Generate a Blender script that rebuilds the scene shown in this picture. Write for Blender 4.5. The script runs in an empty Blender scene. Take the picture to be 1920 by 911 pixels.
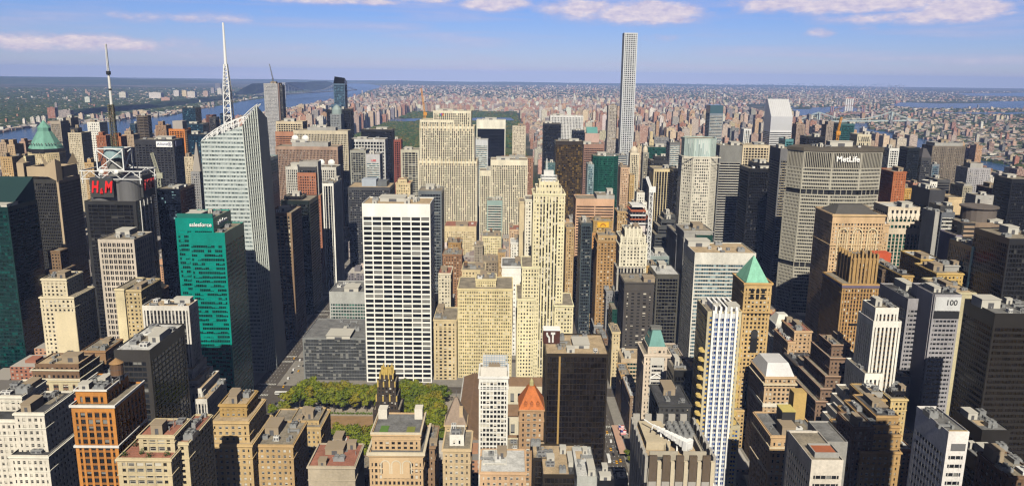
import bpy, math, random
from math import radians, sin, cos, tan, atan, atan2, pi, sqrt, floor
from mathutils import Vector, Matrix
C = bpy.context.scene.collection
SC = bpy.context.scene
# ------------------------------------------------------------------ camera, sky, sun, exposure
EYE = 320.0                       # observation deck above the street
FPX, IW, IH = 1460.0, 1920.0, 911.0
PITCH, YAW, ROLL = radians(12.2), radians(0.5), radians(0.7)
fw = Vector((sin(YAW)*cos(PITCH), cos(YAW)*cos(PITCH), -sin(PITCH)))
r0 = Vector((cos(YAW), -sin(YAW), 0)); u0 = r0.cross(fw)
rt = r0*cos(ROLL) + u0*sin(ROLL); up = u0*cos(ROLL) - r0*sin(ROLL)
cam = bpy.data.cameras.new('camera'); co = bpy.data.objects.new('camera', cam); C.objects.link(co)
cam.sensor_fit = 'HORIZONTAL'; cam.sensor_width = 36; cam.lens = 36*FPX/IW
cam.clip_start = 1; cam.clip_end = 200000
m = Matrix((rt, up, -fw)).transposed().to_4x4(); m.translation = (0, 0, EYE); co.matrix_world = m
SC.camera = co
SUN_EL, SUN_AZ = radians(41), radians(0.8)     # light travels up the avenues, a touch from the west
def ray(px, py): return fw + rt*((px-IW/2)/FPX) + up*((IH/2-py)/FPX)
def at_y(px, py, Y):                             # the point of that line of sight on the plane y = Y
    d = ray(px, py); t = Y/d.y; return Vector((d.x*t, Y, EYE+d.z*t))
def gnd(px, py, z=0.0):
    d = ray(px, py); t = (z-EYE)/d.z; return Vector((d.x*t, d.y*t, z))
def proj(p):
    v = Vector(p)-Vector((0, 0, EYE)); k = v.dot(fw)
    return (IW/2+FPX*v.dot(rt)/k, IH/2-FPX*v.dot(up)/k)

W = bpy.data.worlds.new("World"); SC.world = W; W.use_nodes = True
wn, wl = W.node_tree.nodes, W.node_tree.links
wn.clear()
def wnode(t, **k):
    n = wn.new(t)
    for a, b in k.items(): setattr(n, a, b)
    return n
def wmath(op, a, b=None, c=None, clamp=False):
    n = wn.new('ShaderNodeMath'); n.operation = op; n.use_clamp = clamp
    for i, q in enumerate((a, b, c)):
        if q is None: continue
        if isinstance(q, (int, float)): n.inputs[i].default_value = q
        else: wl.new(q, n.inputs[i])
    return n.outputs[0]
sky = wnode('ShaderNodeTexSky', sky_type='NISHITA', sun_disc=False)
sky.sun_elevation = SUN_EL; sky.sun_rotation = radians(180)+SUN_AZ
sky.altitude = 100; sky.air_density = 1.0; sky.dust_density = 0.15; sky.ozone_density = 4.0
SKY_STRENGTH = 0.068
SKY_LOW, SKY_TOP, SKY_MID, SKY_FILL = (0.74,0.79,1.28), (0.56,0.73,1.30), (0.20,0.18,0.185), (0.21,0.155,0.105)   # hand-set tint: sky overhead dimmed and warmed to keep shaded walls dark
tc = wnode('ShaderNodeTexCoord'); sp = wnode('ShaderNodeSeparateXYZ'); wl.new(tc.outputs['Generated'], sp.inputs[0])
skv = wnode('ShaderNodeCombineXYZ'); wl.new(sp.outputs[0], skv.inputs[0]); wl.new(sp.outputs[1], skv.inputs[1]); wl.new(wmath('MAXIMUM', sp.outputs[2], 0.004), skv.inputs[2]); wl.new(skv.outputs[0], sky.inputs[0])
az = wmath('ARCTAN2', sp.outputs[0], sp.outputs[1]); el = wmath('ARCSINE', sp.outputs[2])
cb = wnode('ShaderNodeCombineXYZ'); wl.new(az, cb.inputs[0]); wl.new(wmath('MULTIPLY', el, 2.6), cb.inputs[1])
nz = wnode('ShaderNodeTexNoise', noise_dimensions='2D'); nz.inputs['Scale'].default_value = 26; nz.inputs['Detail'].default_value = 8; nz.inputs['Roughness'].default_value = 0.62
wl.new(cb.outputs[0], nz.inputs['Vector'])
nz3 = wnode('ShaderNodeTexNoise', noise_dimensions='2D'); nz3.inputs['Scale'].default_value = 60; nz3.inputs['Detail'].default_value = 7; nz3.inputs['Roughness'].default_value = .6; wl.new(cb.outputs[0], nz3.inputs['Vector'])
nz2 = wnode('ShaderNodeTexNoise', noise_dimensions='2D'); nz2.inputs['Scale'].default_value = 9; nz2.inputs['Detail'].default_value = 6
cb2 = wnode('ShaderNodeCombineXYZ'); wl.new(wmath('MULTIPLY', az, 0.5), cb2.inputs[0]); wl.new(wmath('MULTIPLY', el, 7.0), cb2.inputs[1]); wl.new(cb2.outputs[0], nz2.inputs['Vector'])
# separate clouds, each at its own bearing and height above the horizon
CLOUDS = [(1215,24,105,24,1.0),(1180,30,60,14,.8),(1265,34,50,13,.8),(1090,16,90,26,.75),(922,6,75,18,.85),(790,0,120,10,.6),(640,2,240,9,.62),
          (1600,6,240,20,.9),(1800,16,70,26,1.05),(1700,34,150,16,.62),(1540,61,34,10,.6),(1245,70,46,11,.42),(110,80,210,17,.8),(20,72,90,14,.55),
          (350,34,200,13,.5),(830,28,120,8,.34),(1885,26,40,8,.5),(1420,6,90,12,.45),(250,95,150,6,.25),(520,24,160,6,.2),(1640,55,60,9,.35),(60,30,150,10,.25)]
mask = None
for cx, cy, rx, ry, s in CLOUDS:
    d = ray(cx, cy); a0 = atan2(d.x, d.y); e0 = math.asin(d.normalized().z)
    dx = wmath('MULTIPLY', wmath('SUBTRACT', az, a0), FPX/rx*.93); dy = wmath('MULTIPLY', wmath('SUBTRACT', el, e0), FPX/ry)
    g = wmath('EXPONENT', wmath('MULTIPLY', wmath('ADD', wmath('MULTIPLY', dx, dx), wmath('MULTIPLY', dy, dy)), -1.1))
    g = wmath('MULTIPLY', g, s*1.22)
    mask = g if mask is None else wmath('MAXIMUM', mask, g)
dens = wmath('ADD', mask, wmath('MULTIPLY', wmath('SUBTRACT', nz.outputs[0], 0.5), 1.35))
dens = wmath('MULTIPLY', wmath('SUBTRACT', dens, 0.20), 1.7, clamp=True)
dens = wmath('MULTIPLY', dens, wmath('MULTIPLY', mask, 1.6, clamp=True))
wisp = wmath('MULTIPLY', wmath('SUBTRACT', nz2.outputs[0], 0.46), 1.35, clamp=True)
dens = wmath('MAXIMUM', wmath('MULTIPLY', dens, 0.86), wisp)
ccol = wnode('ShaderNodeMix', data_type='RGBA'); wl.new(wmath('MULTIPLY', dens, wmath('MULTIPLY_ADD', nz3.outputs[0], 2.2, -0.35), clamp=True), ccol.inputs['Factor'])
ccol.inputs['A'].default_value = (0.60, 0.55, 0.80, 1); ccol.inputs['B'].default_value = (1.05, 0.90, 0.92, 1)
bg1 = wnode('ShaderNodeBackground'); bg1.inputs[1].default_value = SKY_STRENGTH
gam = wnode('ShaderNodeMix', data_type='RGBA', blend_type='MULTIPLY'); gam.inputs['Factor'].default_value = 1.0
wl.new(sky.outputs[0], gam.inputs['A'])
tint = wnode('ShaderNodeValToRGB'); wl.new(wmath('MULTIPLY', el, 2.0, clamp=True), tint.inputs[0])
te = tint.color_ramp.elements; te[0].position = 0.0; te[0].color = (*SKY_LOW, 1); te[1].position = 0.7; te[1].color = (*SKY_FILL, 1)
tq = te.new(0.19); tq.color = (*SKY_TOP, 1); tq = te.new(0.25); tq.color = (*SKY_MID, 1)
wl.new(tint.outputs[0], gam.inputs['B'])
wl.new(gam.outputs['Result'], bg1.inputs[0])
bg2 = wnode('ShaderNodeBackground'); bg2.inputs[1].default_value = 0.74; wl.new(ccol.outputs['Result'], bg2.inputs[0])
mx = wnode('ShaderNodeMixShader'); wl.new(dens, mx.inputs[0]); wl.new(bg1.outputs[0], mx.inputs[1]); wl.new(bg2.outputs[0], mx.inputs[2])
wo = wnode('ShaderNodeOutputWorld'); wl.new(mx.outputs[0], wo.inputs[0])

sl = bpy.data.lights.new('sun', 'SUN'); sl.energy = 5.0; sl.angle = radians(0.5); sl.color = (1.0, 0.92, 0.76)
so = bpy.data.objects.new('sun', sl); C.objects.link(so)
sd = Vector((sin(SUN_AZ)*cos(SUN_EL), cos(SUN_AZ)*cos(SUN_EL), -sin(SUN_EL)))
so.rotation_euler = sd.to_track_quat('-Z', 'Y').to_euler(); so.location = (0, -200, 900)
vs = SC.view_settings; vs.view_transform = 'Standard'; vs.look = 'None'; vs.gamma = 1; vs.exposure = 0.17; vs.use_curve_mapping = False
cy = SC.cycles; cy.max_bounces = 5; cy.diffuse_bounces = 0; cy.glossy_bounces = 3; cy.volume_bounces = 0; cy.transmission_bounces = 1
cy.use_denoising = True; cy.denoiser = 'OPENIMAGEDENOISE'; cy.denoising_prefilter = 'ACCURATE'; cy.denoising_input_passes = 'RGB_ALBEDO_NORMAL'; cy.filter_width = 1.3; cy.caustics_reflective = False; cy.caustics_refractive = False

# ------------------------------------------------------------------ helpers
R = random.Random(7)
HAZE_D = 3.0e-5
def nodes(mat):
    mat.use_nodes = True; n = mat.node_tree.nodes; l = mat.node_tree.links
    return n, l, n['Principled BSDF']
_M = {}
def wallmat(col, rough=.85, var=.16, scale=.06, metal=0.0):
    k = ('w', col, rough, var, scale, metal)
    if k in _M: return _M[k]
    mt = bpy.data.materials.new('facade'); n, l, b = nodes(mt)
    b.inputs['Roughness'].default_value = rough; b.inputs['Metallic'].default_value = metal
    tcn = n.new('ShaderNodeTexCoord')
    t = n.new('ShaderNodeTexNoise'); t.inputs['Scale'].default_value = scale; t.inputs['Detail'].default_value = 5; t.inputs['Roughness'].default_value = .65
    mp = n.new('ShaderNodeMapping'); mp.inputs['Scale'].default_value = (1, 1, .35); l.new(tcn.outputs['Object'], mp.inputs[0]); l.new(mp.outputs[0], t.inputs['Vector'])
    t2 = n.new('ShaderNodeTexNoise'); t2.inputs['Scale'].default_value = .9; t2.inputs['Detail'].default_value = 3; l.new(tcn.outputs['Object'], t2.inputs['Vector'])
    ad = n.new('ShaderNodeMath'); ad.operation = 'MULTIPLY_ADD'; l.new(t2.outputs[0], ad.inputs[0]); ad.inputs[1].default_value = .5; l.new(t.outputs[0], ad.inputs[2])
    mr = n.new('ShaderNodeMapRange'); mr.inputs[1].default_value = .45; mr.inputs[2].default_value = 1.05; mr.inputs[3].default_value = 1-var*1.6; mr.inputs[4].default_value = 1+var*.7
    l.new(ad.outputs[0], mr.inputs[0])
    mu = n.new('ShaderNodeVectorMath'); mu.operation = 'SCALE'; mu.inputs[0].default_value = col; l.new(mr.outputs[0], mu.inputs['Scale'])
    l.new(mu.outputs[0], b.inputs['Base Color']); _M[k] = mt
    return mt
def glassmat(base, blind, p, rough=.12, var=.6, perobj=False, metal=0.0, spec=.5):
    """window glass: every bay (one unit of the UV map) has its own shade, some have pale blinds drawn part of the way"""
    k = ('g', base, blind, p, rough, var, perobj, metal, spec)
    if k in _M: return _M[k]
    mt = bpy.data.materials.new('window_glass'); n, l, b = nodes(mt)
    b.inputs['Roughness'].default_value = rough; b.inputs['Metallic'].default_value = metal; b.inputs['Specular IOR Level'].default_value = spec
    oi = n.new('ShaderNodeObjectInfo')
    uv = n.new('ShaderNodeUVMap'); fl = n.new('ShaderNodeVectorMath'); fl.operation = 'FLOOR'; l.new(uv.outputs[0], fl.inputs[0])
    ad = n.new('ShaderNodeVectorMath'); ad.operation = 'ADD'; l.new(fl.outputs[0], ad.inputs[0])
    sc = n.new('ShaderNodeMath'); sc.operation = 'MULTIPLY'; sc.inputs[1].default_value = 517.3; l.new(oi.outputs['Random'], sc.inputs[0])
    l.new(sc.outputs[0], ad.inputs[1])
    w = n.new('ShaderNodeTexWhiteNoise'); w.noise_dimensions = '3D'; l.new(ad.outputs[0], w.inputs[0])
    fr = n.new('ShaderNodeVectorMath'); fr.operation = 'FRACTION'; l.new(uv.outputs[0], fr.inputs[0])
    s = n.new('ShaderNodeSeparateXYZ'); l.new(fr.outputs[0], s.inputs[0])
    cs = n.new('ShaderNodeSeparateColor'); l.new(w.outputs['Color'], cs.inputs[0])
    lt = n.new('ShaderNodeMath'); lt.operation = 'LESS_THAN'; l.new(cs.outputs[0], lt.inputs[0]); lt.inputs[1].default_value = p
    hg = n.new('ShaderNodeMath'); hg.operation = 'GREATER_THAN'; l.new(s.outputs[1], hg.inputs[0]); l.new(cs.outputs[1], hg.inputs[1])
    an = n.new('ShaderNodeMath'); an.operation = 'MULTIPLY'; l.new(lt.outputs[0], an.inputs[0]); l.new(hg.outputs[0], an.inputs[1])
    mr = n.new('ShaderNodeMapRange'); l.new(cs.outputs[2], mr.inputs[0]); mr.inputs[3].default_value = 1-var; mr.inputs[4].default_value = 1+var
    mu = n.new('ShaderNodeVectorMath'); mu.operation = 'SCALE'; mu.inputs[0].default_value = base; l.new(mr.outputs[0], mu.inputs['Scale'])
    mx = n.new('ShaderNodeMix'); mx.data_type = 'RGBA'; l.new(an.outputs[0], mx.inputs['Factor']); l.new(mu.outputs[0], mx.inputs['A']); mx.inputs['B'].default_value = (*blind, 1)
    l.new(mx.outputs['Result'], b.inputs['Base Color']); _M[k] = mt
    return mt
G = {
 'dark':  glassmat((.016,.018,.022), (.22,.22,.21), .22),
 'mason': glassmat((.022,.022,.022), (.62,.58,.50), .42, rough=.2),
 'masond':glassmat((.018,.017,.016), (.40,.36,.30), .25, rough=.2),
 'bright':glassmat((.03,.03,.03), (.62,.60,.56), .70, rough=.2),
 'rock':  glassmat((.028,.028,.028), (.60,.54,.42), .20, rough=.2),
 'black': glassmat((.006,.006,.007), (.06,.06,.06), .10),
 'teal':  glassmat((.003,.022,.02), (.0,.27,.22), .60, rough=.2, var=.5),
 'tealdk':glassmat((.002,.022,.022), (.005,.075,.068), .34, rough=.1),
 'green': glassmat((.008,.05,.036), (.03,.14,.10), .18, rough=.1),
 'blue':  glassmat((.012,.035,.065), (.10,.22,.30), .2, rough=.1),
 'blueL': glassmat((.05,.10,.13), (.30,.42,.46), .35, rough=.12),
 'ice':   glassmat((.36,.44,.45), (.60,.66,.66), .5, rough=.15, var=.25),
 'gold':  glassmat((.055,.036,.012), (.20,.125,.03), .34, rough=.1, var=.8),
 'bronze':glassmat((.010,.007,.004), (.018,.013,.008), .5, rough=.1, var=.5),
 'royal': glassmat((.02,.055,.20), (.12,.22,.42), .3, rough=.15),
 'mosaic':glassmat((.008,.011,.020), (.20,.34,.40), .17, rough=.1),
}
class MB:
    """collects quads; build() links them as ONE mesh object"""
    def __init__(s): s.v=[]; s.f=[]; s.uv=[]; s.mi=[]; s.col=[]
    def poly(s, pts, uv=None, mi=0, col=None):
        i = len(s.v); s.v.extend([tuple(p) for p in pts]); n = len(pts); s.f.append(tuple(range(i, i+n)))
        s.uv.extend(uv if uv else [(0.05, 0.05)]*n); s.mi.append(mi)
        if col is not None: s.col.extend([(*col, 1.0)]*n)
    def box(s, x0, x1, y0, y1, z0, z1, mi=0, bottom=False, col=None, uvs=None):
        P = lambda a, b, c: (a, b, c)
        u = uvs or {}
        s.poly([P(x0,y0,z0),P(x1,y0,z0),P(x1,y0,z1),P(x0,y0,z1)], u.get('s'), mi, col)
        s.poly([P(x1,y0,z0),P(x1,y1,z0),P(x1,y1,z1),P(x1,y0,z1)], u.get('e'), mi, col)
        s.poly([P(x1,y1,z0),P(x0,y1,z0),P(x0,y1,z1),P(x1,y1,z1)], u.get('s'), mi, col)
        s.poly([P(x0,y1,z0),P(x0,y0,z0),P(x0,y0,z1),P(x0,y1,z1)], u.get('e'), mi, col)
        s.poly([P(x0,y0,z1),P(x1,y0,z1),P(x1,y1,z1),P(x0,y1,z1)], None, mi, col)
        if bottom: s.poly([P(x0,y1,z0),P(x1,y1,z0),P(x1,y0,z0),P(x0,y0,z0)], None, mi, col)
    def bar(s, a, b, w, mi=0):
        a, b = Vector(a), Vector(b); d = (b-a)
        if d.length < 1e-6: return
        d.normalize(); q = Vector((0,0,1)) if abs(d.z) < .9 else Vector((1,0,0))
        e = d.cross(q).normalized()*(w/2); g = d.cross(e).normalized()*(w/2)
        c = [e+g, e-g, -e-g, -e+g]
        for i in range(4): s.poly([a+c[i], a+c[(i+1)%4], b+c[(i+1)%4], b+c[i]], None, mi)
        s.poly([a+k for k in c], None, mi); s.poly([b+k for k in reversed(c)], None, mi)
    def cone(s, cx, cy, z0, z1, ra, rb, n=12, mi=0, cap=True, ph=0.0, uvb=None):
        A = [(cx+ra*cos(2*pi*i/n+ph), cy+ra*sin(2*pi*i/n+ph), z0) for i in range(n)]
        B = [(cx+rb*cos(2*pi*i/n+ph), cy+rb*sin(2*pi*i/n+ph), z1) for i in range(n)]
        for i in range(n):
            j = (i+1) % n; s.poly([A[i], A[j], B[j], B[i]], [(i,0),(i+1,0),(i+1,uvb or 1),(i,uvb or 1)], mi)
        if cap and rb > 1e-3: s.poly(B, None, mi)
    def pyramid(s, x0, x1, y0, y1, z0, z1, fx=0.0, fy=0.0, mi=0):
        cx, cy, hx, hy = (x0+x1)/2, (y0+y1)/2, (x1-x0)/2*fx, (y1-y0)/2*fy
        a = [(x0,y0,z0),(x1,y0,z0),(x1,y1,z0),(x0,y1,z0)]; b = [(cx-hx,cy-hy,z1),(cx+hx,cy-hy,z1),(cx+hx,cy+hy,z1),(cx-hx,cy+hy,z1)]
        for i in range(4):
            j = (i+1) % 4; s.poly([a[i],a[j],b[j],b[i]] if hx+hy > 1e-6 else [a[i],a[j],b[i]], None, mi)
        if hx*hy > 1e-6: s.poly(b, None, mi)
    def build(s, name, mats, parent=None, origin=None, loc=None):
        if not s.f: return None
        if not isinstance(mats, (list, tuple)): mats = [mats]
        o = Vector(origin) if origin is not None else (parent.location.copy() if parent is not None else Vector((0,0,0)))
        if parent is not None and parent.get('_o') is not None: o = Vector(parent['_o'])
        me = bpy.data.meshes.new(name); me.from_pydata([(x-o.x, y-o.y, z-o.z) for x, y, z in s.v], [], s.f)
        for mt in mats: me.materials.append(mt)
        me.polygons.foreach_set('material_index', s.mi)
        l = me.uv_layers.new(name='UVMap'); l.data.foreach_set('uv', [c for q in s.uv for c in q])
        if s.col:
            ca = me.color_attributes.new('Col', 'FLOAT_COLOR', 'CORNER'); ca.data.foreach_set('color', [c for q in s.col for c in q])
        ob = bpy.data.objects.new(name, me); C.objects.link(ob)
        if parent is not None: ob.parent = parent
        else: ob.location = o
        return ob
def tag(o, label=None, cat=None, group=None, kind=None):
    if label: o['label'] = label
    if cat: o['category'] = cat
    if group: o['group'] = group
    if kind: o['kind'] = kind
    return o
def empty(name, loc):
    o = bpy.data.objects.new(name, None); o.empty_display_size = 5; C.objects.link(o); o.location = loc; return o
def text(s, size, loc, mat, parent, name='sign_lettering', rotz=0.0, depth=.25, bold=0.004, align='CENTER', sx=1.0, shear=0.0):
    cu = bpy.data.curves.new(name, 'FONT'); cu.body = s; cu.size = size; cu.extrude = depth; cu.offset = bold*size; cu.align_x = align; cu.shear = shear; cu.align_y = 'CENTER'
    cu.materials.append(mat); cu.resolution_u = 4; tmp = bpy.data.objects.new(name, cu); C.objects.link(tmp); bpy.context.view_layer.update()
    me = bpy.data.meshes.new_from_object(tmp.evaluated_get(bpy.context.evaluated_depsgraph_get())); bpy.data.objects.remove(tmp)
    o = bpy.data.objects.new(name, me); C.objects.link(o); o.parent = parent
    o.location = Vector(loc)-parent.location; o.rotation_euler = (pi/2, 0, rotz); o.scale = (sx, 1, 1); return o

# ------------------------------------------------------------------ facade builder
ST = {}
def style(key, wall, glass, bay=4., floor=3.8, pier=.4, span=.4, proud=.35, top=2.5, spin=.06, sp=None, **k):
    ST[key] = dict(wall=wall, glass=glass, bay=bay, floor=floor, pier=pier, span=span, proud=proud, top=top, spin=spin, sp=sp, **k)
def facade(mw, mg, p0, p1, z0, z1, st, wins=None):
    """one wall of a building: a glass sheet behind projecting piers and spandrel bands"""
    p0, p1 = Vector((*p0, 0)), Vector((*p1, 0)); d = p1-p0; L = d.length
    if L < .5 or z1-z0 < .5: return
    d /= L; nrm = Vector((d.y, -d.x, 0)); pr = st['proud']; top = min(st['top'], (z1-z0)*.5)
    nb = max(1, round(L/st['bay']))
    nf = max(1, round((z1-z0-top)/st['floor'])); bw, fh = L/nb, (z1-z0-top)/nf
    zt = z1-top
    Z = lambda q, z: (q.x, q.y, z)
    g0, g1 = p0-nrm*pr+d*pr*.98, p1-nrm*pr-d*pr*.98
    mg.poly([Z(g0,z0),Z(g1,z0),Z(g1,zt),Z(g0,zt)], [(0,0),(nb,0),(nb,nf),(0,nf)])
    pw = st['pier']*bw; spi = 1 if st['sp'] is not None else 0; sub = st.get('sub', 0)
    big, bigw = st.get('big', (0, 0))
    for i in range(nb+1):
        c = i*bw; w = pw
        if big and i % big == 0: w = bigw*bw
        e = st.get('corner', .5)*bw
        a, b = c-w/2, c+w/2
        if i == 0: a, b = 0, max(w/2, min(e, 1.2*bw))
        if i == nb: a, b = L-max(w/2, min(e, 1.2*bw)), L
        if b-a < .05: continue
        A, B = p0+d*a, p0+d*b; Ai, Bi = A-nrm*pr, B-nrm*pr
        mw.poly([Z(A,z0),Z(B,z0),Z(B,zt),Z(A,zt)])
        if i > 0: mw.poly([Z(Ai,z0),Z(A,z0),Z(A,zt),Z(Ai,zt)])
        if i < nb: mw.poly([Z(B,z0),Z(Bi,z0),Z(Bi,zt),Z(B,zt)])
        if sub and i < nb:                                    # thin mullions inside the bay
            for k in range(1, sub):
                q = c+bw*k/sub; A, B = p0+d*(q-st.get('subw', .12))-nrm*pr*.35, p0+d*(q+st.get('subw', .12))-nrm*pr*.35
                mw.poly([Z(A,z0),Z(B,z0),Z(B,zt),Z(A,zt)], mi=spi)
    sh = st['span']*fh; off = st['spin']
    q0, q1 = p0-nrm*off+d*off, p1-nrm*off-d*off; i0, i1 = p0-nrm*pr+d*pr, p1-nrm*pr-d*pr
    skip = st.get('skip', 0)
    for j in range(nf+1):
        zc = z0+j*fh; a, b = zc-sh/2, zc+sh/2
        if st.get('mech') and j in st['mech']: a, b = zc-fh*.5, zc+fh*.5
        if j == 0: a = z0
        if j == nf: b = zt
        if b-a < .02: continue
        mw.poly([Z(q0,a),Z(q1,a),Z(q1,b),Z(q0,b)], mi=spi)
        if j < nf: mw.poly([Z(q0,b),Z(q1,b),Z(i1,b),Z(i0,b)], mi=spi)
        if j > 0: mw.poly([Z(i0,a),Z(i1,a),Z(q1,a),Z(q0,a)], mi=spi)
        if wins is not None and j < nf:
            for i in range(nb):
                wd = bw-pw; hh = fh-sh
                if i in (0, nb-1): continue
                wins.append((p0+d*(i+.5)*bw-nrm*(pr-.06), zc+sh/2+hh/2, wd*.96, hh*.96, atan2(d.y, d.x)))
    mw.poly([Z(p0,zt),Z(p1,zt),Z(p1,z1),Z(p0,z1)])
def prism(mw, mg, mr, pts, z0, z1, st, wins=None, par=1.0, sides=None):
    """a storey stack on any convex plan (anticlockwise seen from above), with parapet and roof deck"""
    n = len(pts)
    for i in range(n):
        a, b = pts[i], pts[(i+1) % n]; d = (b[0]-a[0], b[1]-a[1])
        ny = -d[0]
        if ny > .5*sqrt(d[0]**2+d[1]**2):                      # faces away up the island: plain wall
            mw.poly([(*a,z0),(*b,z0),(*b,z1),(*a,z1)])
        else: facade(mw, mg, a, b, z0, z1, st, wins if (wins is not None and d[0] > abs(d[1])) else None)
    cx, cyy = sum(p[0] for p in pts)/n, sum(p[1] for p in pts)/n
    t = .45
    ins = []
    for p in pts:
        v = Vector((cx-p[0], cyy-p[1])); l = v.length; v = v/l*min(t*1.5, l*.3); ins.append((p[0]+v.x, p[1]+v.y))
    zd = z1-par
    for i in range(n):
        j = (i+1) % n
        mw.poly([(*pts[i],z1),(*pts[j],z1),(*ins[j],z1),(*ins[i],z1)])
        mw.poly([(*ins[j],zd),(*ins[i],zd),(*ins[i],z1),(*ins[j],z1)])
    mr.poly([(*p, zd) for p in ins])
ROOF = {'gravel': wallmat((.30,.26,.20), .95, .42, .12), 'tar': wallmat((.07,.07,.075), .9, .5, .12), 'white': wallmat((.62,.62,.61), .9, .35, .12),
        'tan': wallmat((.50,.38,.24), .95, .35, .12), 'red': wallmat((.36,.15,.10), .95, .35, .12), 'grey': wallmat((.20,.20,.20), .95, .42, .12)}
MET = wallmat((.36,.37,.38), .5, .2, .5, .3); METD = wallmat((.10,.10,.11), .6, .2, .5); METW = wallmat((.74,.74,.73), .5, .1, .5)
WOOD = wallmat((.16,.09,.05), .9, .3, 1.); TANKR = wallmat((.34,.20,.09), .9, .2, 1.); CONC = wallmat((.42,.38,.31), .9, .18, .1)
COPPER = wallmat((.16,.36,.29), .8, .2, .15); FRAMEW = wallmat((.6,.57,.5), .7, .1)
# rooftop fittings, shared meshes
def proto(fn, mats):
    b = MB(); fn(b); o = b.build('fitting', mats); me = o.data; bpy.data.objects.remove(o); return me
def _unit(b):
    b.box(-.5,.5,-.5,.5,0,.82); b.box(-.54,.54,-.54,.54,.82,.90)
    for x in (-.25,.25):
        b.cone(x,0,.9,1.0,.19,.19,10,1); b.box(x-.17,x+.17,-.515,-.501,.15,.65,1)
def _bulk(b): b.box(-.5,.5,-.5,.5,0,.93); b.box(-.53,.53,-.53,.53,.93,1.0); b.box(-.15,.15,-.51,-.501,0,.6,1)
def _tank(b):
    b.cone(0,0,.3,.8,.42,.40,14); 
    for x in (-.28,.28):
        for y in (-.28,.28): b.bar((x,y,0),(x,y,.32),.07,1)
    b.bar((-.3,-.3,.05),(.3,-.3,.3),.04,1); b.cone(0,0,.31,.33,.425,.425,14,1); b.cone(0,0,.55,.57,.425,.425,14,1)
def _tankroof(b): b.cone(0,0,.8,1.0,.46,.02,14)
def _duct(b):
    b.box(-.5,.5,-.12,.12,.3,.8); b.box(-.5,-.36,-.3,.3,0,1.); b.box(.3,.46,-.4,.2,0,.9)
    for i in range(4): b.bar((-.3+.2*i,0,0),(-.3+.2*i,0,.3),.05,1)
def _fans(b):
    b.box(-.5,.5,-.5,.5,0,.7)
    for x in (-.25,.25):
        for y in (-.25,.25): b.cone(x,y,.7,1.,.22,.2,12,0,False); b.cone(x,y,.72,.8,.2,.2,12,1)
PU = proto(_unit,[MET,METD]); PUW = proto(_unit,[METW,METD]); PB = proto(_bulk,[wallmat((.34,.27,.19)),METD]); PBW = proto(_bulk,[wallmat((.55,.53,.48)),METD])
PT = proto(_tank,[WOOD,METD]); PTR = proto(_tankroof,[TANKR]); PD = proto(_duct,[MET,METD]); PF = proto(_fans,[MET,METD]); PV = proto(lambda b: (b.cone(0,0,0,.85,.22,.22,8), b.cone(0,0,.85,1,.34,.2,8)), [MET])
def fit(name, me, root, p, sc, rz=0.0, parent=None):
    o = bpy.data.objects.new(name, me); C.objects.link(o); o.parent = parent or root
    if parent is None: o.location = Vector(p)-root.location; o.scale = sc; o.rotation_euler = (0,0,rz)
    return o
def tank(root, p, s=5.0):
    t = fit('water_tank', PT, root, p, (s, s, s*1.7)); fit('tank_roof', PTR, root, None, None, parent=t); return t
def clutter(root, x0, x1, y0, y1, z, n, rng, tanks=0, masonry=False):
    w, d = x1-x0, y1-y0; used = []
    for i in range(n+tanks):
        for _ in range(12):
            x, y = rng.uniform(x0+w*.14, x1-w*.14), rng.uniform(y0+d*.14, y1-d*.14)
            if all(abs(x-a) > (r+3.5) or abs(y-b) > (r+3.5) for a, b, r in used): break
        else: continue
        if i >= n: tank(root, (x,y,z), rng.uniform(4,5.5)); used.append((x,y,3)); continue
        k = rng.random(); s = min(w, d)
        if i == 0 and s > 12:
            a, b, h = w*rng.uniform(.25,.42), d*rng.uniform(.25,.42), rng.uniform(3.5,7)
            fit('stair_bulkhead', PB if masonry else PBW, root, (x,y,z), (a,b,h)); used.append((x,y,max(a,b)/2))
        elif k < .40: fit('roof_unit', PU if rng.random() < .6 else PUW, root, (x,y,z), (rng.uniform(2.5,6),rng.uniform(2.5,5),rng.uniform(1.8,3.4)), rng.choice((0,pi/2))); used.append((x,y,3))
        elif k < .62: fit('cooling_tower', PF, root, (x,y,z), (rng.uniform(4,8),rng.uniform(4,7),rng.uniform(2.5,4.5)), rng.choice((0,pi/2))); used.append((x,y,4))
        elif k < .82: fit('air_duct', PD, root, (x,y,z), (rng.uniform(5,10),rng.uniform(3,6),rng.uniform(1.5,2.6)), rng.choice((0,pi/2))); used.append((x,y,4))
        else: fit('stair_bulkhead', PB if masonry else PBW, root, (x,y,z), (rng.uniform(3,6),rng.uniform(3,6),rng.uniform(2.5,5))); used.append((x,y,3))
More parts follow.
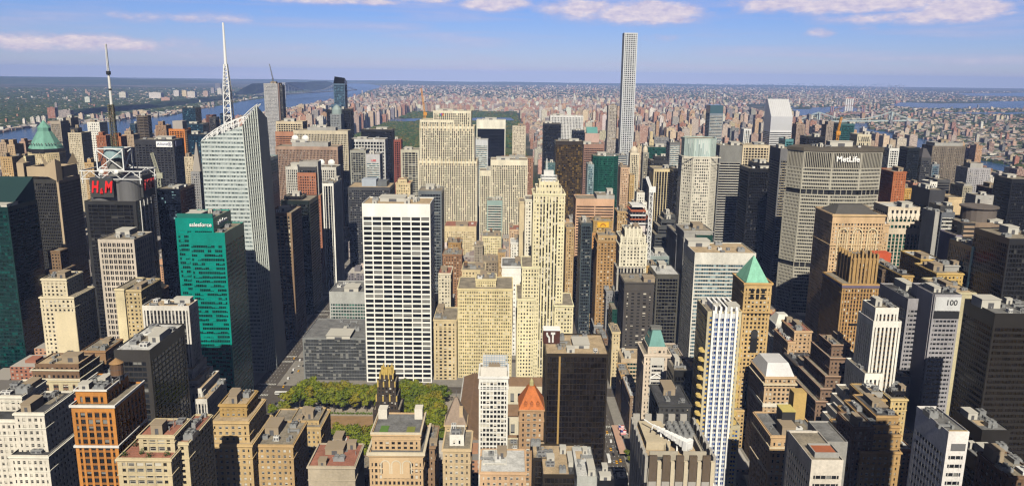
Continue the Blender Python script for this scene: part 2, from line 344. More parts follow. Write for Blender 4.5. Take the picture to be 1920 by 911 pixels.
# one window of a masonry front: frame, two sashes, sill
def _win(b):
    b.poly([(-.5,0,-.5),(.5,0,-.5),(.5,0,.5),(-.5,0,.5)], [(0,0),(1,0),(1,1),(0,1)], 1)
    for a in ((-.5,-.42),(.42,.5)): b.box(a[0],a[1],-.05,-.001,-.5,.5)
    b.box(-.42,.42,-.05,-.001,-.04,.04); b.box(-.42,.42,-.05,-.001,.44,.5); b.box(-.5,.5,-.12,-.001,-.5,-.44)
GWIN = glassmat((.03,.031,.033), (.60,.56,.48), .5, rough=.15, perobj=True)
PW = proto(_win,[FRAMEW,GWIN])
FOOT = []                       # footprints already taken, for the infill
THINGS = []
def box_px(xl, xr, yt, Y, D):
    a, b, c = at_y(xl, yt, Y), at_y(xr, yt, Y), at_y((xl+xr)/2, yt, Y)
    return [a.x, b.x, Y, Y+D, 0.0, c.z]
NAMES = {'skyscraper':'skyscraper','office tower':'office_tower','apartment tower':'apartment_tower','office block':'office_block','apartment block':'apartment_block','low building':'low_building','hotel tower':'hotel_tower'}
def B(label, cat, xl, xr, yt, Y, D, stk, tiers=(), roof='gravel', n=None, tanks=0, wins=False, extra=None, pts=None, name=None, group=None, **ov):
    """a building whose street front spans xl..xr at its roof line; tiers are further blocks, higher or lower, on or beside it"""
    rng = random.Random(hash((round(xl), round(yt), round(Y))) & 0xffff)
    st = dict(ST[stk]); st.update(ov)
    bx = [box_px(xl, xr, yt, Y, D)+[st]]
    for t in tiers:
        q = box_px(*t[:5]); s2 = st
        if len(t) > 5: s2 = dict(ST[t[5]])
        for p in bx:
            if q[0] >= p[0]-.6 and q[1] <= p[1]+.6 and q[2] >= p[2]-.6 and q[3] <= p[3]+.6 and q[5] > p[5]: q[4] = max(q[4], p[5]-1.0)
        bx.append(q+[s2])
    if st.get('nb'): st['bay'] = (bx[0][1]-bx[0][0])/st['nb']
    if st.get('nf'): st['floor'] = (bx[0][5]-st['top'])/st['nf']
    x0, x1, y0, y1 = bx[0][:4]
    root = empty(name or NAMES.get(cat, 'building'), ((x0+x1)/2, (y0+y1)/2, 0)); tag(root, label, cat, group)
    wl_ = [] if wins else None
    by = {}
    for q in bx:
        k = id(q[6]) if q[6] is st else str(sorted((a, str(b)) for a, b in q[6].items())); by.setdefault(k, (q[6], [])); by[k][1].append(q)
    for s2, qs in by.values():
        mw, mg = MB(), MB()
        for q in qs:
            s3 = s2
            P4 = pts(q) if pts else [(q[0],q[2]),(q[1],q[2]),(q[1],q[3]),(q[0],q[3])]
            mr = MB(); prism(mw, mg, mr, P4, q[4], q[5], s3, wl_); mr.build('roof', ROOF[roof], root)
        mw.build('wall', [wallmat(s2['wall'], s2.get('rough', .85), s2.get('var', .25), metal=s2.get('metal', 0.0)), wallmat(s2['sp'] if s2['sp'] else s2['wall'])], root); mg.build('glazing', G[s2['glass']], root)
    for q in bx: FOOT.append((q[0]-3, q[1]+3, q[2]-3, q[3]+3))
    mas = st['glass'] in ('mason', 'masond')
    if mas and Y < 1150 and cat not in (): 
        for q in bx:
            if q[5]-q[4] < 8 or q[6]['glass'] not in ('mason', 'masond'): continue
            cm = wallmat(tuple(min(.85, c*1.12) for c in q[6]['wall']), .85, .15)
            X0, X1, Y0, Y1, zz = q[0], q[1], q[2], q[3], q[5]
            cb_ = MB()
            for za, hh, out in ((zz-1.5,1.0,.7),(zz-9.5 if zz-q[4] > 24 else zz-4,.5,.4)):
                cb_.box(X0-out,X1+out,Y0-out,Y0-.02,za,za+hh,bottom=True); cb_.box(X1+.02,X1+out,Y0-.01,Y1,za,za+hh,bottom=True); cb_.box(X0-out,X0-.02,Y0-.01,Y1,za,za+hh,bottom=True)
            oc = cb_.build('cornice', cm, root)
    for i, q in enumerate(bx):
        if any(p is not q and p[5] > q[5] and p[0] <= q[0]+.7 and p[1] >= q[1]-.7 for p in bx): continue
        over = [p for p in bx if p is not q and p[4] > q[5]-3 and p[5] > q[5] and p[0] >= q[0]-.7 and p[1] <= q[1]+.7]
        if over: continue
        area = (q[1]-q[0])*(q[3]-q[2]); k = n if n is not None else int(max(2, min(7, area/190)))
        if k and Y < 720: k += 3
        if k and Y < 720:
            for _ in range(5):
                fit('vent_pipe', PV, root, (rng.uniform(q[0]+2,q[1]-2), rng.uniform(q[2]+2,q[3]-2), q[5]-1.0), (rng.uniform(.8,1.6),)*2+(rng.uniform(1,3),))
            pw_, pd_ = (q[1]-q[0])*rng.uniform(.2,.45), (q[3]-q[2])*rng.uniform(.2,.5); px_, py_ = rng.uniform(q[0]+1,q[1]-1-pw_), rng.uniform(q[2]+1,q[3]-1-pd_)
            tp_ = MB(); tp_.poly([(px_,py_,q[5]-.98),(px_+pw_,py_,q[5]-.98),(px_+pw_,py_+pd_,q[5]-.98),(px_,py_+pd_,q[5]-.98)]); tp_.build('roof_patch', ROOF[rng.choice(('tar','gravel','grey','tan'))], root)
        clutter(root, q[0], q[1], q[2], q[3], q[5]-1.0, k, rng, tanks if i == len(bx)-1 or len(bx) == 1 else 0, mas)
    if wl_:
        wl_.sort(key=lambda w: -w[1]) 
        for w in wl_[:100]:
            o = bpy.data.objects.new('window', PW); C.objects.link(o); o.parent = root
            o.location = Vector((w[0].x, w[0].y, w[1]))-root.location; o.scale = (w[2], .6, w[3]); o.rotation_euler = (0, 0, w[4])
        rest = MB()
        for w in wl_[100:]:
            dx, dy = cos(w[4])*w[2]/2, sin(w[4])*w[2]/2; x, y, z, h = w[0].x, w[0].y, w[1], w[3]/2
            k = floor(x*7)+floor(z)*31
            rest.poly([(x-dx,y-dy,z-h),(x+dx,y+dy,z-h),(x+dx,y+dy,z+h),(x-dx,y-dy,z+h)], [(k,0),(k+.99,0),(k+.99,.99),(k,.99)])
        o = rest.build('window', glassmat((.03,.031,.033), (.60,.56,.48), .5, rough=.15), root)
        if o: o['kind'] = 'stuff'
    root['_t'] = max(q[5] for q in bx)
    THINGS.append((root, bx))
    if extra: extra(root, bx)
    return root, bx
# ------------------------------------------------------------------ the setting: land, water, roads, haze
def landmat(name, c1, c2, c3, s=.0009):
    mt = bpy.data.materials.new(name); n, l, b = nodes(mt); b.inputs['Roughness'].default_value = 1.0; b.inputs['Specular IOR Level'].default_value = 0
    t = n.new('ShaderNodeTexCoord'); a = n.new('ShaderNodeTexNoise'); a.inputs['Scale'].default_value = s; a.inputs['Detail'].default_value = 8; a.inputs['Roughness'].default_value = .7
    l.new(t.outputs['Object'], a.inputs['Vector']); r = n.new('ShaderNodeValToRGB'); l.new(a.outputs[0], r.inputs[0])
    e = r.color_ramp.elements; e[0].position = .40; e[0].color = (*c1, 1); e[1].position = .62; e[1].color = (*c3, 1); x = e.new(.51); x.color = (*c2, 1)
    l.new(r.outputs[0], b.inputs['Base Color']); return mt
def sheet(name, pts, z, mat, label=None):
    b = MB(); b.poly([(p[0], p[1], z) for p in pts]); o = b.build(name, mat); tag(o, kind='structure')
    return o
land = landmat('land', (.030,.045,.020), (.060,.060,.035), (.20,.17,.14))
sheet('ground', [(-28000,-3000),(28000,-3000),(28000,33000),(-28000,33000)], 0, land)
wm = bpy.data.materials.new('river_water'); n, l, b = nodes(wm); b.inputs['Base Color'].default_value = (.018,.065,.16,1); b.inputs['Roughness'].default_value = .22; b.inputs['Specular IOR Level'].default_value = .35
t = n.new('ShaderNodeTexNoise'); t.inputs['Scale'].default_value = .02; t.inputs['Detail'].default_value = 6; bp = n.new('ShaderNodeBump'); bp.inputs['Strength'].default_value = .5; bp.inputs['Distance'].default_value = 3
tc_ = n.new('ShaderNodeTexCoord'); l.new(tc_.outputs['Object'], t.inputs['Vector']); l.new(t.outputs[0], bp.inputs['Height']); l.new(bp.outputs[0], b.inputs['Normal'])
def gp(*pts): return [gnd(x, y)[:2] for x, y in pts]
# Hudson: traced bank to bank on the ground plane, running on behind the towers
hud = [(-1760,-2500),(-1760,2500),(-1800,4500),(-2000,7000)] + gp((640,192),(690,172),(720,163),(690,157.5),(640,157),(588,162),(585,172),(480,187),(451,191),(368,207),(320,218),(251,223),(228,227),(176,232),(88,236),(40,243),(0,251)) + [(-2560,2500),(-2900,900),(-2900,-2500)]
sheet('hudson_river', hud, .5, wm)
def jag(pts, seed, n=7, a=.16):
    r = random.Random(seed); out = []
    for i in range(len(pts)):
        p, q = pts[i], pts[(i+1) % len(pts)]
        for k in range(n):
            t = k/n; w = a*sqrt((q[0]-p[0])**2+(q[1]-p[1])**2)/n*(0 if k == 0 else 1)
            out.append((p[0]+(q[0]-p[0])*t+r.uniform(-w,w), p[1]+(q[1]-p[1])*t+r.uniform(-w,w)))
    return out
er1 = gp((1479,200),(1524,202),(1580,200),(1622,205),(1630,211),(1556,211),(1545,216),(1489,220)); sheet('river', jag(er1, 3, 5, .1), .5, wm)
er2 = [(1530,-1500),(1530,2600),(1620,3300),(1850,4200),(1880,5200),(2120,5600),(2420,5500),(2290,4200),(2080,3800),(1960,3300),(1900,2600),(1900,-1500)]; sheet('river_channel', jag(er2, 4, 4, .04), .55, wm)
er3 = gp((1686,192.5),(1791,191.5),(1920,190),(2300,192),(2300,204),(1920,204),(1791,204.5),(1721,204),(1665,198.5)); sheet('bay_water', jag(er3, 5, 5, .08), .5, wm)
er4 = gp((1707,211),(1920,211),(2200,213),(2200,217),(1920,216),(1756,215)); sheet('inlet_water', jag(er4, 6, 5, .08), .5, wm)
er5 = gp((1486,232),(1545,230),(1630,232),(1631,239),(1545,246),(1489,244)); sheet('strait_water', jag(er5, 7, 5, .08), .5, wm)
er7 = gp((1330,206),(1375,204),(1376,210),(1335,213)); sheet('creek_water', er7, .5, wm)
sheet('park_lake', jag(gp((722,229.5),(745,227),(790,226.5),(800,229),(780,231.5),(740,232.5)), 8, 5, .2), 14.6, wm)
sheet('reservoir', jag(gp((870,226),(900,224.5),(960,225),(965,230),(880,230.5)), 8, 5, .2), 14.6, wm)
sound = gp((1800,176),(1960,174),(2300,177),(2300,186),(2000,183),(1880,181),(1810,180))
sheet('sound_water', jag(sound, 9), .6, wm)
ISLE = [(1690,1200),(1770,1200),(1790,3000),(1900,3900),(1860,3950),(1720,3000)]
isl = landmat('island', (.03,.05,.02), (.05,.06,.03), (.10,.10,.07), .004)
sheet('river_island', jag(gp((1484,203),(1500,200.5),(1522,202),(1520,205),(1490,205)), 2), .9, isl)
sheet('long_island_strip', ISLE, .9, isl)
sheet('low_island', jag(gp((1560,204.5),(1572,203),(1582,204.5),(1574,206)), 5), .9, isl)
sheet('sound_island', jag(gp((1700,192.5),(1760,190.5),(1850,191.5),(1858,193.5),(1760,194.5)), 6), .9, isl)
# hills: Palisades headland and the ridge beyond the Hudson
def hills(name, line, h, depth, mat, seed):
    r = random.Random(seed); b = MB(); n = 48; m_ = 8; g = []
    for i in range(n+1):
        t = i/n*(len(line)-1); k = min(int(t), len(line)-2); f = t-k
        x, y = line[k][0]*(1-f)+line[k+1][0]*f, line[k][1]*(1-f)+line[k+1][1]*f
        e = min(1, 7*min(i/n, 1-i/n)); row = []
        hh = h*e*(.8+.2*sin(i*.7+seed)+.06*r.random())
        for j in range(m_+1):
            s = j/m_; row.append((x, y+depth*s, -2+hh*min(1, 5*s, 3*(1-s)**.6)*(.94+.06*r.random())))
        g.append(row)
    for i in range(n):
        for j in range(m_): b.poly([g[i][j], g[i+1][j], g[i+1][j+1], g[i][j+1]])
    o = b.build(name, mat); tag(o, kind='structure')
wood = landmat('wooded_hill', (.022,.040,.016), (.035,.055,.022), (.07,.08,.04), .002)
hills('headland_hill', gp((395,183),(470,178),(540,172),(588,169)), 150, 3000, wood, 1)
hills('ridge_hill', [(-26000,17500),(-18000,16500),(-12000,16500),(-7800,17500)], 120, 6000, wood, 2)
hills('far_hill', [(-12000,25000),(0,26000),(14000,27000)], 50, 5000, wood, 3)
hills('bluff_hill', gp((0,232),(120,222),(260,205),(400,190)), 55, 1500, wood, 4)
# street grid: asphalt sheet, raised pavements block by block, lane marks
asph = wallmat((.095,.080,.066), .9, .25, .05)
pavm = wallmat((.26,.24,.21), .9, .2, .2)
mark = wallmat((.62,.62,.58), .8, .1, .5)
AV = [-1180,-880,-610,-248,94,262,425,600,800,1010,1230]       # avenue centre lines
AVW = {-248:15, 94:14}
def st_y(n): return (n-33.5)*88.0+6
sheet('roads', [(-1700,-200),(1500,-200),(1500,2270),(-1700,2270)], .06, asph)
pv = MB()
for i in range(len(AV)-1):
    for s in range(34, 59):
        x0, x1 = AV[i]+AVW.get(AV[i],13), AV[i+1]-AVW.get(AV[i+1],13); hw = 15 if s == 42 else 9; hn = 15 if s+1 == 42 else 9
        y0, y1 = st_y(s)+hw-4, st_y(s+1)-hn+4
        if AV[i] == -248 and s in (40, 41): continue
        if AV[i+1] == 94 and s >= 42: x1 -= 4+(s-42)*3
        if AV[i] == 94 and s >= 42: x0 -= (s-42)*3-2
        pv.box(x0+ -4, x1+4, y0, y1, .06, .2)
PX0, PX1, PY0, PY1 = -218.0, -46.0, 580.0, 742.0               # the park square
pv.box(PX0-5, 82, PY0-6, PY1+6, .06, .2)
tag(pv.build('pavement', pavm), kind='structure')
mk = MB()
for X, a0, a1 in ((-248, 560, 1300), (94, 480, 760)):
    for k in (-5.2, -1.7, 1.8, 5.3):
        y = a0
        while y < a1: mk.poly([(X+k,y,.09),(X+k+.25,y,.09),(X+k+.25,y+3,.09),(X+k,y+3,.09)]); y += 9
    for s in range(40, 48):
        hw = 15 if s == 42 else 9
        for yy in (st_y(s)-hw-1, st_y(s)+hw-3):
            for q in range(12):
                x = X-9.5+q*1.6; mk.poly([(x,yy,.094),(x+.8,yy,.094),(x+.8,yy+4,.094),(x,yy+4,.094)])
tag(mk.build('road_markings', mark), kind='structure')
# haze
hz = MB(); hz.box(-28200, 28200, -3200, 33400, -3, 440, bottom=True); hm = bpy.data.materials.new('haze'); hm.use_nodes = True
nt = hm.node_tree; nt.nodes.clear(); pvn = nt.nodes.new('ShaderNodeVolumePrincipled'); pvn.inputs['Color'].default_value = (.34,.49,1.0,1); pvn.inputs['Density'].default_value = HAZE_D; pvn.inputs['Anisotropy'].default_value = -0.4
oo = nt.nodes.new('ShaderNodeOutputMaterial'); nt.links.new(pvn.outputs[0], oo.inputs['Volume'])
ho = hz.build('haze', hm); tag(ho, kind='stuff'); ho['label'] = 'pale blue haze between the city and the horizon'
# ------------------------------------------------------------------ facade styles
CREAM=(.66,.54,.33); YELC=(.74,.64,.39); WHITE=(.82,.80,.74); LIME=(.56,.47,.33); TAN=(.50,.34,.165); MUST=(.46,.30,.11); ORNG=(.50,.21,.045); BRN=(.20,.12,.07); BRICK=(.32,.115,.06)
GREY=(.30,.30,.31); DGR=(.055,.055,.058); BLK=(.014,.014,.016); PINK=(.52,.33,.23); SALM=(.62,.37,.23)
style('cream','' or CREAM,'mason',3.6,3.8,.52,.5)
style('yellow',YELC,'mason',3.4,3.8,.50,.48)
style('white',WHITE,'mason',3.8,3.8,.5,.48)
style('lime',LIME,'mason',3.6,3.8,.5,.5)
style('tan',TAN,'mason',3.6,3.8,.52,.5)
style('mustard',MUST,'mason',3.6,3.7,.52,.5)
style('brown',BRN,'masond',3.6,3.7,.52,.5)
style('brick',BRICK,'mason',3.6,3.6,.55,.5)
style('grey',GREY,'masond',3.8,3.8,.5,.5)
style('limestrip',(.79,.73,.58),'rock',3.4,4.0,.40,.24,.7,4,.40,sp=(.52,.44,.30))      # stone piers, recessed spandrels
style('slabstrip',(.60,.53,.40),'dark',3.0,4.2,.44,.22,.8,7,.5)
style('pinkstrip',(.40,.27,.20),'dark',2.6,4.2,.46,.22,.8,6,.5)
style('greystrip',(.62,.60,.55),'dark',3.2,4.2,.42,.24,.8,5,.5)
style('whitefin',(.85,.84,.80),'black',4.4,4.0,.22,.28,1.3,4,1.0,sp=(.03,.03,.03))
style('grace',(.90,.89,.85),'dark',7.,4.6,.11,.30,.9,13,.05,rough=.5,var=.13,corner=.12)
style('blackglass',BLK,'black',2.6,4.0,.16,.26,.4,5,.05,rough=.4)
style('darkgrid',DGR,'dark',2.6,4.0,.2,.4,.4,5,.05,rough=.5)
style('darkmull',(.028,.028,.028),'black',7.5,4.2,.05,.16,.3,4,.08,rough=.5)
style('allianz',(.035,.035,.04),'black',6.5,4.6,.28,.45,.7,9,.08,rough=.5)
style('hbo',(.24,.25,.25),'dark',3.4,3.9,.07,.09,.3,2,.04,rough=.5,sub=3,subw=.1)
style('verizon',(.42,.43,.42),'green',3.2,3.9,.22,.42,.4,7,.05)
style('teal',(.0,.27,.22),'teal',3.4,4.1,.06,.42,.25,11,.04,rough=.35,sub=2,subw=.1)
style('tealdk',(.006,.035,.033),'tealdk',3.0,4.0,.1,.34,.25,4,.05,rough=.3)
style('bluemosaic',(.008,.010,.018),'mosaic',2.6,4.0,.12,.14,.25,3,.05,rough=.3)
style('bands',(.70,.68,.62),'blueL',3.,4.0,.05,.46,.3,6,-.0+.04,sp=(.62,.60,.55))
style('metgrid',(.46,.435,.365),'dark',2.2,4.3,.20,.42,1.0,12,.04,rough=.7)
style('greenglass',(.02,.07,.055),'green',2.6,4.0,.12,.3,.3,4,.05,rough=.3)
style('blueglass',(.05,.08,.11),'blue',2.8,4.0,.12,.26,.3,4,.05,rough=.3)
style('goldglass',(.035,.024,.012),'gold',3.4,4.0,.1,.16,.3,7,.05,rough=.4)
style('hsbc',(.030,.022,.012),'bronze',2.6,4.0,.07,.10,.25,2.5,.04,rough=.35)
style('stripesH',(.56,.34,.22),'black',30,3.9,.05,.52,1.2,9,.05,corner=.04)
style('darkH',(.10,.08,.065),'black',30,3.9,.02,.45,1.,4,.04,corner=.03)
style('p432',(.56,.58,.61),'dark',4.75,4.75,.36,.36,.8,3,.03,rough=.6,var=.05)
style('citi',(.78,.79,.82),'black',60,4.0,.01,.52,.3,4,.04,rough=.35,metal=.3,corner=.01)
style('crownglass',(.55,.68,.64),'ice',2.6,30,.3,.02,.6,1,.3)
style('grid383',(.72,.68,.58),'mason',3.4,4.1,.38,.40,.6,3,.04)
style('gridcream',(.64,.54,.38),'black',5.2,4.6,.26,.32,.9,5,.05)
style('apt',(.44,.33,.23),'masond',3.6,3.1,.5,.45,.4,3,.05)
style('aptred',(.36,.13,.06),'masond',3.6,3.1,.5,.45,.4,3,.05)
style('knox',(.86,.85,.81),'mason',3.1,3.6,.26,.32,.7,3,.05)
style('stripe6',(.70,.67,.62),'dark',2.8,3.9,.40,.20,.7,4,.4,sp=(.12,.115,.11))
style('blank',(.40,.39,.37),'masond',60,60,.9,.9,.1,3,.05)
style('orange',(.56,.235,.05),'dark',4.0,3.7,.34,.30,.5,3,.12,sp=(.34,.14,.035))
style('louver',(.055,.05,.046),'dark',9,3.9,.06,.28,.35,8,.05,rough=.5)
style('terrace',(.60,.50,.32),'masond',4.4,3.2,.24,.40,.5,2,.08)
style('bluewhite',(.88,.88,.86),'royal',3.0,3.4,.45,.40,.8,3,.45,sp=(.55,.57,.60))
style('balcony',(.56,.50,.34),'royal',3.4,3.4,.14,.42,.5,3,.05,sp=(.62,.47,.18))
style('ornate',(.52,.33,.14),'mason',3.6,3.7,.46,.42,.5,4,.12)
style('lincoln',(.62,.43,.25),'mason',3.3,3.7,.50,.48,.4,9,.06)
style('chanin',(.47,.285,.11),'mason',2.9,3.7,.48,.34,.6,5,.25,sp=(.30,.15,.07))
style('whitegold',(.88,.86,.80),'dark',3.2,3.7,.52,.30,.9,5,.55,sp=(.20,.12,.05))
style('madison335',(.68,.58,.45),'green',4.4,4.2,.30,.12,.9,7,.4)
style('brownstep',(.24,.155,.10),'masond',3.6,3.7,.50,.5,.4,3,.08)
style('hundred',(.36,.35,.38),'dark',3.2,3.9,.20,.52,.35,9,.05)
style('whitewall',(.80,.77,.76),'dark',2.6,4.4,.10,.55,.5,22,.05,corner=.6)
style('darkband',(.022,.019,.016),'bronze',2.4,4.0,.08,.45,.4,9,.05,rough=.5)
style('concfin',(.46,.42,.36),'dark',6.3,3.8,.36,.02,1.2,.5,.6)
style('radiator',(.055,.040,.028),'bright',2.8,3.4,.46,.40,.6,3,.15)
style('bowery',(.60,.42,.24),'mason',3.8,4.0,.46,.40,.6,5,.12)
style('redgran',(.42,.17,.095),'dark',3.6,4.0,.40,.42,.5,5,.06)
style('bofalow',(.6,.64,.64),'ice',3,4.2,.05,.45,.2,2,.05)
# ------------------------------------------------------------------ buildings, from the far left to the centre
SK, OT, AT, OB, AB, LB = 'skyscraper', 'office tower', 'apartment tower', 'office block', 'apartment block', 'low building'
REDL = wallmat((.80,.02,.02), .5, .05); WHT = wallmat((.95,.95,.95), .5, .03); BLKM = wallmat((.02,.02,.022), .5, .1); STEEL = wallmat((.80,.81,.82), .45, .08); STEELD = wallmat((.18,.18,.17), .6, .2)
def part(fn, name, mats, root):
    b = MB(); fn(b); return b.build(name, mats, root)
def dish(root, p, r=4.5, rz=0.0):
    b = MB(); n = 16
    for k in range(4):
        a, c = k/4, (k+1)/4
        for i in range(n):
            q = lambda t, i: (p[0]+r*t*cos(2*pi*i/n), p[1]-1.2+r*.38*t*t*1.0+r*.25*t*sin(2*pi*i/n), p[2]+r+1.5+r*t*.92*sin(2*pi*i/n))
            b.poly([q(a,i), q(c,i), q(c,i+1), q(a,i+1)])
    b.bar((p[0],p[1]+.5,p[2]), (p[0],p[1]-.6,p[2]+r+1.5), .8, 0)
    return b.build('satellite_dish', METW, root)
def lattice(b, p0, p1, w0, w1, n, t=.5, mi=0):
    """four-legged lattice mast from p0 up to p1"""
    p0, p1 = Vector(p0), Vector(p1); prev = None
    for k in range(n+1):
        f = k/n; c = p0.lerp(p1, f); w = (w0+(w1-w0)*f)/2
        q = [c+Vector((sx*w, sy*w, 0)) for sx, sy in ((-1,-1),(1,-1),(1,1),(-1,1))]
        for i in range(4): b.bar(q[i], q[(i+1)%4], t*.7, mi)
        if prev:
            for i in range(4): b.bar(prev[i], q[i], t, mi); b.bar(prev[i], q[(i+1)%4], t*.6, mi)
        prev = q
def roof_c(bx, i=-1):
    q = bx[i]; return (q[0]+q[1])/2, (q[2]+q[3])/2, q[5]

# --- far left
def x_(root, bx):
    q = bx[0]; mw = wallmat((.02,.05,.05), .4, .1)
    b = MB(); x0, x1, y0, y1, z = q[0]+1, q[1]-1, q[2]+6, q[3]-1, q[5]-.9; h = 26
    b.poly([(x0,y0,z),(x1,y0,z),(x1,y1,z),(x1,y1,z+h),]); b.poly([(x0,y0,z),(x1,y0,z),(x1,y1,z+h),(x0,y1,z+h)]); b.poly([(x0,y0,z),(x0,y1,z+h),(x0,y1,z)]); b.poly([(x1,y1,z),(x0,y1,z),(x0,y1,z+h),(x1,y1,z+h)])
    b.build('slanted_crown', mw, root)
B('dark teal glass tower with a slanted crown, cut by the left edge', SK, -75, 14, 388, 800, 52, 'tealdk', extra=x_, n=1)
def x_(root, bx):
    q = bx[0]; x0, x1, y0, y1, z = q[0], q[1], q[2], q[3], q[5]; w = x1-x0; cm = wallmat((.47,.37,.25), .85, .12)
    def f(b):
        b.box(x0-4, x0+w*.10, y0-2, y0+12, z-40, z+20); b.poly([(x0-4,y0-2,z+20),(x0+w*.10,y0-2,z+12),(x0+w*.10,y0+12,z+12),(x0-4,y0+12,z+26)])
        b.box(x0+w*.12, x0+w*.70, y0+2, y0+8, z+3, z+15); b.box(x0+w*.70, x1, y0+5, y0+13, z+3, z+15)
        b.poly([(x0+w*.68,y0+.5,z+4),(x1,y0-3,z-2),(x1,y0-3,z+26),(x0+w*.68,y0+.5,z+17)])
        b.poly([(x1,y0-3,z-2),(x1+1,y0+8,z-2),(x1+1,y0+8,z+21),(x1,y0-3,z+26)]); b.poly([(x1,y0-3,z+26),(x1+1,y0+8,z+21),(x0+w*.68,y0+8,z+17),(x0+w*.68,y0+.5,z+17)])
        b.box(x1-2, x1+1, y0+12, y1-8, z+1, z+15); b.box(x0, x0+3, y0+14, y1-4, z+1, z+14)
        b.box(x0+w*.3, x1-3, y1-10, y1-4, z-1, z+14)
        b.poly([(x1-9,y1-12,z+14),(x1+2,y1-14,z+30),(x1+2,y1-4,z+14)]); b.poly([(x0+4,y1-16,z+30),(x0+18,y1-16,z+10),(x0+6,y1-10,z+10)])
        b.box(x1-2.2, x1+.5, y0-1.0, y0+1.6, 0, z-2)
    part(f, 'concrete_crown', cm, root)
B('black ribbed tower with jagged concrete fins for a crown', SK, 42, 109, 336, 968, 50, 'blackglass', extra=x_, n=2, bay=2.2, pier=.3, wall=(.05,.048,.042))
def x_(root, bx):
    q = bx[-1]; x0, x1, y0, y1, z = q[0], q[1], q[2], q[3], q[5]; cx, cy_ = (x0+x1)/2, (y0+y1)/2; hw = (x1-x0)/2
    part(lambda b: (b.cone(cx,cy_,z-1,z+7,hw*1.0,hw*1.02,8,1,ph=pi/8), b.cone(cx,cy_,z+7,z+38,hw*1.0,hw*.40,8,0,ph=pi/8), b.cone(cx,cy_,z+38,z+44,hw*.38,hw*.38,8,0,ph=pi/8), b.cone(cx,cy_,z+44,z+58,hw*.40,.05,8,0,ph=pi/8)), 'copper_roof', [COPPER, BLKM], root)
    def f(b):
        for k in range(8):
            a = pi/8+k*pi/4+pi/8
            for s in (-.6,-.2,.2,.6):
                r = hw*.88; px, py = cx+r*cos(a)-s*hw*.4*sin(a), cy_+r*sin(a)+s*hw*.4*cos(a); b.cone(px,py,z+15,z+18,1.4,.2,8)
    part(f, 'dormer', BLKM, root)
def oct_(q):
    x0, x1, y0, y1 = q[:4]; c = min(x1-x0, y1-y0)*.29
    return [(x0+c,y0),(x1-c,y0),(x1,y0+c),(x1,y1-c),(x1-c,y1),(x0+c,y1),(x0,y1-c),(x0,y0+c)]
B('cream tower capped by a green copper pyramid roof', SK, 42, 102, 287, 1430, 52, 'cream', extra=x_, n=0, pts=oct_)

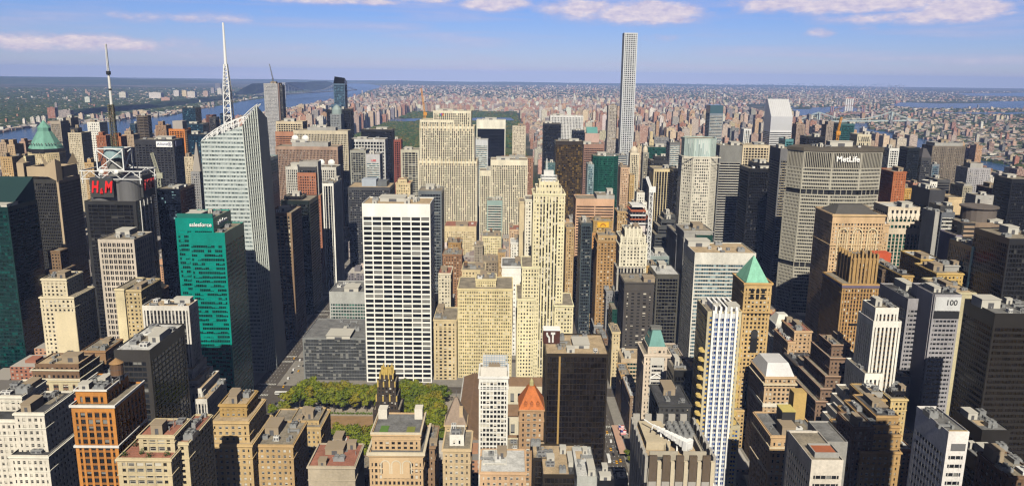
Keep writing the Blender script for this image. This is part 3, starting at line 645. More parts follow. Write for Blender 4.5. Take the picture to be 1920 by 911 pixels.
# --- black tower with red lettering, white roof frame and tall mast
def x_(root, bx):
    q = bx[0]; x0, x1, y0, y1, z = q[0], q[1], q[2], q[3], q[5]; w = x1-x0; cx = (x0+x1)/2
    gm = wallmat((.17,.17,.175), .45, .1, .1, .2)
    drum = part(lambda b: (b.cone(x0+w*.26,y0+17,z-1,z+24,w*.25,w*.25,24), b.cone(x1-w*.22,y0+17,z-1,z+24,w*.22,w*.22,24), b.box(x0+w*.2,x1-w*.15,y0+8,y0+40,z-1,z+23.5)), 'roof_drum', gm, root)
    sg = part(lambda b: (b.box(x0+w*.14,x0+w*.58,y0+1,y0+4,z+4,z+25),), 'sign_board', wallmat((.05,.05,.05), .7), root)
    for ch, fx, fz, s_ in (('H', .225, 15, 17.5), ('&', .352, 11, 9), ('M', .485, 15, 17.5)): text(ch, s_, (x0+w*fx, y0+(.2 if ch == '&' else .5), z+fz), REDL, root, 'sign_lettering', depth=.5, bold=(.01 if ch == '&' else .035), sx=.62, shear=.22)
    sg = part(lambda b: (b.box(x1+.5,x1+3,y0+14,y0+44,z+2,z+27),), 'sign_board', wallmat((.05,.05,.05), .7), root)
    text('H&M', 16, (x1+3.6, y0+29, z+15), wallmat((.45,.02,.02), .5, .05), root, 'sign_lettering', rotz=pi/2, depth=.5, bold=.02, sx=.7, shear=.25)
    def f(b):
        za = z+27
        for y in (y0+3, y0+40):                                   # lower wide platform truss
            b.bar((x0-3,y,za+6),(x1+8,y,za+6),.9); b.bar((x0-1,y,za-8),(x0-1,y,za+6),.8); b.bar((x1+6,y,za-8),(x1+6,y,za+6),.8)
            for k in range(6):
                a0, a1 = x0-3+k*(w+11)/6, x0-3+(k+1)*(w+11)/6; b.bar((a0,y,za+6 if k % 2 else za-3),(a1,y,za-3 if k % 2 else za+6),.55)
            b.bar((x0-3,y,za-3),(x1+8,y,za-3),.7)
        for x in (x0-3, x1+8): b.bar((x,y0+3,za+6),(x,y0+40,za+6),1.2)
        xa, xb, ya, yb, zb = cx-14, cx+15, y0+8, y0+30, za+30      # upper open cube
        for x in (xa, xb):
            for y in (ya, yb): b.bar((x,y,za+6),(x,y,zb),1.2)
        for y in (ya, yb): b.bar((xa,y,zb),(xb,y,zb),1.1); b.bar((xa,y,za+7),(xb,y,zb-1),.9); b.bar((xb,y,za+7),(xa,y,zb-1),.9); b.bar((xa,y,za+7),(xb,y,za+7),1.1)
        for x in (xa, xb): b.bar((x,ya,zb),(x,yb,zb),1.1); b.bar((x,ya,za+7),(x,yb,zb-1),.9)
    part(f, 'roof_frame', STEEL, root)
    part(lambda b: (b.cone(cx,y0+20,z+26,z+46,8,8,14), b.cone(cx,y0+20,z+46,z+58,10.5,10.5,16,1)), 'equipment_core', [STEELD, wallmat((.30,.42,.45), .4)], root)
    for dx in (-7, 9): dish(root, (cx+dx, y0+2, z+28), 2.6)
    tp = at_y(184, 83, y0+22).z; mxx = cx+1; my = y0+22
    def f(b):
        lattice(b, (mxx,my,z+56), (mxx,my,z+56+(tp-z-62)*.45), 5.0, 3.4, 14, .6)
        for k in range(18): zz = z+60+k*(tp-z-62)*.42/18; b.box(mxx-3.3,mxx-1.6,my-3.4,my-2,zz,zz+1.6); b.box(mxx+1.6,mxx+3.3,my-3.4,my-2,zz+.9,zz+2.4)
    part(f, 'mast_base', wallmat((.13,.12,.07), .7, .2), root)
    z1_ = z+56+(tp-z-62)*.45
    part(lambda b: (b.cone(mxx,my,z1_,z1_+(tp-z1_)*.52,1.5,1.2,12,0), b.cone(mxx,my,z1_+(tp-z1_)*.24,z1_+(tp-z1_)*.27,1.55,1.5,12,1), b.cone(mxx,my,z1_+(tp-z1_)*.5,z1_+(tp-z1_)*.56,2.4,2.4,12,1), lattice(b,(mxx,my,z1_+(tp-z1_)*.56),(mxx,my,tp),1.6,1.0,12,.4,2)), 'mast', [METW, BLKM, STEEL], root)
    def f(b):                                                        # pale vertical strips on the east side
        for k in range(4): yy = y0+10+k*9; b.box(x1-.1,x1+.9,yy,yy+.9,z-70,z-1)
    part(f, 'vertical_strip', METW, root)
B('black glass tower with red letters and a white roof frame under a tall mast', SK, 158, 254, 377, 860, 46, 'darkmull', extra=x_, n=0)
B('pale stone office tower with big square windows below the red letters', OT, 183, 251, 449, 812, 44, 'gridcream', wall=(.60,.53,.45), bay=5.0, floor=6.0, pier=.30, span=.30, sub=2, subw=.25, top=3)
B('dark navy glass tower with a patchwork of lit pale panes', SK, 293, 337, 354, 960, 46, 'bluemosaic', n=3)
# --- teal tower with white lettering
def x_(root, bx):
    q = bx[0]
    text('salesforce', 5.0, (q[0]+(q[1]-q[0])*.67, q[2]-.7, q[5]-6.0), WHT, root, depth=.35, bold=.006)
    text('salesforce', 6.0, (q[1]+.7, q[2]+22, q[5]-6.0), WHT, root, rotz=pi/2, depth=.35, bold=.006)
    part(lambda b: (b.box(q[0]+1,q[1]-1,q[2]+2,q[2]+4,q[5]-1,q[5]+3.5),), 'screen_wall', wallmat((.01,.16,.135), .5), root)
B('bright teal glass office tower with white lettering along its top', SK, 328, 399, 409, 692, 46, 'teal', tiers=[(353,421,436,688,52)], extra=x_, n=6)
# --- crystal tower with the white spire
def crystal():
    Y0, D = 800.0, 58.0
    A = at_y(377, 265, Y0); Bq = at_y(454, 236, Y0); Q = at_y(480.5, 199, Y0+26); xb = gnd(545, 690).x
    xl = A.x; xr = Bq.x
    root = empty('skyscraper', ((xl+xr)/2, Y0+D/2, 0)); tag(root, 'pale crystal glass tower with a slanting top and a white spire', SK)
    ba = (xl-1, Y0, 0); bb = (xr+9, Y0, 0); bc = (Q.x+10, Y0+14, 0); bd = (Q.x+8, Y0+D, 0); be = (xl-1, Y0+D, 0)
    ta = tuple(A); tb = tuple(Bq); tq = tuple(Q); td = (Q.x, Y0+D, Q.z-14); te = (xl, Y0+D, A.z-6)
    fl = 4.3
    gm = MB(); wl1, wl2 = MB(), MB()
    def fq(p00, p10, p11, p01, nb): gm.poly([p00,p10,p11,p01], [(0,p00[2]/fl),(nb,p10[2]/fl),(nb,p11[2]/fl),(0,p01[2]/fl)])
    fq(ba, bb, tb, ta, 26); fq(bb, bc, tq, tb, 9); fq(bc, bd, td, tq, 18); fq(be, ba, ta, te, 18); fq(bd, be, te, td, 20)
    gm.poly([ta,tb,tq,td,te])
    gm.build('glazing', glassmat((.13,.165,.175), (.36,.41,.42), .55, rough=.1, var=.4), root)
    def lerp(a, b, t): return tuple(a[i]+(b[i]-a[i])*t for i in range(3))
    def bandface(mb, p00, p10, p11, p01, out, frac, dep, vert=0, vw=.5):
        zmin = 0; zmax = max(p11[2], p01[2]); k = 0
        while k*fl < zmax:
            for z0_, z1_ in ((k*fl, k*fl+fl*frac),):
                l0, l1 = z0_/p01[2], z1_/p01[2]; r0_, r1_ = z0_/p11[2], z1_/p11[2]
                if l1 <= 1 and r1_ <= 1: c = [lerp(p00,p01,l0), lerp(p10,p11,r0_), lerp(p10,p11,r1_), lerp(p00,p01,l1)]
                else:
                    lo, hi = (p00, p01), (p10, p11); sw = p01[2] < p11[2]
                    a_, b_ = ((p10,p11),(p00,p01)) if sw else ((p00,p01),(p10,p11))     # a_ is the taller edge
                    if z1_ > a_[1][2]: k += 1; break
                    f = (z0_-b_[1][2])/(a_[1][2]-b_[1][2]); f = max(0, min(1, f)); f2 = max(0, min(1, (z1_-b_[1][2])/(a_[1][2]-b_[1][2])))
                    t0 = lerp(b_[1], a_[1], f); t1 = lerp(b_[1], a_[1], f2)
                    if z0_ < b_[1][2]: t0 = lerp(b_[0], b_[1], z0_/b_[1][2])
                    u0_, u1_ = lerp(a_[0],a_[1],z0_/a_[1][2]), lerp(a_[0],a_[1],z1_/a_[1][2])
                    c = [u0_, t0, t1, u1_] if not sw else [t0, u0_, u1_, t1]
                o = [tuple(p[i]+out[i]*dep for i in range(3)) for p in c]
                mb.poly(o); mb.poly([o[3],o[2],c[2],c[3]]); mb.poly([c[0],c[1],o[1],o[0]])
            k += 1
        for j in range(vert+1):
            t = j/max(1, vert)
            a, b = lerp(p00,p10,t), lerp(p01,p11,t); mb.bar(tuple(a[i]+out[i]*dep for i in range(3)), tuple(b[i]+out[i]*dep for i in range(3)), vw)
    bandface(wl1, ba, bb, tb, ta, (0,-1,0), .52, .35, 13, .35)
    bandface(wl1, be, ba, ta, te, (-1,0,0), .5, .35)
    n2 = (.55,-.83,0); bandface(wl2, bb, bc, tq, tb, n2, .30, .35, 7, 1.0)
    bandface(wl2, bc, bd, td, tq, (1,0,0), .30, .35, 18, .9)
    wm_ = wallmat((.57,.63,.63), .35, .12)
    wl1.build('wall', wm_, root); wl2.build('wall', wallmat((.56,.60,.57), .45, .1), root)
    def f(b):                                                         # open steel screen along the slanting roof line
        top = [A, Bq, Q]; up_ = Vector((0,0,1))
        for off in (1.0, 12.0):
            pr = None
            for i in range(13):
                t = i/12; base = A.lerp(Bq, min(1, t*1.55)) if t < .645 else Bq.lerp(Q, (t-.645)/.355)
                hgt = 1.5+7.5*sin(pi*min(1, t*1.02))**.8; p = base+Vector((0, off, 0)); q = p+Vector((0, 3, hgt))
                b.bar(p, q, .5)
                if pr: b.bar(pr[1], q, .8); b.bar(pr[0], q, .4); b.bar(pr[0]+(pr[1]-pr[0])*.5, p+(q-p)*.5, .4)
                pr = (p, q)
    part(f, 'roof_screen', STEEL, root)
    sb = at_y(431, 245, Y0+30); tp = at_y(422.5, 43, Y0+30); X = sb.x
    def f(b):
        h = tp.z-sb.z
        lattice(b, (X,Y0+30,sb.z-22), (X,Y0+30,sb.z+h*.42), 9.5, 6, 9, .95); lattice(b, (X,Y0+30,sb.z+h*.42), (X,Y0+30,sb.z+h*.62), 6, 3, 6, .8)
        b.cone(X,Y0+30,sb.z+h*.60,tp.z,1.6,.9,10)
    part(f, 'spire', STEEL, root)
    root['_t'] = Q.z; THINGS.append((root, [[xl-2,xr+36,Y0,Y0+D,0,Q.z,None]])); FOOT.append((xl-4,xr+32,Y0-3,Y0+D+3))
crystal()
# --- left background
def x_(root, bx):
    q = bx[0]; x0, x1, y0, z = q[0], q[1], q[2], q[5]; w = x1-x0
    part(lambda b: b.box(x0+w*.56,x0+w*.965,y0-1,y0-.2,z-13.5,z-3), 'sign_board', WHT, root)
    nv = wallmat((.03,.05,.22), .5); text('Allianz', 7.4, (x0+w*.715, y0-1.1, z-8.2), nv, root, depth=.2, bold=.006)
    def f(b):
        cx, cz = x0+w*.90, z-8.2
        for i in range(14):
            a0, a1 = i*2*pi/14, (i+1)*2*pi/14; b.bar((cx+3.4*cos(a0),y0-1.2,cz+3.4*sin(a0)),(cx+3.4*cos(a1),y0-1.2,cz+3.4*sin(a1)),.6)
        for dx, h in ((-1.3,1.6),(0,2.2),(1.3,1.6)): b.bar((cx+dx,y0-1.2,cz-1.8),(cx+dx,y0-1.2,cz+h),.7)
    part(f, 'sign_emblem', nv, root)
    part(lambda b: b.box(x1+.2,x1+1,q[2]+8,q[2]+36,z-13.5,z-3), 'sign_board', wallmat((.20,.21,.34), .6), root)
B('black gridded office tower with a white name sign at its top corner', SK, 251, 325, 262, 1470, 48, 'allianz', extra=x_, n=4)
B('slim cream gridded apartment tower with a dark penthouse, right of the copper pyramid', AT, 127, 152, 249, 1500, 36, 'lime', tiers=[(131,145,240,1512,16,'darkgrid')], n=1, bay=3.0, wall=(.62,.54,.40))
B('white gridded tower with blue-grey penthouse glass, behind the tall mast', AT, 163, 186, 229, 1700, 34, 'white', n=1, bay=4.6, floor=5)
B('grey-brown ribbed tower, nearer of the twin towers by the river', AT, 94, 113, 227, 1800, 34, 'slabstrip', wall=(.42,.36,.29), n=1)
B('grey-brown ribbed tower, farther of the twin towers by the river', AT, 112, 132, 221, 1850, 34, 'slabstrip', wall=(.42,.36,.29), n=1)
B('red-brown brick apartment tower left of the tall mast', AT, 180, 198, 254, 1640, 28, 'aptred', tiers=[(184,192,248,1646,12)], n=1)
B('orange brick apartment tower right of the tall mast with a stepped top', AT, 209, 226, 256, 1700, 28, 'aptred', wall=(.46,.17,.06), tiers=[(213,222,250,1706,12)], n=1)
B('tan apartment tower between the tall mast and the black signed tower', AT, 229, 250, 252, 1760, 30, 'apt', tiers=[(233,245,246,1766,14)], n=1)
B('short tan brick tower with stepped head behind the white roof frame', AB, 158, 175, 305, 1400, 26, 'tan', tiers=[(163,170,298,1406,12)], n=1)
B('round-edged dark brown tower standing by the river, left of a brown brick one', AT, 253, 274, 217, 2000, 36, 'darkH', wall=(.16,.125,.09), n=1, pts=oct_)
B('narrow dark blue glass tower left of the round-edged brown one', AT, 243, 253, 232, 2080, 26, 'blueglass', n=1)
B('brown brick apartment tower with a stepped head by the river', AT, 291, 311, 235, 1950, 30, 'apt', wall=(.36,.22,.13), tiers=[(296,305,228,1957,14)], n=1)
def x_(root, bx):
    q = bx[0]; x0, x1, y0, y1, z = q[:4]+[q[5]]; w = x1-x0
    part(lambda b: b.box(x0+w*.2,x1-w*.18,y0+6,y1-6,z-1,z+17), 'core', wallmat((.40,.37,.35), .9), root)
    def f(b):
        for k in range(30): b.box(x1+1,x1+4,y0,y0+14,z-4-k*4.2,z-2.8-k*4.2)
    part(f, 'hoist', wallmat((.40,.27,.18), .8), root)
B('tower under construction with orange-wrapped floors and a grey concrete core', AT, 316, 346, 242, 1750, 36, 'gridcream', wall=(.62,.22,.05), extra=x_, n=0, bay=6, floor=4.4)
B('tall dark blue glass tower standing against the river', AT, 341, 366, 202, 1900, 36, 'blueglass', tiers=[(344,380,232,1893,42)], n=1, wall=(.02,.04,.06))
B('dark maroon slab tower behind the crystal tower', AT, 386, 398, 216, 2060, 30, 'brown', n=0, wall=(.13,.05,.04))
B('dark grey glass tower beside the maroon slab', AT, 392, 404, 220, 2030, 28, 'darkgrid', n=0)
B('small navy glass tower just left of the white spire', AT, 412, 426, 213, 2150, 30, 'blueglass', n=0, wall=(.02,.03,.06))
B('wide dark blue glass block behind the black signed tower', OT, 352, 390, 252, 1560, 42, 'blueglass', wall=(.015,.025,.04), n=2)
def x_(root, bx):
    x, y, z = roof_c(bx); part(lambda b: b.pyramid(x-6,x+6,y-6,y+6,z-.5,z+42,.06,.06), 'pointed_cap', wallmat((.34,.31,.28), .8), root)
B('grey stone tower with a needle-like pointed cap left of the crystal tower', OT, 357, 374, 322, 1150, 24, 'grey', n=0, extra=x_)
B('low pale stone block in front of the orange-wrapped tower', OB, 345, 362, 294, 1400, 30, 'lime', n=1)
B('slim aqua glass tower with a pale sign right of the crystal tower', OT, 488, 503, 297, 1050, 44, 'blueL' if 'blueL' in ST else 'blueglass', wall=(.30,.45,.46), glass='ice', n=2)
B('brown apartment tower at the left edge of the river shore', AT, -4, 11, 267, 1500, 28, 'apt', tiers=[(1,8,262,1506,12)], n=0)
B('tan apartment tower with a yellow penthouse, second from the left edge', AT, 13, 27, 271, 1460, 28, 'apt', wall=(.50,.36,.22), tiers=[(16,24,262,1466,12)], n=0)
B('pinkish brick apartment tower with a square penthouse left of the copper pyramid', AT, 36, 47, 265, 1620, 28, 'apt', wall=(.44,.29,.22), tiers=[(39,45,260,1626,12)], n=0)
B('low ochre apartment block below the river shore at the left edge', AB, 0, 22, 294, 1250, 30, 'tan', n=2)
B('small bright yellow block left of the cream pyramid tower', AB, 33, 48, 293, 1330, 26, 'yellow', n=1)
# --- left of centre
def x_(root, bx):
    q = bx[0]
    def f(b):
        lattice(b, (q[0]+22,q[2]+14,q[5]-2), (q[0]+22,q[2]+14,q[5]+14), 3, 3, 4, .6); lattice(b, (q[0]+22,q[2]+14,q[5]+14), (q[0]+15,q[2]+14,q[5]+52), 2.4, 1.2, 8, .5)
    part(f, 'crane', STEELD, root)
    part(lambda b: b.box(q[1]+.6,q[1]+4,q[2]+2,q[3],0,q[5]+2), 'hoist', wallmat((.22,.15,.13), .8), root)
B('unfinished grey concrete tower topped by a crane', AT, 494, 520, 157, 2180, 34, 'grey', wall=(.44,.44,.46), bay=3, extra=x_, n=1, tiers=[(520,529,160,2188,26,'darkgrid')])
def x_(root, bx):
    q = bx[0]; b = MB(); x0, x1, y0, y1, z = q[:4]+[q[5]]; h = 18
    b.poly([(x0,y0,z),(x1,y0,z),(x1,y0+4,z+h*.8),(x0+3,y0+4,z+h)]); b.poly([(x1,y0,z),(x1,y1,z),(x1,y1,z+4),(x1,y0+4,z+h*.8)]); b.poly([(x0,y1,z),(x0,y0,z),(x0+3,y0+4,z+h),(x0,y1,z+6)]); b.poly([(x0+3,y0+4,z+h),(x1,y0+4,z+h*.8),(x1,y1,z+4),(x0,y1,z+6)])
    b.build('curved_crown', G['black'], root)
B('slender blue-black glass skyscraper with a curved crown', SK, 625, 646, 157, 2090, 34, 'blueglass', wall=(.10,.16,.24), extra=x_, n=0, tiers=[(620,640,196,2080,46)])
def x_(root, bx):
    q = bx[0]; x, y, z = roof_c(bx, 0); part(lambda b: (b.cone(x,y,z-1,z+10,13,12,12), b.cone(x,y,z+10,z+18,12,6,12), b.cone(x,y,z+18,z+22,6,.1,12)), 'dome', wallmat((.26,.33,.33), .6), root)
B('grey stone tower with a small dome in front of the blue-black skyscraper', AT, 619, 639, 214, 1900, 34, 'grey', wall=(.25,.27,.29), extra=x_, n=0)
B('black glass tower right of the domed tower', SK, 640, 657, 205, 1960, 36, 'blackglass', n=1)
B('black glass tower left of the domed tower', SK, 612, 622, 206, 2000, 30, 'blackglass', n=1)
B('terracotta office tower with tall cream panels round its top', SK, 516, 567, 247, 1650, 44, 'stripesH', wall=(.46,.22,.13), bay=7, corner=.1, tiers=[(517,567,228,1652,40,'gridcream')], n=1)
B('wide pale stone slab tower of close vertical ribs', SK, 550, 652, 245, 1560, 36, 'slabstrip', tiers=[(576,629,239,1568,20,'blank')], n=1)
def x_(root, bx):
    q = bx[0]; y = q[2]+14; z = bx[1][5]-1
    for px in (553, 572): p = at_y(px, 262, y); dish(root, (p.x, y, z), 6.3)
B('broad pink-brown slab of close ribs with two white dishes on its roof', SK, 516, 633, 275, 1450, 44, 'pinkstrip', tiers=[(547,615,267,1458,24,'blank')], extra=x_, n=2)
def x_(root, bx):
    q = bx[0]; y = q[2]+10
    for px in (602, 621): p = at_y(px, 305, y); dish(root, (p.x, y, q[5]-1), 5.6)
B('grey ribbed slab with two large white dishes behind the red granite tower', SK, 535, 630, 313, 1260, 36, 'greystrip', extra=x_, n=2)
B('red granite tower with a grey boxed head', SK, 557, 592, 324, 1180, 38, 'redgran', tiers=[(558,592,313,1183,32,'darkgrid'),(561,596,303,1190,20,'blank'),(556,601,366,1176,46)], n=0)
B('dark tower with bold white fins down its east side', SK, 604, 625, 344, 1130, 58, 'whitefin', n=3)
B('black slab office tower standing before the big park', SK, 677, 735, 243, 1760, 40, 'blackglass', n=3)
B('silver-white gridded tower in front of the black park slab', SK, 655, 722, 261, 1620, 40, 'gridcream', wall=(.56,.56,.56), bay=6, floor=7, n=3)
B('dark glass office tower with thin pale piers left of the red-lettered slab', OT, 656, 686, 282, 1500, 36, 'greystrip', wall=(.34,.34,.30), bay=5, pier=.16, n=2)
def x_(root, bx):
    q = bx[0]; text('UBS', 5.5, (q[0]*.45+q[1]*.55, q[2]-.7, q[5]-12), REDL, root, depth=.2)
B('silver banded office slab with small red letters near its top', OT, 686, 712, 289, 1440, 34, 'bands', wall=(.50,.50,.52), top=16, extra=x_, n=2)
def x_(root, bx):
    q = bx[0]; a, c = at_y(679, 335, q[2]+20), at_y(706, 335, q[2]+20)
    part(lambda b: b.box(a.x,c.x,q[2]+16,q[2]+40,q[5]-1,q[5]+11), 'roof_house', wallmat((.42,.47,.55), .6), root)
    part(lambda b: b.box(c.x+2,c.x+18,q[2]+14,q[2]+44,q[5]-1,q[5]+8), 'roof_house', wallmat((.16,.17,.18), .6), root)
B('dark gridded tower with a flat yellow-tan roof and blue-grey roof house', SK, 652, 731, 351, 1290, 60, 'darkgrid', wall=(.07,.07,.075), bay=3.2, roof='tan', extra=x_, n=0)
B('small ornate cream tower with a red-tiled step', OT, 742, 769, 343, 1110, 30, 'cream', tiers=[(746,763,336,1116,18)], n=1, roof='red')
B('dark office tower with pale vertical piers left of the great stone slab', SK, 751, 786, 281, 1450, 40, 'greystrip', wall=(.55,.52,.42), bay=6.5, pier=.14, n=2)
B('half-built red steel tower with a yellow head behind the pale piers', AT, 738, 752, 262, 1700, 24, 'gridcream', wall=(.26,.07,.045), n=1)
B('blue-grey mosaic glass tower behind the white gridded tower', OT, 784, 828, 358, 1010, 44, 'blueglass', wall=(.16,.18,.20), glass='dark', bay=4, span=.34, n=4)
# --- white gridded tower by the park square
B('tall white gridded tower with black window strips above the small park', SK, 678.5, 806.5, 382, 776, 44, 'grace', nb=7, nf=35, roof='tan', n=7)
B('black-mullioned glass block beside the white gridded tower', OB, 567, 687, 633, 780, 66, 'hbo', nb=24, roof='grey', n=6, tiers=[(592,682,622,812,26,'hbo')])
B('grey-green banded office block behind the black glass block', OB, 617, 690, 547, 880, 50, 'verizon', top=14, n=8, roof='grey')
B('dark tower with brown piers and a bright tan corner pier', SK, 500, 546, 399, 905, 46, 'limestrip', wall=(.26,.17,.10), bay=5, pier=.26, n=3)
B('black-green glass tower just behind the brown-piered one', SK, 526, 580, 376, 1010, 50, 'blackglass', wall=(.012,.02,.018), n=2, tiers=[(532,566,368,1020,24,'blackglass')])
# ------------------------------------------------------------------ buildings of the centre
def x_(root, bx):
    x, y, z = roof_c(bx, 3)
    cols = [(.7,.55,.05),(.75,.25,.03),(.65,.03,.05),(.30,.06,.42),(.03,.16,.6),(.05,.45,.10)]
    for i, c in enumerate(cols):
        a = pi*(.12+.152*i)
        part(lambda b: b.poly([(x-18+.6*cos(a),bx[3][2]-1.0,z-10),(x-18+4.6*cos(a+.2),bx[3][2]-1.0,z-9+4.6*sin(a+.2)),(x-18+4.6*cos(a-.2),bx[3][2]-1.0,z-9+4.6*sin(a-.2))]), 'sign_feather', wallmat(c, .5), root)
    part(lambda b: b.cone(x-27,y,z-1,z+9,4,5.2,12), 'radar_dome', METW, root)
    def f(b):
        for q in bx:
            if q[5]-q[4] < 30: continue
            n_ = int((q[1]-q[0])/6.8)
            for i in range(n_+1):
                xx = q[0]+1+(q[1]-q[0]-2)*i/n_; b.box(xx-.8,xx+.8,q[2]-.3,q[2]+1.2,q[5]-8,q[5]+3.5)
    part(f, 'pier_cap', wallmat((.68,.57,.38), .85), root)
B('great stepped limestone slab of close ribs, broadest tower in the centre', SK, 784, 895, 302, 1380, 60, 'limestrip', tiers=[(786.5,889.5,237,1380.5,54),(787,850.5,225,1381.2,48),(812,883.5,208,1387,38)], extra=x_, n=3, bay=3.3)
B('low cream annex with rows of small square windows below the great slab', OB, 833, 893, 424, 1300, 50, 'cream', n=3, top=9, roof='red')
B('black glass slab in a white frame beyond the great slab', SK, 893.5, 948, 225, 2120, 38, 'blackglass', wall=(.82,.79,.68), top=24, bay=60, pier=.03, corner=.03, span=.06, n=2, sp=(.02,.02,.02))
B('white and blue banded glass tower before the white-framed black slab', OT, 891, 915, 262, 1660, 34, 'bands', wall=(.58,.60,.63), n=1, top=12)
B('small cream gridded tower standing alone before the park edge', OT, 961, 986, 237, 2000, 32, 'cream', bay=3.6, n=1, wall=(.60,.53,.42))
B('limestone ribbed office tower right of the great slab', SK, 920, 989.5, 300, 1420, 44, 'limestrip', tiers=[(899,921,320,1416,40)], n=3, bay=3.3, top=10)
B('plain brown brick tower peeking out behind the ribbed limestone tower', OT, 940, 1000, 296, 1500, 34, 'brick', wall=(.33,.17,.11), n=2, tiers=[(955,985,292,1506,16,'blank')])
B('white-striped marble slab at the corner of the park', SK, 1032, 1094, 217, 2260, 40, 'greystrip', wall=(.74,.74,.74), bay=4.4, pier=.5, n=2)
B('sheer black office slab in front of the white-striped slab', SK, 1019, 1052, 232, 1960, 38, 'blackglass', n=1)
B('low black glass block at the foot of the white-striped slab', OT, 1074, 1096, 245, 1910, 30, 'blackglass', n=1, wall=(.012,.016,.03))
B('broad bronze glass tower glinting gold', SK, 1042, 1094, 265, 1550, 44, 'goldglass', n=3)
B('brown stone office tower with banded windows right of the bronze glass tower', OT, 1095, 1133, 270, 1650, 40, 'stripesH', wall=(.34,.20,.155), bay=4, n=3)
B('small teal glass block at the foot of the black slab', OB, 1023, 1041, 305, 1350, 26, 'greenglass', wall=(.10,.17,.17), glass='blueL', n=1)
def x_(root, bx):
    q = bx[0]; gm = wallmat((.10,.28,.26), .4)
    part(lambda b: (b.poly([(q[0]+4,q[2]+1,q[5]-.5),(q[1]-4,q[2]+1,q[5]-.5),(q[1]-4,q[2]+14,q[5]+14),(q[0]+4,q[2]+14,q[5]+14)]), b.box(q[0]+4,q[1]-4,q[2]+14,q[2]+17,q[5]-1,q[5]+14)), 'sloped_skylight', gm, root)
B('pink granite tower with a sloped green skylight top', SK, 1097, 1124, 250, 1900, 34, 'limestrip', wall=(.54,.38,.33), top=34, bay=4, extra=x_, n=0)
B('slender grey stone tower left of the tallest white tower', AT, 1141, 1158, 198, 2080, 32, 'lime', wall=(.42,.38,.34), n=1, tiers=[(1138,1161,262,2074,42)], bay=4)
B('tallest white tower, a thin square grid rising far above the rest', SK, 1171, 1196, 62, 1990, 34, 'p432', nb=6, n=0, top=2)
def oct2(q):
    x0, x1, y0, y1 = q[:4]; c = min(x1-x0, y1-y0)*.2
    return [(x0+c,y0),(x1-c,y0),(x1,y0+c),(x1,y1-c),(x1-c,y1),(x0+c,y1),(x0,y1-c),(x0,y0+c)]
B('emerald green glass tower with cut corners and a bright green band', SK, 1113, 1161, 293, 1420, 46, 'greenglass', pts=oct2, n=5, wall=(.012,.085,.06))
B('narrow pale blue glass tower left of the emerald tower', OT, 1102, 1114, 308, 1400, 30, 'blueglass', wall=(.28,.36,.38), glass='blueL', n=1)
B('grey banded glass tower behind the emerald tower', OT, 1155, 1176, 291, 1620, 34, 'bands', wall=(.16,.18,.20), glass='blue', n=1)
def dome(root, bx):
    x, y, z = roof_c(bx, 0); q = bx[0]; r = (q[1]-q[0])*.46
    part(lambda b: (b.cone(x,y,z-1,z+4,r,r,14), b.cone(x,y,z+4,z+9,r,r*.72,14), b.cone(x,y,z+9,z+12,r*.72,r*.3,14), b.cone(x,y,z+12,z+13,r*.3,.05,14)), 'dome', wallmat((.60,.53,.42), .6), root)
B('slim cream tower with a white dome, brighter of two domed towers', AT, 1182, 1199, 287, 1550, 24, 'limestrip', wall=(.74,.66,.50), extra=dome, n=0)
B('slim grey tower with a dull dome, dimmer of two domed towers', AT, 1206, 1217, 286, 1590, 22, 'limestrip', wall=(.30,.29,.25), extra=dome, n=0)
B('wide dark green glass slab behind the domed towers', OT, 1209, 1252, 276, 1800, 40, 'greenglass', n=3)
B('black office block with a stepped lattice roof right of the domed towers', OT, 1221, 1253, 301, 1500, 36, 'darkgrid', tiers=[(1228,1250,293,1508,20)], n=2, wall=(.03,.03,.03))
B('slim yellow stone tower beside the black lattice-roofed block', OT, 1253, 1261, 275, 1660, 24, 'yellow', n=0)
B('dark tower ringed with pale glass strips left of the glass-crowned tower', OT, 1256, 1276, 267, 1620, 34, 'bands', wall=(.16,.16,.16), glass='blueL', n=1, span=.5)
B('thin cream tower with a pinnacle rising over the dark green slab', OT, 1218, 1226, 262, 1870, 20, 'cream', tiers=[(1219.5,1224.5,247,1874,10)], n=0)
B('wide grey apartment slab behind the dark green slab', AB, 1227, 1254, 258, 1960, 34, 'grey', wall=(.24,.24,.25), n=2)
B('pink-tan deco hotel tower with a gabled top', OT, 1164, 1181, 314, 1250, 30, 'tan', wall=(.56,.38,.25), n=1, bay=3)
B('narrow ochre tower with a cap right of the gabled deco tower', OT, 1181, 1190, 328, 1240, 22, 'mustard', n=0, wall=(.50,.34,.15))
B('black tower with bold tan vertical ribs', SK, 1226, 1262, 317, 1330, 44, 'limestrip', wall=(.66,.55,.34), glass='black', bay=5, pier=.26, span=.05, n=2, top=5)
B('sheer black slab beside the tan-ribbed tower', SK, 1263, 1280, 316, 1300, 40, 'blackglass', n=1)
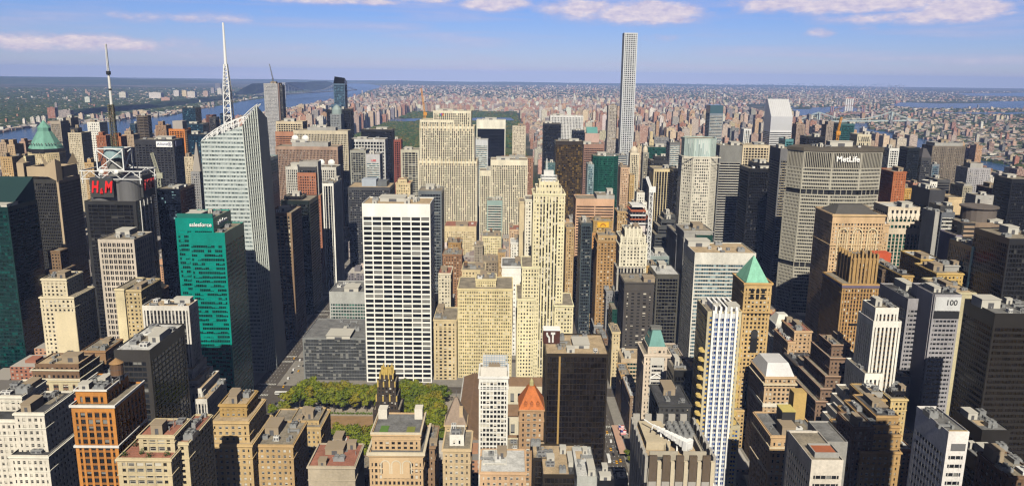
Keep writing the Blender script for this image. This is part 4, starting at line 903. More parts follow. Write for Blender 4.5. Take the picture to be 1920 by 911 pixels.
# --- stepped cream tower at the avenue corner
def x_(root, bx):
    q = bx[0]; x, y, z = roof_c(bx, 2)
    def f(b):
        for qq in bx[:3]:
            n_ = max(3, int((qq[1]-qq[0])/4.2))
            for i in range(n_+1): xx = qq[0]+.7+(qq[1]-qq[0]-1.4)*i/n_; b.box(xx-.55,xx+.55,qq[2]-.25,qq[2]+1,qq[5]-9,qq[5]+1.6)
    part(f, 'pier_cap', wallmat((.74,.68,.50), .85), root)
    part(lambda b: (b.box(x-7,x+7,y-5,y+5,z-1,z+5), b.box(x-5,x+5,y-4,y+4,z+5,z+10)), 'roof_house', METW, root)
    def f(b):
        for dx in (-8,-4,0,4,8): b.bar((x+dx,y-7,z),(x+dx,y-7,z+6),.4)
        b.bar((x-8,y-7,z+6),(x+8,y-7,z+6),.5); b.bar((x-8,y-7,z+3),(x+8,y-7,z+3),.4); lattice(b,(x-2,y,z+10),(x-2,y,z+22),1.6,.5,6,.25)
    part(f, 'roof_frame', STEEL, root)
    def f(b):                                                     # dark window strips up the shaft
        w = q[1]-q[0]
        for fx in (.255,.345,.455,.545,.655,.745): xx = q[0]+w*fx; b.box(xx-.7,xx+.7,q[2]-.22,q[2]+.2,20,q[5]-6,uvs={'s':[(int(fx*90),0),(int(fx*90)+1,0),(int(fx*90)+1,46),(int(fx*90),46)]})
    part(f, 'window_strip', glassmat((.03,.03,.03), (.55,.52,.46), .55), root)
B('tall stepped cream tower with dark window strips at the avenue corner', SK, 1000, 1060, 363, 770, 36, 'yellow', tiers=[(1005,1054,352,772,30),(1011,1048,341,775,24),(979,1012,500,764,48),(1040,1075,572,762,48),(970,1003,560,758,56)], extra=x_, n=0, wall=(.80,.72,.47), bay=3.2)
B('salmon office block of long horizontal stripes', SK, 1080, 1152, 373, 1050, 40, 'stripesH', wall=(.64,.40,.26), bay=22, tiers=[(1119,1152.5,366,1051,34,'blank')], n=3)
B('dark blue-grey glass slab wedged before the salmon stripes', OT, 1090, 1111, 418, 930, 40, 'blueglass', wall=(.06,.08,.09), glass='dark', n=2)
def x_(root, bx):
    q = bx[1]; w = q[1]-q[0]
    part(lambda b: b.box(q[0]+w*.2,q[0]+w*.8,q[2]-.5,q[2]-.1,q[5]-8.5,q[5]-1.5), 'glazed_panel', wallmat((.80,.46,.03), .5), root)
    part(lambda b: [b.bar((q[0]+w*.5+3.2*cos(a*pi/6),q[2]-.6,q[5]-7+3.2*sin(a*pi/6)),(q[0]+w*.5+3.2*cos((a+1)*pi/6),q[2]-.6,q[5]-7+3.2*sin((a+1)*pi/6)),.8) for a in range(6)], 'sunburst', wallmat((.50,.12,.02), .5), root)
B('orange brick tower with a golden panel at its head', OT, 1106, 1152, 437, 968, 34, 'orange', wall=(.56,.28,.10), glass='mason', sp=None, bay=3.4, pier=.5, span=.5, tiers=[(1113,1149,414,974,20,'mustard')], extra=x_, n=2)
B('brown brick tower with a white top storey before the orange tower', OT, 1120, 1158, 452, 905, 36, 'mustard', wall=(.42,.25,.10), tiers=[(1121,1157.5,441,911,22,'tan')], n=2, bay=4)
def x_(root, bx):
    def f(b):
        for q in bx:
            n_ = max(4, int((q[1]-q[0])/6.5))
            for i in range(n_+1): xx = q[0]+.9+(q[1]-q[0]-1.8)*i/n_; b.box(xx-1.0,xx+1.0,q[2]-.6,q[2]+.9,max(q[5]-26,q[4]),q[5]+2.2)
    part(f, 'buttress', wallmat((.80,.75,.60), .85), root)
B('stepped white deco tower with scalloped setbacks', OT, 1162, 1214, 459, 880, 46, 'white', wall=(.74,.69,.55), tiers=[(1164,1211,444,885,36),(1172,1204,429,890,26)], extra=x_, n=3)
B('tan brick hotel block right of the salmon stripes', OB, 1158, 1181, 396, 1110, 30, 'tan', n=2)
B('white stepped ziggurat tower narrowing upward', OT, 1184, 1216, 394, 1150, 34, 'white', tiers=[(1189,1213,379,1153,26),(1194,1209,361,1156,18)], n=1, floor=4.4)
def x_(root, bx):
    q = bx[0]; x0, x1, y0, y1, z = q[:4]+[q[5]]; w = x1-x0
    def f(b):
        for k in range(4):
            zz = z+k*5.2; b.box(x0-2,x1+(3 if k < 2 else -4),y0-2,y1,zz,zz+1.3,1 if k % 2 else 0)
            if k < 3:
                for i in range(6):
                    for yy in (y0, y1-4): b.box(x0+i*w/5.2,x0+i*w/5.2+1,yy,yy+1,zz+1.3,zz+5.2,2)
        b.box(x0,x1-5,y0+2,y1-2,z+20.8,z+22.5,0)
    part(f, 'open_floor', [METW, wallmat((.44,.13,.06), .8), wallmat((.20,.18,.18), .8)], root)
B('half-built tower with open orange and white floors', OB, 1184, 1216, 420, 950, 34, 'stripesH', wall=(.74,.66,.64), glass='dark', bay=20, extra=x_, n=0)
B('dark terraced office block of stepped black bands', OT, 1228, 1268, 440, 1010, 44, 'darkH', wall=(.075,.078,.08), tiers=[(1234,1267,424,1016,36),(1240,1266,411,1022,30),(1246,1266,402,1028,22)], n=1)
def pts8(q):
    x0, x1, y0, y1 = q[:4]; c = min(x1-x0, y1-y0)*.27
    return [(x0+c,y0),(x1-c,y0),(x1,y0+c),(x1,y1-c),(x1-c,y1),(x0+c,y1),(x0,y1-c),(x0,y0+c)]
B('pale octagonal tower crowned with ribbed green-white glass', SK, 1283, 1351, 294, 1070, 48, 'grid383', pts=pts8, tiers=[(1287.5,1348,260,1073,42,'crownglass')], n=0, bay=3.0)
B('dark glass slab of thin silver bands right of the glass crown', SK, 1350, 1392, 273, 1200, 44, 'bands', wall=(.22,.22,.21), glass='black', span=.30, n=3, top=26)
B('cream gridded office slab between two dark towers', SK, 1393, 1444, 272, 1380, 40, 'gridcream', n=3)
B('black glass tower with a dark boxed roof left of the finned black tower', SK, 1405, 1443, 316, 1090, 46, 'blackglass', tiers=[(1414,1443,305,1100,26,'blackglass')], n=2)
B('black tower with pale fins and one bright white band', SK, 1464, 1492, 279, 1160, 48, 'limestrip', wall=(.17,.17,.18), glass='dark', bay=4.5, pier=.14, n=2, top=18)
B('small blue-green glass tower in front of the silver wedge tower', OT, 1473, 1488, 261, 1350, 34, 'blueL' if 'blueL' in ST else 'blueglass', wall=(.12,.30,.33), glass='tealdk', n=1)
def citi():
    q = box_px(1446, 1486.5, 219, 1750, 48); x0, x1, y0, y1, _, z = q; zt = at_y(1455, 186, y1-14).z
    root = empty('skyscraper', ((x0+x1)/2, (y0+y1)/2, 0)); tag(root, 'silver-white banded tower with a steep wedge roof', SK)
    st = dict(ST['citi']); mw, mg, mr = MB(), MB(), MB(); zs = z-30
    prism(mw, mg, mr, [(x0,y0),(x1,y0),(x1,y1),(x0,y1)], 0, zs, st)
    mw.build('wall', [wallmat(st['wall'], .4, .05, metal=.2)]*2, root); mg.build('glazing', G['black'], root); mr.build('roof', ROOF['white'], root)
    b = MB(); b.box(x0,x1,y0,y1,zs,z); b.poly([(x0,y0,z),(x1,y0,z),(x1,y1-14,zt),(x0,y1-14,zt)]); b.poly([(x0,y1-14,zt),(x1,y1-14,zt),(x1,y1,zt),(x0,y1,zt)]); b.poly([(x1,y0,z),(x1,y1,z),(x1,y1,zt),(x1,y1-14,zt)]); b.poly([(x0,y1,z),(x0,y0,z),(x0,y1-14,zt),(x0,y1,zt)]); b.poly([(x1,y1,z),(x0,y1,z),(x0,y1,zt),(x1,y1,zt)])
    b.build('wedge_roof', wallmat((.70,.71,.74), .32, .05, metal=.35), root)
    b = MB()
    for i in range(12): xx = x0+1+(x1-x0-2)*i/11; b.bar((xx,y0+.5,z+.3),(xx,y1-14,zt+.2),.35)
    b.build('roof_rib', wallmat((.5,.5,.54), .4), root)
    THINGS.append((root, [q+[None]])); FOOT.append((x0-4,x1+4,y0-4,y1+4))
citi()
def x_(root, bx):
    q = bx[0]; part(lambda b: b.box(q[0]+.3,q[1]-.3,q[2]+.3,q[3]-.3,q[5]-1.2,q[5]+22), 'glass_crown', G['blueL'], root); part(lambda b: b.bar(((q[0]*.7+q[1]*.3),q[2]+12,q[5]+20),((q[0]*.7+q[1]*.3),q[2]+12,q[5]+62),1.6), 'antenna', STEELD, root)
B('blue banded glass tower with a thin black antenna', SK, 1331, 1356, 213, 2150, 44, 'bands', wall=(.22,.26,.32), glass='blue', span=.4, extra=x_, n=0)
B('small tower of bold white and navy vertical stripes', AT, 1395, 1409, 242, 1900, 30, 'limestrip', wall=(.80,.80,.80), glass='blue', bay=4.6, pier=.4, n=0)
# --- broad banded tower with the white name
def metl():
    Y0 = 960.0; a = at_y(1508, 283, Y0+7); c = at_y(1655, 283, Y0+9); z = at_y(1580, 279, Y0).z
    x0, x1 = a.x, c.x; w = x1-x0
    P4 = [(x0,Y0+7),(x0+w*.34,Y0),(x0+w*.70,Y0),(x1,Y0+8),(x1+9,Y0+26),(x1-6,Y0+52),(x0+w*.68,Y0+60),(x0+w*.34,Y0+60),(x0+4,Y0+52),(x0-13,Y0+28)]
    root = empty('skyscraper', (x0+w/2, Y0+30, 0)); tag(root, 'broad banded stone tower with large white lettering, widest on the right', SK)
    st = dict(ST['metgrid']); mw, mg, mr = MB(), MB(), MB(); H = z-24
    st['floor'] = 4.35; st['top'] = .6; st['mech'] = ()
    for za, zb in ((0, 84), (90, 178), (184, H)): prism(mw, mg, mr, P4, za, zb, st)
    mw.build('wall', [wallmat(st['wall'], .75, .12)]*2, root); mg.build('glazing', G['dark'], root)
    s2 = dict(ST['limestrip']); s2['bay'] = 2.2; s2['top'] = 1.5; s2['span'] = .02; s2['floor'] = 30; mw2, mg2 = MB(), MB()
    prism(mw2, mg2, mr, P4, H-.5, z-4, s2); mw2.build('louvre_band', [wallmat((.40,.375,.315), .8)]*2, root); mg2.build('louvre_glazing', G['black'], root)
    cx, cy_ = x0+w/2, Y0+30
    for zz in (87, 181):
        b = MB(); ins = [(cx+(p[0]-cx)*.965, cy_+(p[1]-cy_)*.93) for p in P4]
        for i in range(len(ins)): b.poly([(*ins[i],zz-3.5),(*ins[(i+1)%10],zz-3.5),(*ins[(i+1)%10],zz+3.5),(*ins[i],zz+3.5)])
        b.build('recessed_floor', BLKM, root)
        b = MB()
        for i in range(4):
            p, q = P4[i], P4[i+1]; n_ = max(2, int(sqrt((q[0]-p[0])**2+(q[1]-p[1])**2)/6))
            for k in range(n_+1): xx, yy = p[0]+(q[0]-p[0])*k/n_, p[1]+(q[1]-p[1])*k/n_; b.box(xx-.4,xx+.4,yy+.6,yy+1.6,zz-3.4,zz+3.4)
        b.build('column_row', wallmat((.42,.40,.34), .8), root)
    b = MB(); big = [(cx+(p[0]-cx)*1.02, cy_+(p[1]-cy_)*1.03) for p in P4]
    for i in range(10): b.poly([(*big[i],z-4),(*big[(i+1)%10],z-4),(*big[(i+1)%10],z),(*big[i],z)])
    b.poly([(*p,z) for p in big]); b.build('roof_canopy', wallmat((.11,.095,.075), .8), root); mr.build('roof', ROOF['tar'], root)
    clutter(root, x0+14, x1-14, Y0+14, Y0+48, z, 9, random.Random(5))
    text('MetLife', 9.6, (x0+w*.53, Y0-.9, z-13), WHT, root, depth=.5, bold=.02)
    THINGS.append((root, [[x0-13,x1+9,Y0,Y0+60,0,z,None]])); FOOT.append((x0-16,x1+12,Y0-4,Y0+64))
metl()
B('large office slab of alternating white bands and blue glass', SK, 1303, 1418, 474, 790, 52, 'bands', wall=(.72,.70,.64), glass='blueL', bay=2.6, span=.44, roof='tan', n=7, top=12)
B('grey concrete block with a teal glass screen behind the banded slab', OB, 1283, 1337, 433, 890, 44, 'blank', tiers=[(1306,1336.5,441,882,30,'greenglass')], n=4)
B('thin plain grey wall-like slab behind the banded slab', OB, 1269, 1278, 438, 925, 60, 'blank', wall=(.22,.22,.23), n=0)
B('black glass box with a white roof and a shaded front', OT, 1231, 1274, 514, 830, 44, 'blackglass', wall=(.10,.095,.08), glass='black', roof='white', n=2, bay=3.4, pier=.1)
B('charcoal brick hotel tower with four columns of paired windows', 'hotel tower', 1171, 1227, 529, 802, 40, 'grey', wall=(.07,.062,.056), glass='mason', nb=5, floor=3.6, pier=.52, span=.56, top=11, n=4)
B('grey blank-walled block above green glass floors', OB, 1157, 1206, 500, 880, 40, 'blank', wall=(.46,.43,.38), n=5, tiers=[(1153,1170,550,872,34,'greenglass')])
B('brown low block with roof plant left of the black glass box', OB, 1212, 1232, 498, 880, 30, 'mustard', n=3)
B('white and teal low block with roof plant behind the brown low block', OB, 1214, 1256, 480, 960, 34, 'blueglass', wall=(.30,.36,.36), n=6, roof='white')
B('small cream block with red penthouse beside the white gridded tower', OB, 821, 845, 512, 850, 34, 'white', roof='red', n=3, wall=(.70,.64,.50))
B('cream loft block with planted roof edge behind the big yellow block', OB, 866, 909, 506, 905, 40, 'cream', n=4, tanks=1, bay=4)
B('blank white block with a few square windows beside the big yellow block', OB, 941, 982, 499, 860, 44, 'white', wall=(.86,.84,.79), bay=4.4, floor=5.2, pier=.66, span=.64, top=20, n=3, roof='grey')
B('bright yellow-cream block with arched top storey below the teal glass tower', OB, 904, 940, 443, 1160, 40, 'yellow', n=3, tanks=1)
B('narrow teal glass tower of green bands below the ribbed limestone tower', OT, 913, 942, 376, 1215, 34, 'bands', wall=(.30,.42,.40), glass='tealdk', top=8, n=2)
B('slender white tower right behind the stepped cream tower', OT, 985, 1002, 374, 900, 34, 'white', bay=3.4, n=1, wall=(.80,.75,.62))
B('narrow cream slab left of the slender white tower', OT, 974, 986, 378, 1000, 34, 'blank', wall=(.64,.53,.34), n=0)
B('tan stepped block in front of the ribbed limestone tower', OB, 955, 976, 430, 1240, 40, 'tan', wall=(.60,.42,.27), n=2, roof='red')
B('low white loft block with green box on its roof', LB, 958, 985, 455, 1080, 34, 'white', n=4, roof='white')
B('low white finned block beside the stepped cream tower', LB, 981, 1000, 464, 1000, 36, 'limestrip', wall=(.76,.73,.66), n=3)
B('red-brown brick loft block right of the mosaic glass tower', OB, 830, 866, 477, 1010, 34, 'brick', wall=(.30,.16,.08), n=5, tanks=2)
B('orange-brown loft block with a tall chimney hut behind the red-brown loft', OB, 839, 864, 455, 1100, 34, 'mustard', wall=(.42,.25,.09), n=4, tanks=1)
B('dark grey-brown loft block with roof tank in the middle of the low blocks', OB, 905, 933, 489, 960, 34, 'grey', wall=(.30,.24,.17), n=4, tanks=1)
B('grey loft block of close windows left of the arched yellow-cream block', OB, 889, 905, 460, 1120, 30, 'grey', wall=(.36,.31,.24), n=3)
B('tan loft block with a blank gable left of the blank white block', LB, 934, 947, 474, 980, 28, 'tan', n=2)
B('big yellow brick office block with a raised centre', OB, 858, 961, 541, 790, 50, 'yellow', tiers=[(892,930,523,800,26)], n=4, wall=(.72,.61,.35), nb=24)
B('ornate cream bank block with tall columns left of the big yellow block', OB, 813, 856, 599, 784, 46, 'ornate', wall=(.64,.52,.31), bay=5, n=4)
B('tan office tower with ledges beyond the avenue, left of the salmon stripes', OB, 1062, 1077, 426, 1010, 34, 'tan', n=2)
# ------------------------------------------------------------------ near row, left to right
def cornice(root, q, z, h=1.6, out=1.0, mat=None, name='cornice'):
    x0, x1, y0, y1 = q[:4]
    def f(b):
        b.box(x0-out,x1+out,y0-out,y0-.02,z,z+h,bottom=True); b.box(x1+.02,x1+out,y0-.01,y1,z,z+h,bottom=True); b.box(x0-out,x0-.02,y0-.01,y1,z,z+h,bottom=True)
    return part(f, name, mat or wallmat((.70,.66,.56), .8), root)
B('white stepped office block at the bottom left corner', OT, 26, 82, 773, 400, 30, 'white', wall=(.78,.73,.64), tiers=[(-30,30,786,403,40),(-6,40,741,416,24),(18,90,853,394,40)], wins=True, n=4, bay=3.2, roof='tar')
def x_(root, bx):
    q = bx[0]; w_ = wallmat((.75,.73,.70), .7)
    cornice(root, q, q[5]-.4, 1.4, .7, w_); cornice(root, q, at_y(175, 838, q[2]).z, 1.2, .7, w_); cornice(root, bx[1], bx[1][5]-.2, 1.0, .7, w_)
    x, y, z = roof_c(bx, 1); tank(root, (x+7, y+3, z-1), 8.0)
B('orange brick tower with dark window bays and a walled roof holding a water tank', OT, 133, 214, 762, 380, 34, 'orange', tiers=[(141,199,732,386,24,'orange')], extra=x_, n=2, wins=False)
B('charcoal glass office tower with louvred brown east side', OT, 213, 280, 656, 500, 58, 'louver', nb=4, n=9, roof='white', sub=2)
def x_(root, bx):
    q = bx[0]; gm = wallmat((.06,.10,.02), .9, .4, .8); z = q[5]-1
    for (fx, fy) in ((.08,.12),(.1,.5),(.36,.2),(.55,.1),(.85,.15),(.93,.5)):
        b = MB(); rr = random.Random(int(fx*100)); x, y = q[0]+(q[1]-q[0])*fx, q[2]+(q[3]-q[2])*fy
        for k in range(60):
            a, r, h = rr.uniform(0,6.28), rr.uniform(0,1.6), rr.uniform(0,2.2); p = Vector((x+r*cos(a), y+r*sin(a), z+h)); u, v = Vector((rr.uniform(-.6,.6),rr.uniform(-.6,.6),rr.uniform(-.4,.4))), Vector((rr.uniform(-.6,.6),rr.uniform(-.6,.6),rr.uniform(-.4,.4)))
            b.poly([p,p+u,p+u+v,p+v])
        b.build('roof_shrub', gm, root)
    e = bx[2]
    part(lambda b: (b.box(e[1]-7,e[1]-5.4,e[2]+6,e[2]+7.6,e[5]-1,e[5]-.2), b.box(e[1]-9,e[1]-8,e[2]+6,e[2]+7,e[5]-1,e[5]-.4), b.box(e[1]-5,e[1]-4,e[2]+8,e[2]+9,e[5]-1,e[5]-.4)), 'terrace_table', wallmat((.2,.08,.04), .8), root)
B('cream apartment block with a planted red roof terrace', AB, 219, 320, 858, 360, 30, 'terrace', tiers=[(259,326,815,368,20,'terrace'),(318,352,828,371,34,'terrace')], roof='red', extra=x_, n=2, wins=True)
B('mustard brick block stepping up to a blank roof house', OB, 394, 466, 789, 440, 34, 'mustard', tiers=[(411,462,757,448,22,'mustard'),(386,472,832,436,42)], wall=(.56,.40,.20), n=3, tanks=0, wins=True, roof='tan')
B('ribbed white-striped tower descending eastward in setbacks', OT, 266, 354, 573, 590, 18, 'stripe6', tiers=[(300,362,692,583,28,'stripe6'),(330,370,714,577,33,'stripe6'),(352,378,728,571,38,'stripe6'),(364,388,748,565,42,'stripe6')], roof='tan', n=3)
def x_(root, bx):
    q = bx[0]; x0, x1, y0 = q[0], q[1], q[2]
    part(lambda b: b.box(x0+(x1-x0)*.40, x1-.2, y0-.35, y0-.05, 0, q[5]-14), 'blank_wall', wallmat((.72,.62,.42), .85, .12), root)
B('cream tower with a broad blank wall strip and a stepped head', OT, 74, 138, 556, 640, 34, 'cream', wall=(.72,.63,.45), tiers=[(77,124,522,644,26)], extra=x_, n=3)
def x_(root, bx):
    w_ = wallmat((.66,.60,.46), .8); cornice(root, bx[0], bx[0][5]-.3, 1.2, 1.0, w_); cornice(root, bx[1], bx[1][5]-.2, 1.0, .8, w_)
    q = bx[0]
    for k in range(6):
        xx = q[0]+3+(q[1]-q[0]-6)*k/5; zz = at_y(105, 742, q[2]).z
        part(lambda b: b.cone(xx,q[2]-2.2,zz-2,zz,2.0,.2,8), 'parasol', wallmat((.75,.12,.02), .7), root)
B('brown and cream loft block with pilasters and a row of orange awnings', OB, 58, 149, 711, 556, 34, 'ornate', wall=(.60,.52,.34), sp=(.22,.13,.08), bay=7, sub=2, tiers=[(60,148,694,558,30,'brown'),(65,147,682,562,24,'brown')], roof='tan', extra=x_, n=3)
B('plain brown brick block topped by grey cooling machinery', OB, 152, 197, 657, 605, 30, 'brown', wall=(.34,.20,.10), n=7, bay=9, floor=9)
B('low tan block crowded with white roof pipes', LB, 160, 214, 700, 590, 28, 'tan', n=7, roof='white')
def x_(root, bx):
    x, y, z = roof_c(bx, 2); q = bx[2]
    part(lambda b: (b.cone(x,y,z-1,z+5,5,5,10), b.cone(x,y,z+5,z+8,5,2,10)), 'cupola', wallmat((.30,.22,.14), .8), root)
    part(lambda b: [b.cone(x,y,z+10+2.6*(-cos(a)),z+10+2.6*(-cos(a+.4)),2.6*sin(a),2.6*sin(a+.4),12,0,False) for a in [k*.4 for k in range(8)]], 'globe', wallmat((.20,.28,.22), .5), root)
    cz = z-12; yy = q[2]-.5
    part(lambda b: (b.poly([(x+5.4*cos(a*pi/10),yy,cz+5.4*sin(a*pi/10)) for a in range(20)]), b.box(x-6.4,x+6.4,yy+.1,yy+.6,cz-6.4,cz+6.4)), 'clock_face', wallmat((.55,.46,.30), .7), root)
    part(lambda b: (b.bar((x,yy-.15,cz),(x,yy-.15,cz+4.2),.6), b.bar((x,yy-.15,cz),(x-2.4,yy-.15,cz+2),.6), *[b.bar((x+4.2*cos(k*pi/6),yy-.15,cz+4.2*sin(k*pi/6)),(x+5.1*cos(k*pi/6),yy-.15,cz+5.1*sin(k*pi/6)),.6) for k in range(12)]), 'clock_hands', BLKM, root)
B('brown stepped clock tower with a globe on its tip', OT, 66, 150, 604, 850, 40, 'brownstep', wall=(.22,.14,.08), tiers=[(72,138,565,854,32),(84,118,506,858,26),(89,112,470,864,16)], extra=x_, n=0)
B('cream slab tower with one column of small windows beside the pale stone tower', OT, 215, 232, 541, 662, 40, 'blank', wall=(.72,.62,.40), n=0)
B('tan block with roof plant next to the narrow cream slab', OT, 232, 264, 543, 664, 40, 'mustard', wall=(.56,.44,.24), n=4)
def x_(root, bx):
    x, y, z = roof_c(bx, 0); q = bx[0]
    part(lambda b: b.pyramid(q[0]+1,q[1]-1,q[2]+1,q[3]-1,z-.6,z+12,.2,.2), 'hipped_roof', wallmat((.09,.085,.08), .8), root)
B('old brown tower with a dark hipped roof behind the striped tower', OT, 263, 290, 550, 700, 30, 'ornate', wall=(.36,.22,.12), extra=x_, n=0)
# --- beside and before the park
B('tan loft building with three conical roof tanks at the park edge', OB, 503, 601, 800, 530, 32, 'mustard', wall=(.56,.40,.19), tiers=[(545,598,788,536,24)], tanks=4, n=3, wins=True)
B('brown corner loft with battlement-like parapet and two roof tanks', OB, 474, 549, 833, 445, 34, 'mustard', wall=(.50,.34,.165), tanks=2, n=4, wins=True)
B('small red brick block with a green roof tank', AB, 597, 641, 846, 540, 26, 'brick', wall=(.40,.17,.09), n=5, roof='white', wins=True)
B('low concrete block with blank grey walls in the near row', LB, 577, 665, 873, 430, 30, 'blank', wall=(.47,.40,.30), n=3, roof='red')
B('low dark-roofed block between the concrete block and the arched hotel', LB, 655, 690, 890, 500, 30, 'brown', tanks=1, n=2)
def x_(root, bx):
    q = bx[0]; x, y, z = roof_c(bx, len(bx)-1); gold = wallmat((.58,.42,.12), .6, .2, .3)
    for t in bx[1:]:
        n_ = max(3, int((t[1]-t[0])/4.6))
        for i in range(n_+1):
            xx = t[0]+.6+(t[1]-t[0]-1.2)*i/n_; h = 2.4 if i % 2 == 0 else 1.2
            part(lambda b: (b.box(xx-.5,xx+.5,t[2]-.3,t[2]+.7,t[5]-3,t[5]+h*.5), b.cone(xx,t[2]+.2,t[5]+h*.5,t[5]+h*1.3,.6,.05,6)), 'gold_finial', gold, root)
    part(lambda b: (b.box(x-3.6,x+3.6,y-3,y+3,z-1,z+3.4), *[b.cone(x+4.4*cos(k*pi/4),y+3.6*sin(k*pi/4),z-1,z+(6.6 if k % 2 else 5.2),.95,.35,6) for k in range(8)]), 'gilded_crown', gold, root)
B('black brick gothic tower with gilded pinnacles among the park trees', OT, 699, 750, 768, 545, 22, 'radiator', tiers=[(704,745,745,547,19),(707,742,718,549,16),(711,738,703,551.5,11)], extra=x_, n=0)
def x_(root, bx):
    q = bx[0]; w = q[1]-q[0]; w_ = wallmat((.66,.58,.44), .8)
    cornice(root, q, at_y(742, 852, q[2]).z, 1.8, 1.4, w_); cornice(root, bx[1], bx[1][5]-.4, 1.2, .8, w_)
    zt = at_y(742, 867, q[2]).z; gm = glassmat((.03,.03,.03), (.3,.28,.24), .3)
    for k in range(3):
        cx = q[0]+w*(.30+.20*k)
        fr = part(lambda b: (b.box(cx-3.0,cx-2.3,q[2]-.5,q[2]-.02,zt-7,zt-1), b.box(cx+2.3,cx+3.0,q[2]-.5,q[2]-.02,zt-7,zt-1), *[b.bar((cx+2.65*cos(a*pi/8),q[2]-.25,zt-1+2.65*sin(a*pi/8)),(cx+2.65*cos((a+1)*pi/8),q[2]-.25,zt-1+2.65*sin((a+1)*pi/8)),.7) for a in range(8)]), 'arched_window', w_, root)
        b = MB(); b.poly([(cx-2.3,q[2]-.12,zt-7),(cx+2.3,q[2]-.12,zt-7)]+[(cx+2.3*cos(a*pi/10),q[2]-.12,zt-1+2.3*sin(a*pi/10)) for a in range(11)]); o = b.build('pane', gm, root); o.parent = fr
    part(lambda b: b.box(q[0]+8,q[1]-8,q[2]-.42,q[2]-.1,zt-10,zt+3.5), 'ashlar_panel', wallmat((.62,.45,.27), .85, .1), root)
    t = bx[1]; part(lambda b: b.box(t[0]+4,t[0]+9,t[2]+4,t[2]+12,t[5]-1,t[5]-.6), 'roof_lawn', wallmat((.10,.20,.03), .9), root)
    part(lambda b: b.box(t[1]-9,t[1]-4,t[2]+4,t[2]+11,t[5]-1,t[5]-.6), 'roof_lawn', wallmat((.20,.22,.04), .9), root)
    part(lambda b: (b.box(t[0]+.5,t[0]+6,t[3]-8,t[3]-1,t[5]-1,t[5]+5.5)), 'roof_house', wallmat((.74,.70,.62), .8), root)
    part(lambda b: (b.box(t[1]-6,t[1]-1,t[3]-8,t[3]-1,t[5]-1,t[5]+6)), 'roof_house', wallmat((.74,.70,.62), .8), root)
B('tan stone hotel with three arched windows and a stepped roof garden', 'hotel tower', 692, 793, 851, 430, 40, 'bowery', tiers=[(697,788,812,437,30,'bowery')], extra=x_, n=0, roof='grey', nb=12)
B('narrow brown brick block squeezed beside the arched hotel', OB, 795, 815, 836, 452, 30, 'brown', wall=(.30,.19,.11), n=2)
def x_(root, bx):
    q = bx[0]; x, y, z = roof_c(bx, 0)
    part(lambda b: b.pyramid(q[0]-.4,q[1]+.4,q[2]-.4,q[3]+.4,z-.6,z+17,.12,.12), 'pyramid_roof', wallmat((.30,.23,.18), .85, .2, .3), root)
    part(lambda b: b.cone(x,y,z+16,z+23,.5,.05,6), 'finial', STEELD, root)
    part(lambda b: b.box(q[1]-5,q[1]-2.5,q[2]+2,q[2]+5,z,z+12), 'chimney', wallmat((.58,.44,.27), .85), root)
B('slim tan tower with a steep grey-brown pyramid roof', OT, 834, 874, 795, 520, 18, 'tan', wall=(.62,.47,.27), extra=x_, n=0)
B('tan stepped block with a white roof house below the pyramid roof', OB, 830, 882, 841, 435, 26, 'tan', wall=(.60,.46,.28), tiers=[(843,870,815,441,14,'white')], n=1, wins=True)
def x_(root, bx):
    q = bx[0]; x0, x1, y0, y1, z = q[:4]+[q[5]]; rr = random.Random(3)
    part(lambda b: b.box(x0+1,x1-1,y0+2,y0+2.6,z-1,z+6), 'roof_wall', wallmat((.78,.74,.68), .8), root); part(lambda b: b.box(x0+2,x1-2,y1-6,y1-2,z-1,z+7), 'roof_house', wallmat((.78,.74,.68), .8), root)
    part(lambda b: b.box(x0+4,x1-5,y0+6,y0+10,z-1,z+2.5), 'roof_house', wallmat((.62,.18,.06), .8), root)
    def f(b):
        for k in range(10): xx = x0+3+k*1.9; b.bar((xx,y0+11,z),(xx,y0+11,z+10),.35); b.bar((xx,y0+16,z),(xx,y0+16,z+10),.35)
        for zz in (4,7,10): b.bar((x0+3,y0+11,z+zz),(x0+20,y0+11,z+zz),.35); b.bar((x0+3,y0+16,z+zz),(x0+20,y0+16,z+zz),.35)
    part(f, 'roof_frame', wallmat((.40,.50,.62), .6), root)
B('white square-gridded tower with colourful scaffolding on its roof', OT, 898, 953, 705, 520, 26, 'knox', nb=8, n=2, extra=x_, top=4)
def x_(root, bx):
    q = bx[0]; x, y, z = roof_c(bx, 0)
    part(lambda b: b.pyramid(q[0]-.6,q[1]+.6,q[2]-.6,q[3]+.6,z-.6,z+13,.22,.22), 'hipped_roof', wallmat((.52,.15,.035), .8, .25, .4), root)
    part(lambda b: (b.cone(x,y,z+12.5,z+16,1.8,1.4,8), b.cone(x,y,z+16,z+18.5,1.5,.1,8)), 'cupola', wallmat((.42,.38,.18), .7), root)
    for k in range(3): xx = q[0]+(q[1]-q[0])*(.25+.25*k); part(lambda b: (b.box(xx-1,xx+1,q[2]+.6,q[2]+4,z,z+3.4), b.pyramid(xx-1.2,xx+1.2,q[2]+.3,q[2]+4,z+3.4,z+4.8,.1,.9)), 'dormer', wallmat((.46,.14,.04), .8), root)
B('ornate tan building with an orange tiled hip roof', OB, 974, 1020, 766, 505, 22, 'ornate', wall=(.46,.29,.16), extra=x_, n=0, wins=True, bay=4.4, top=3)
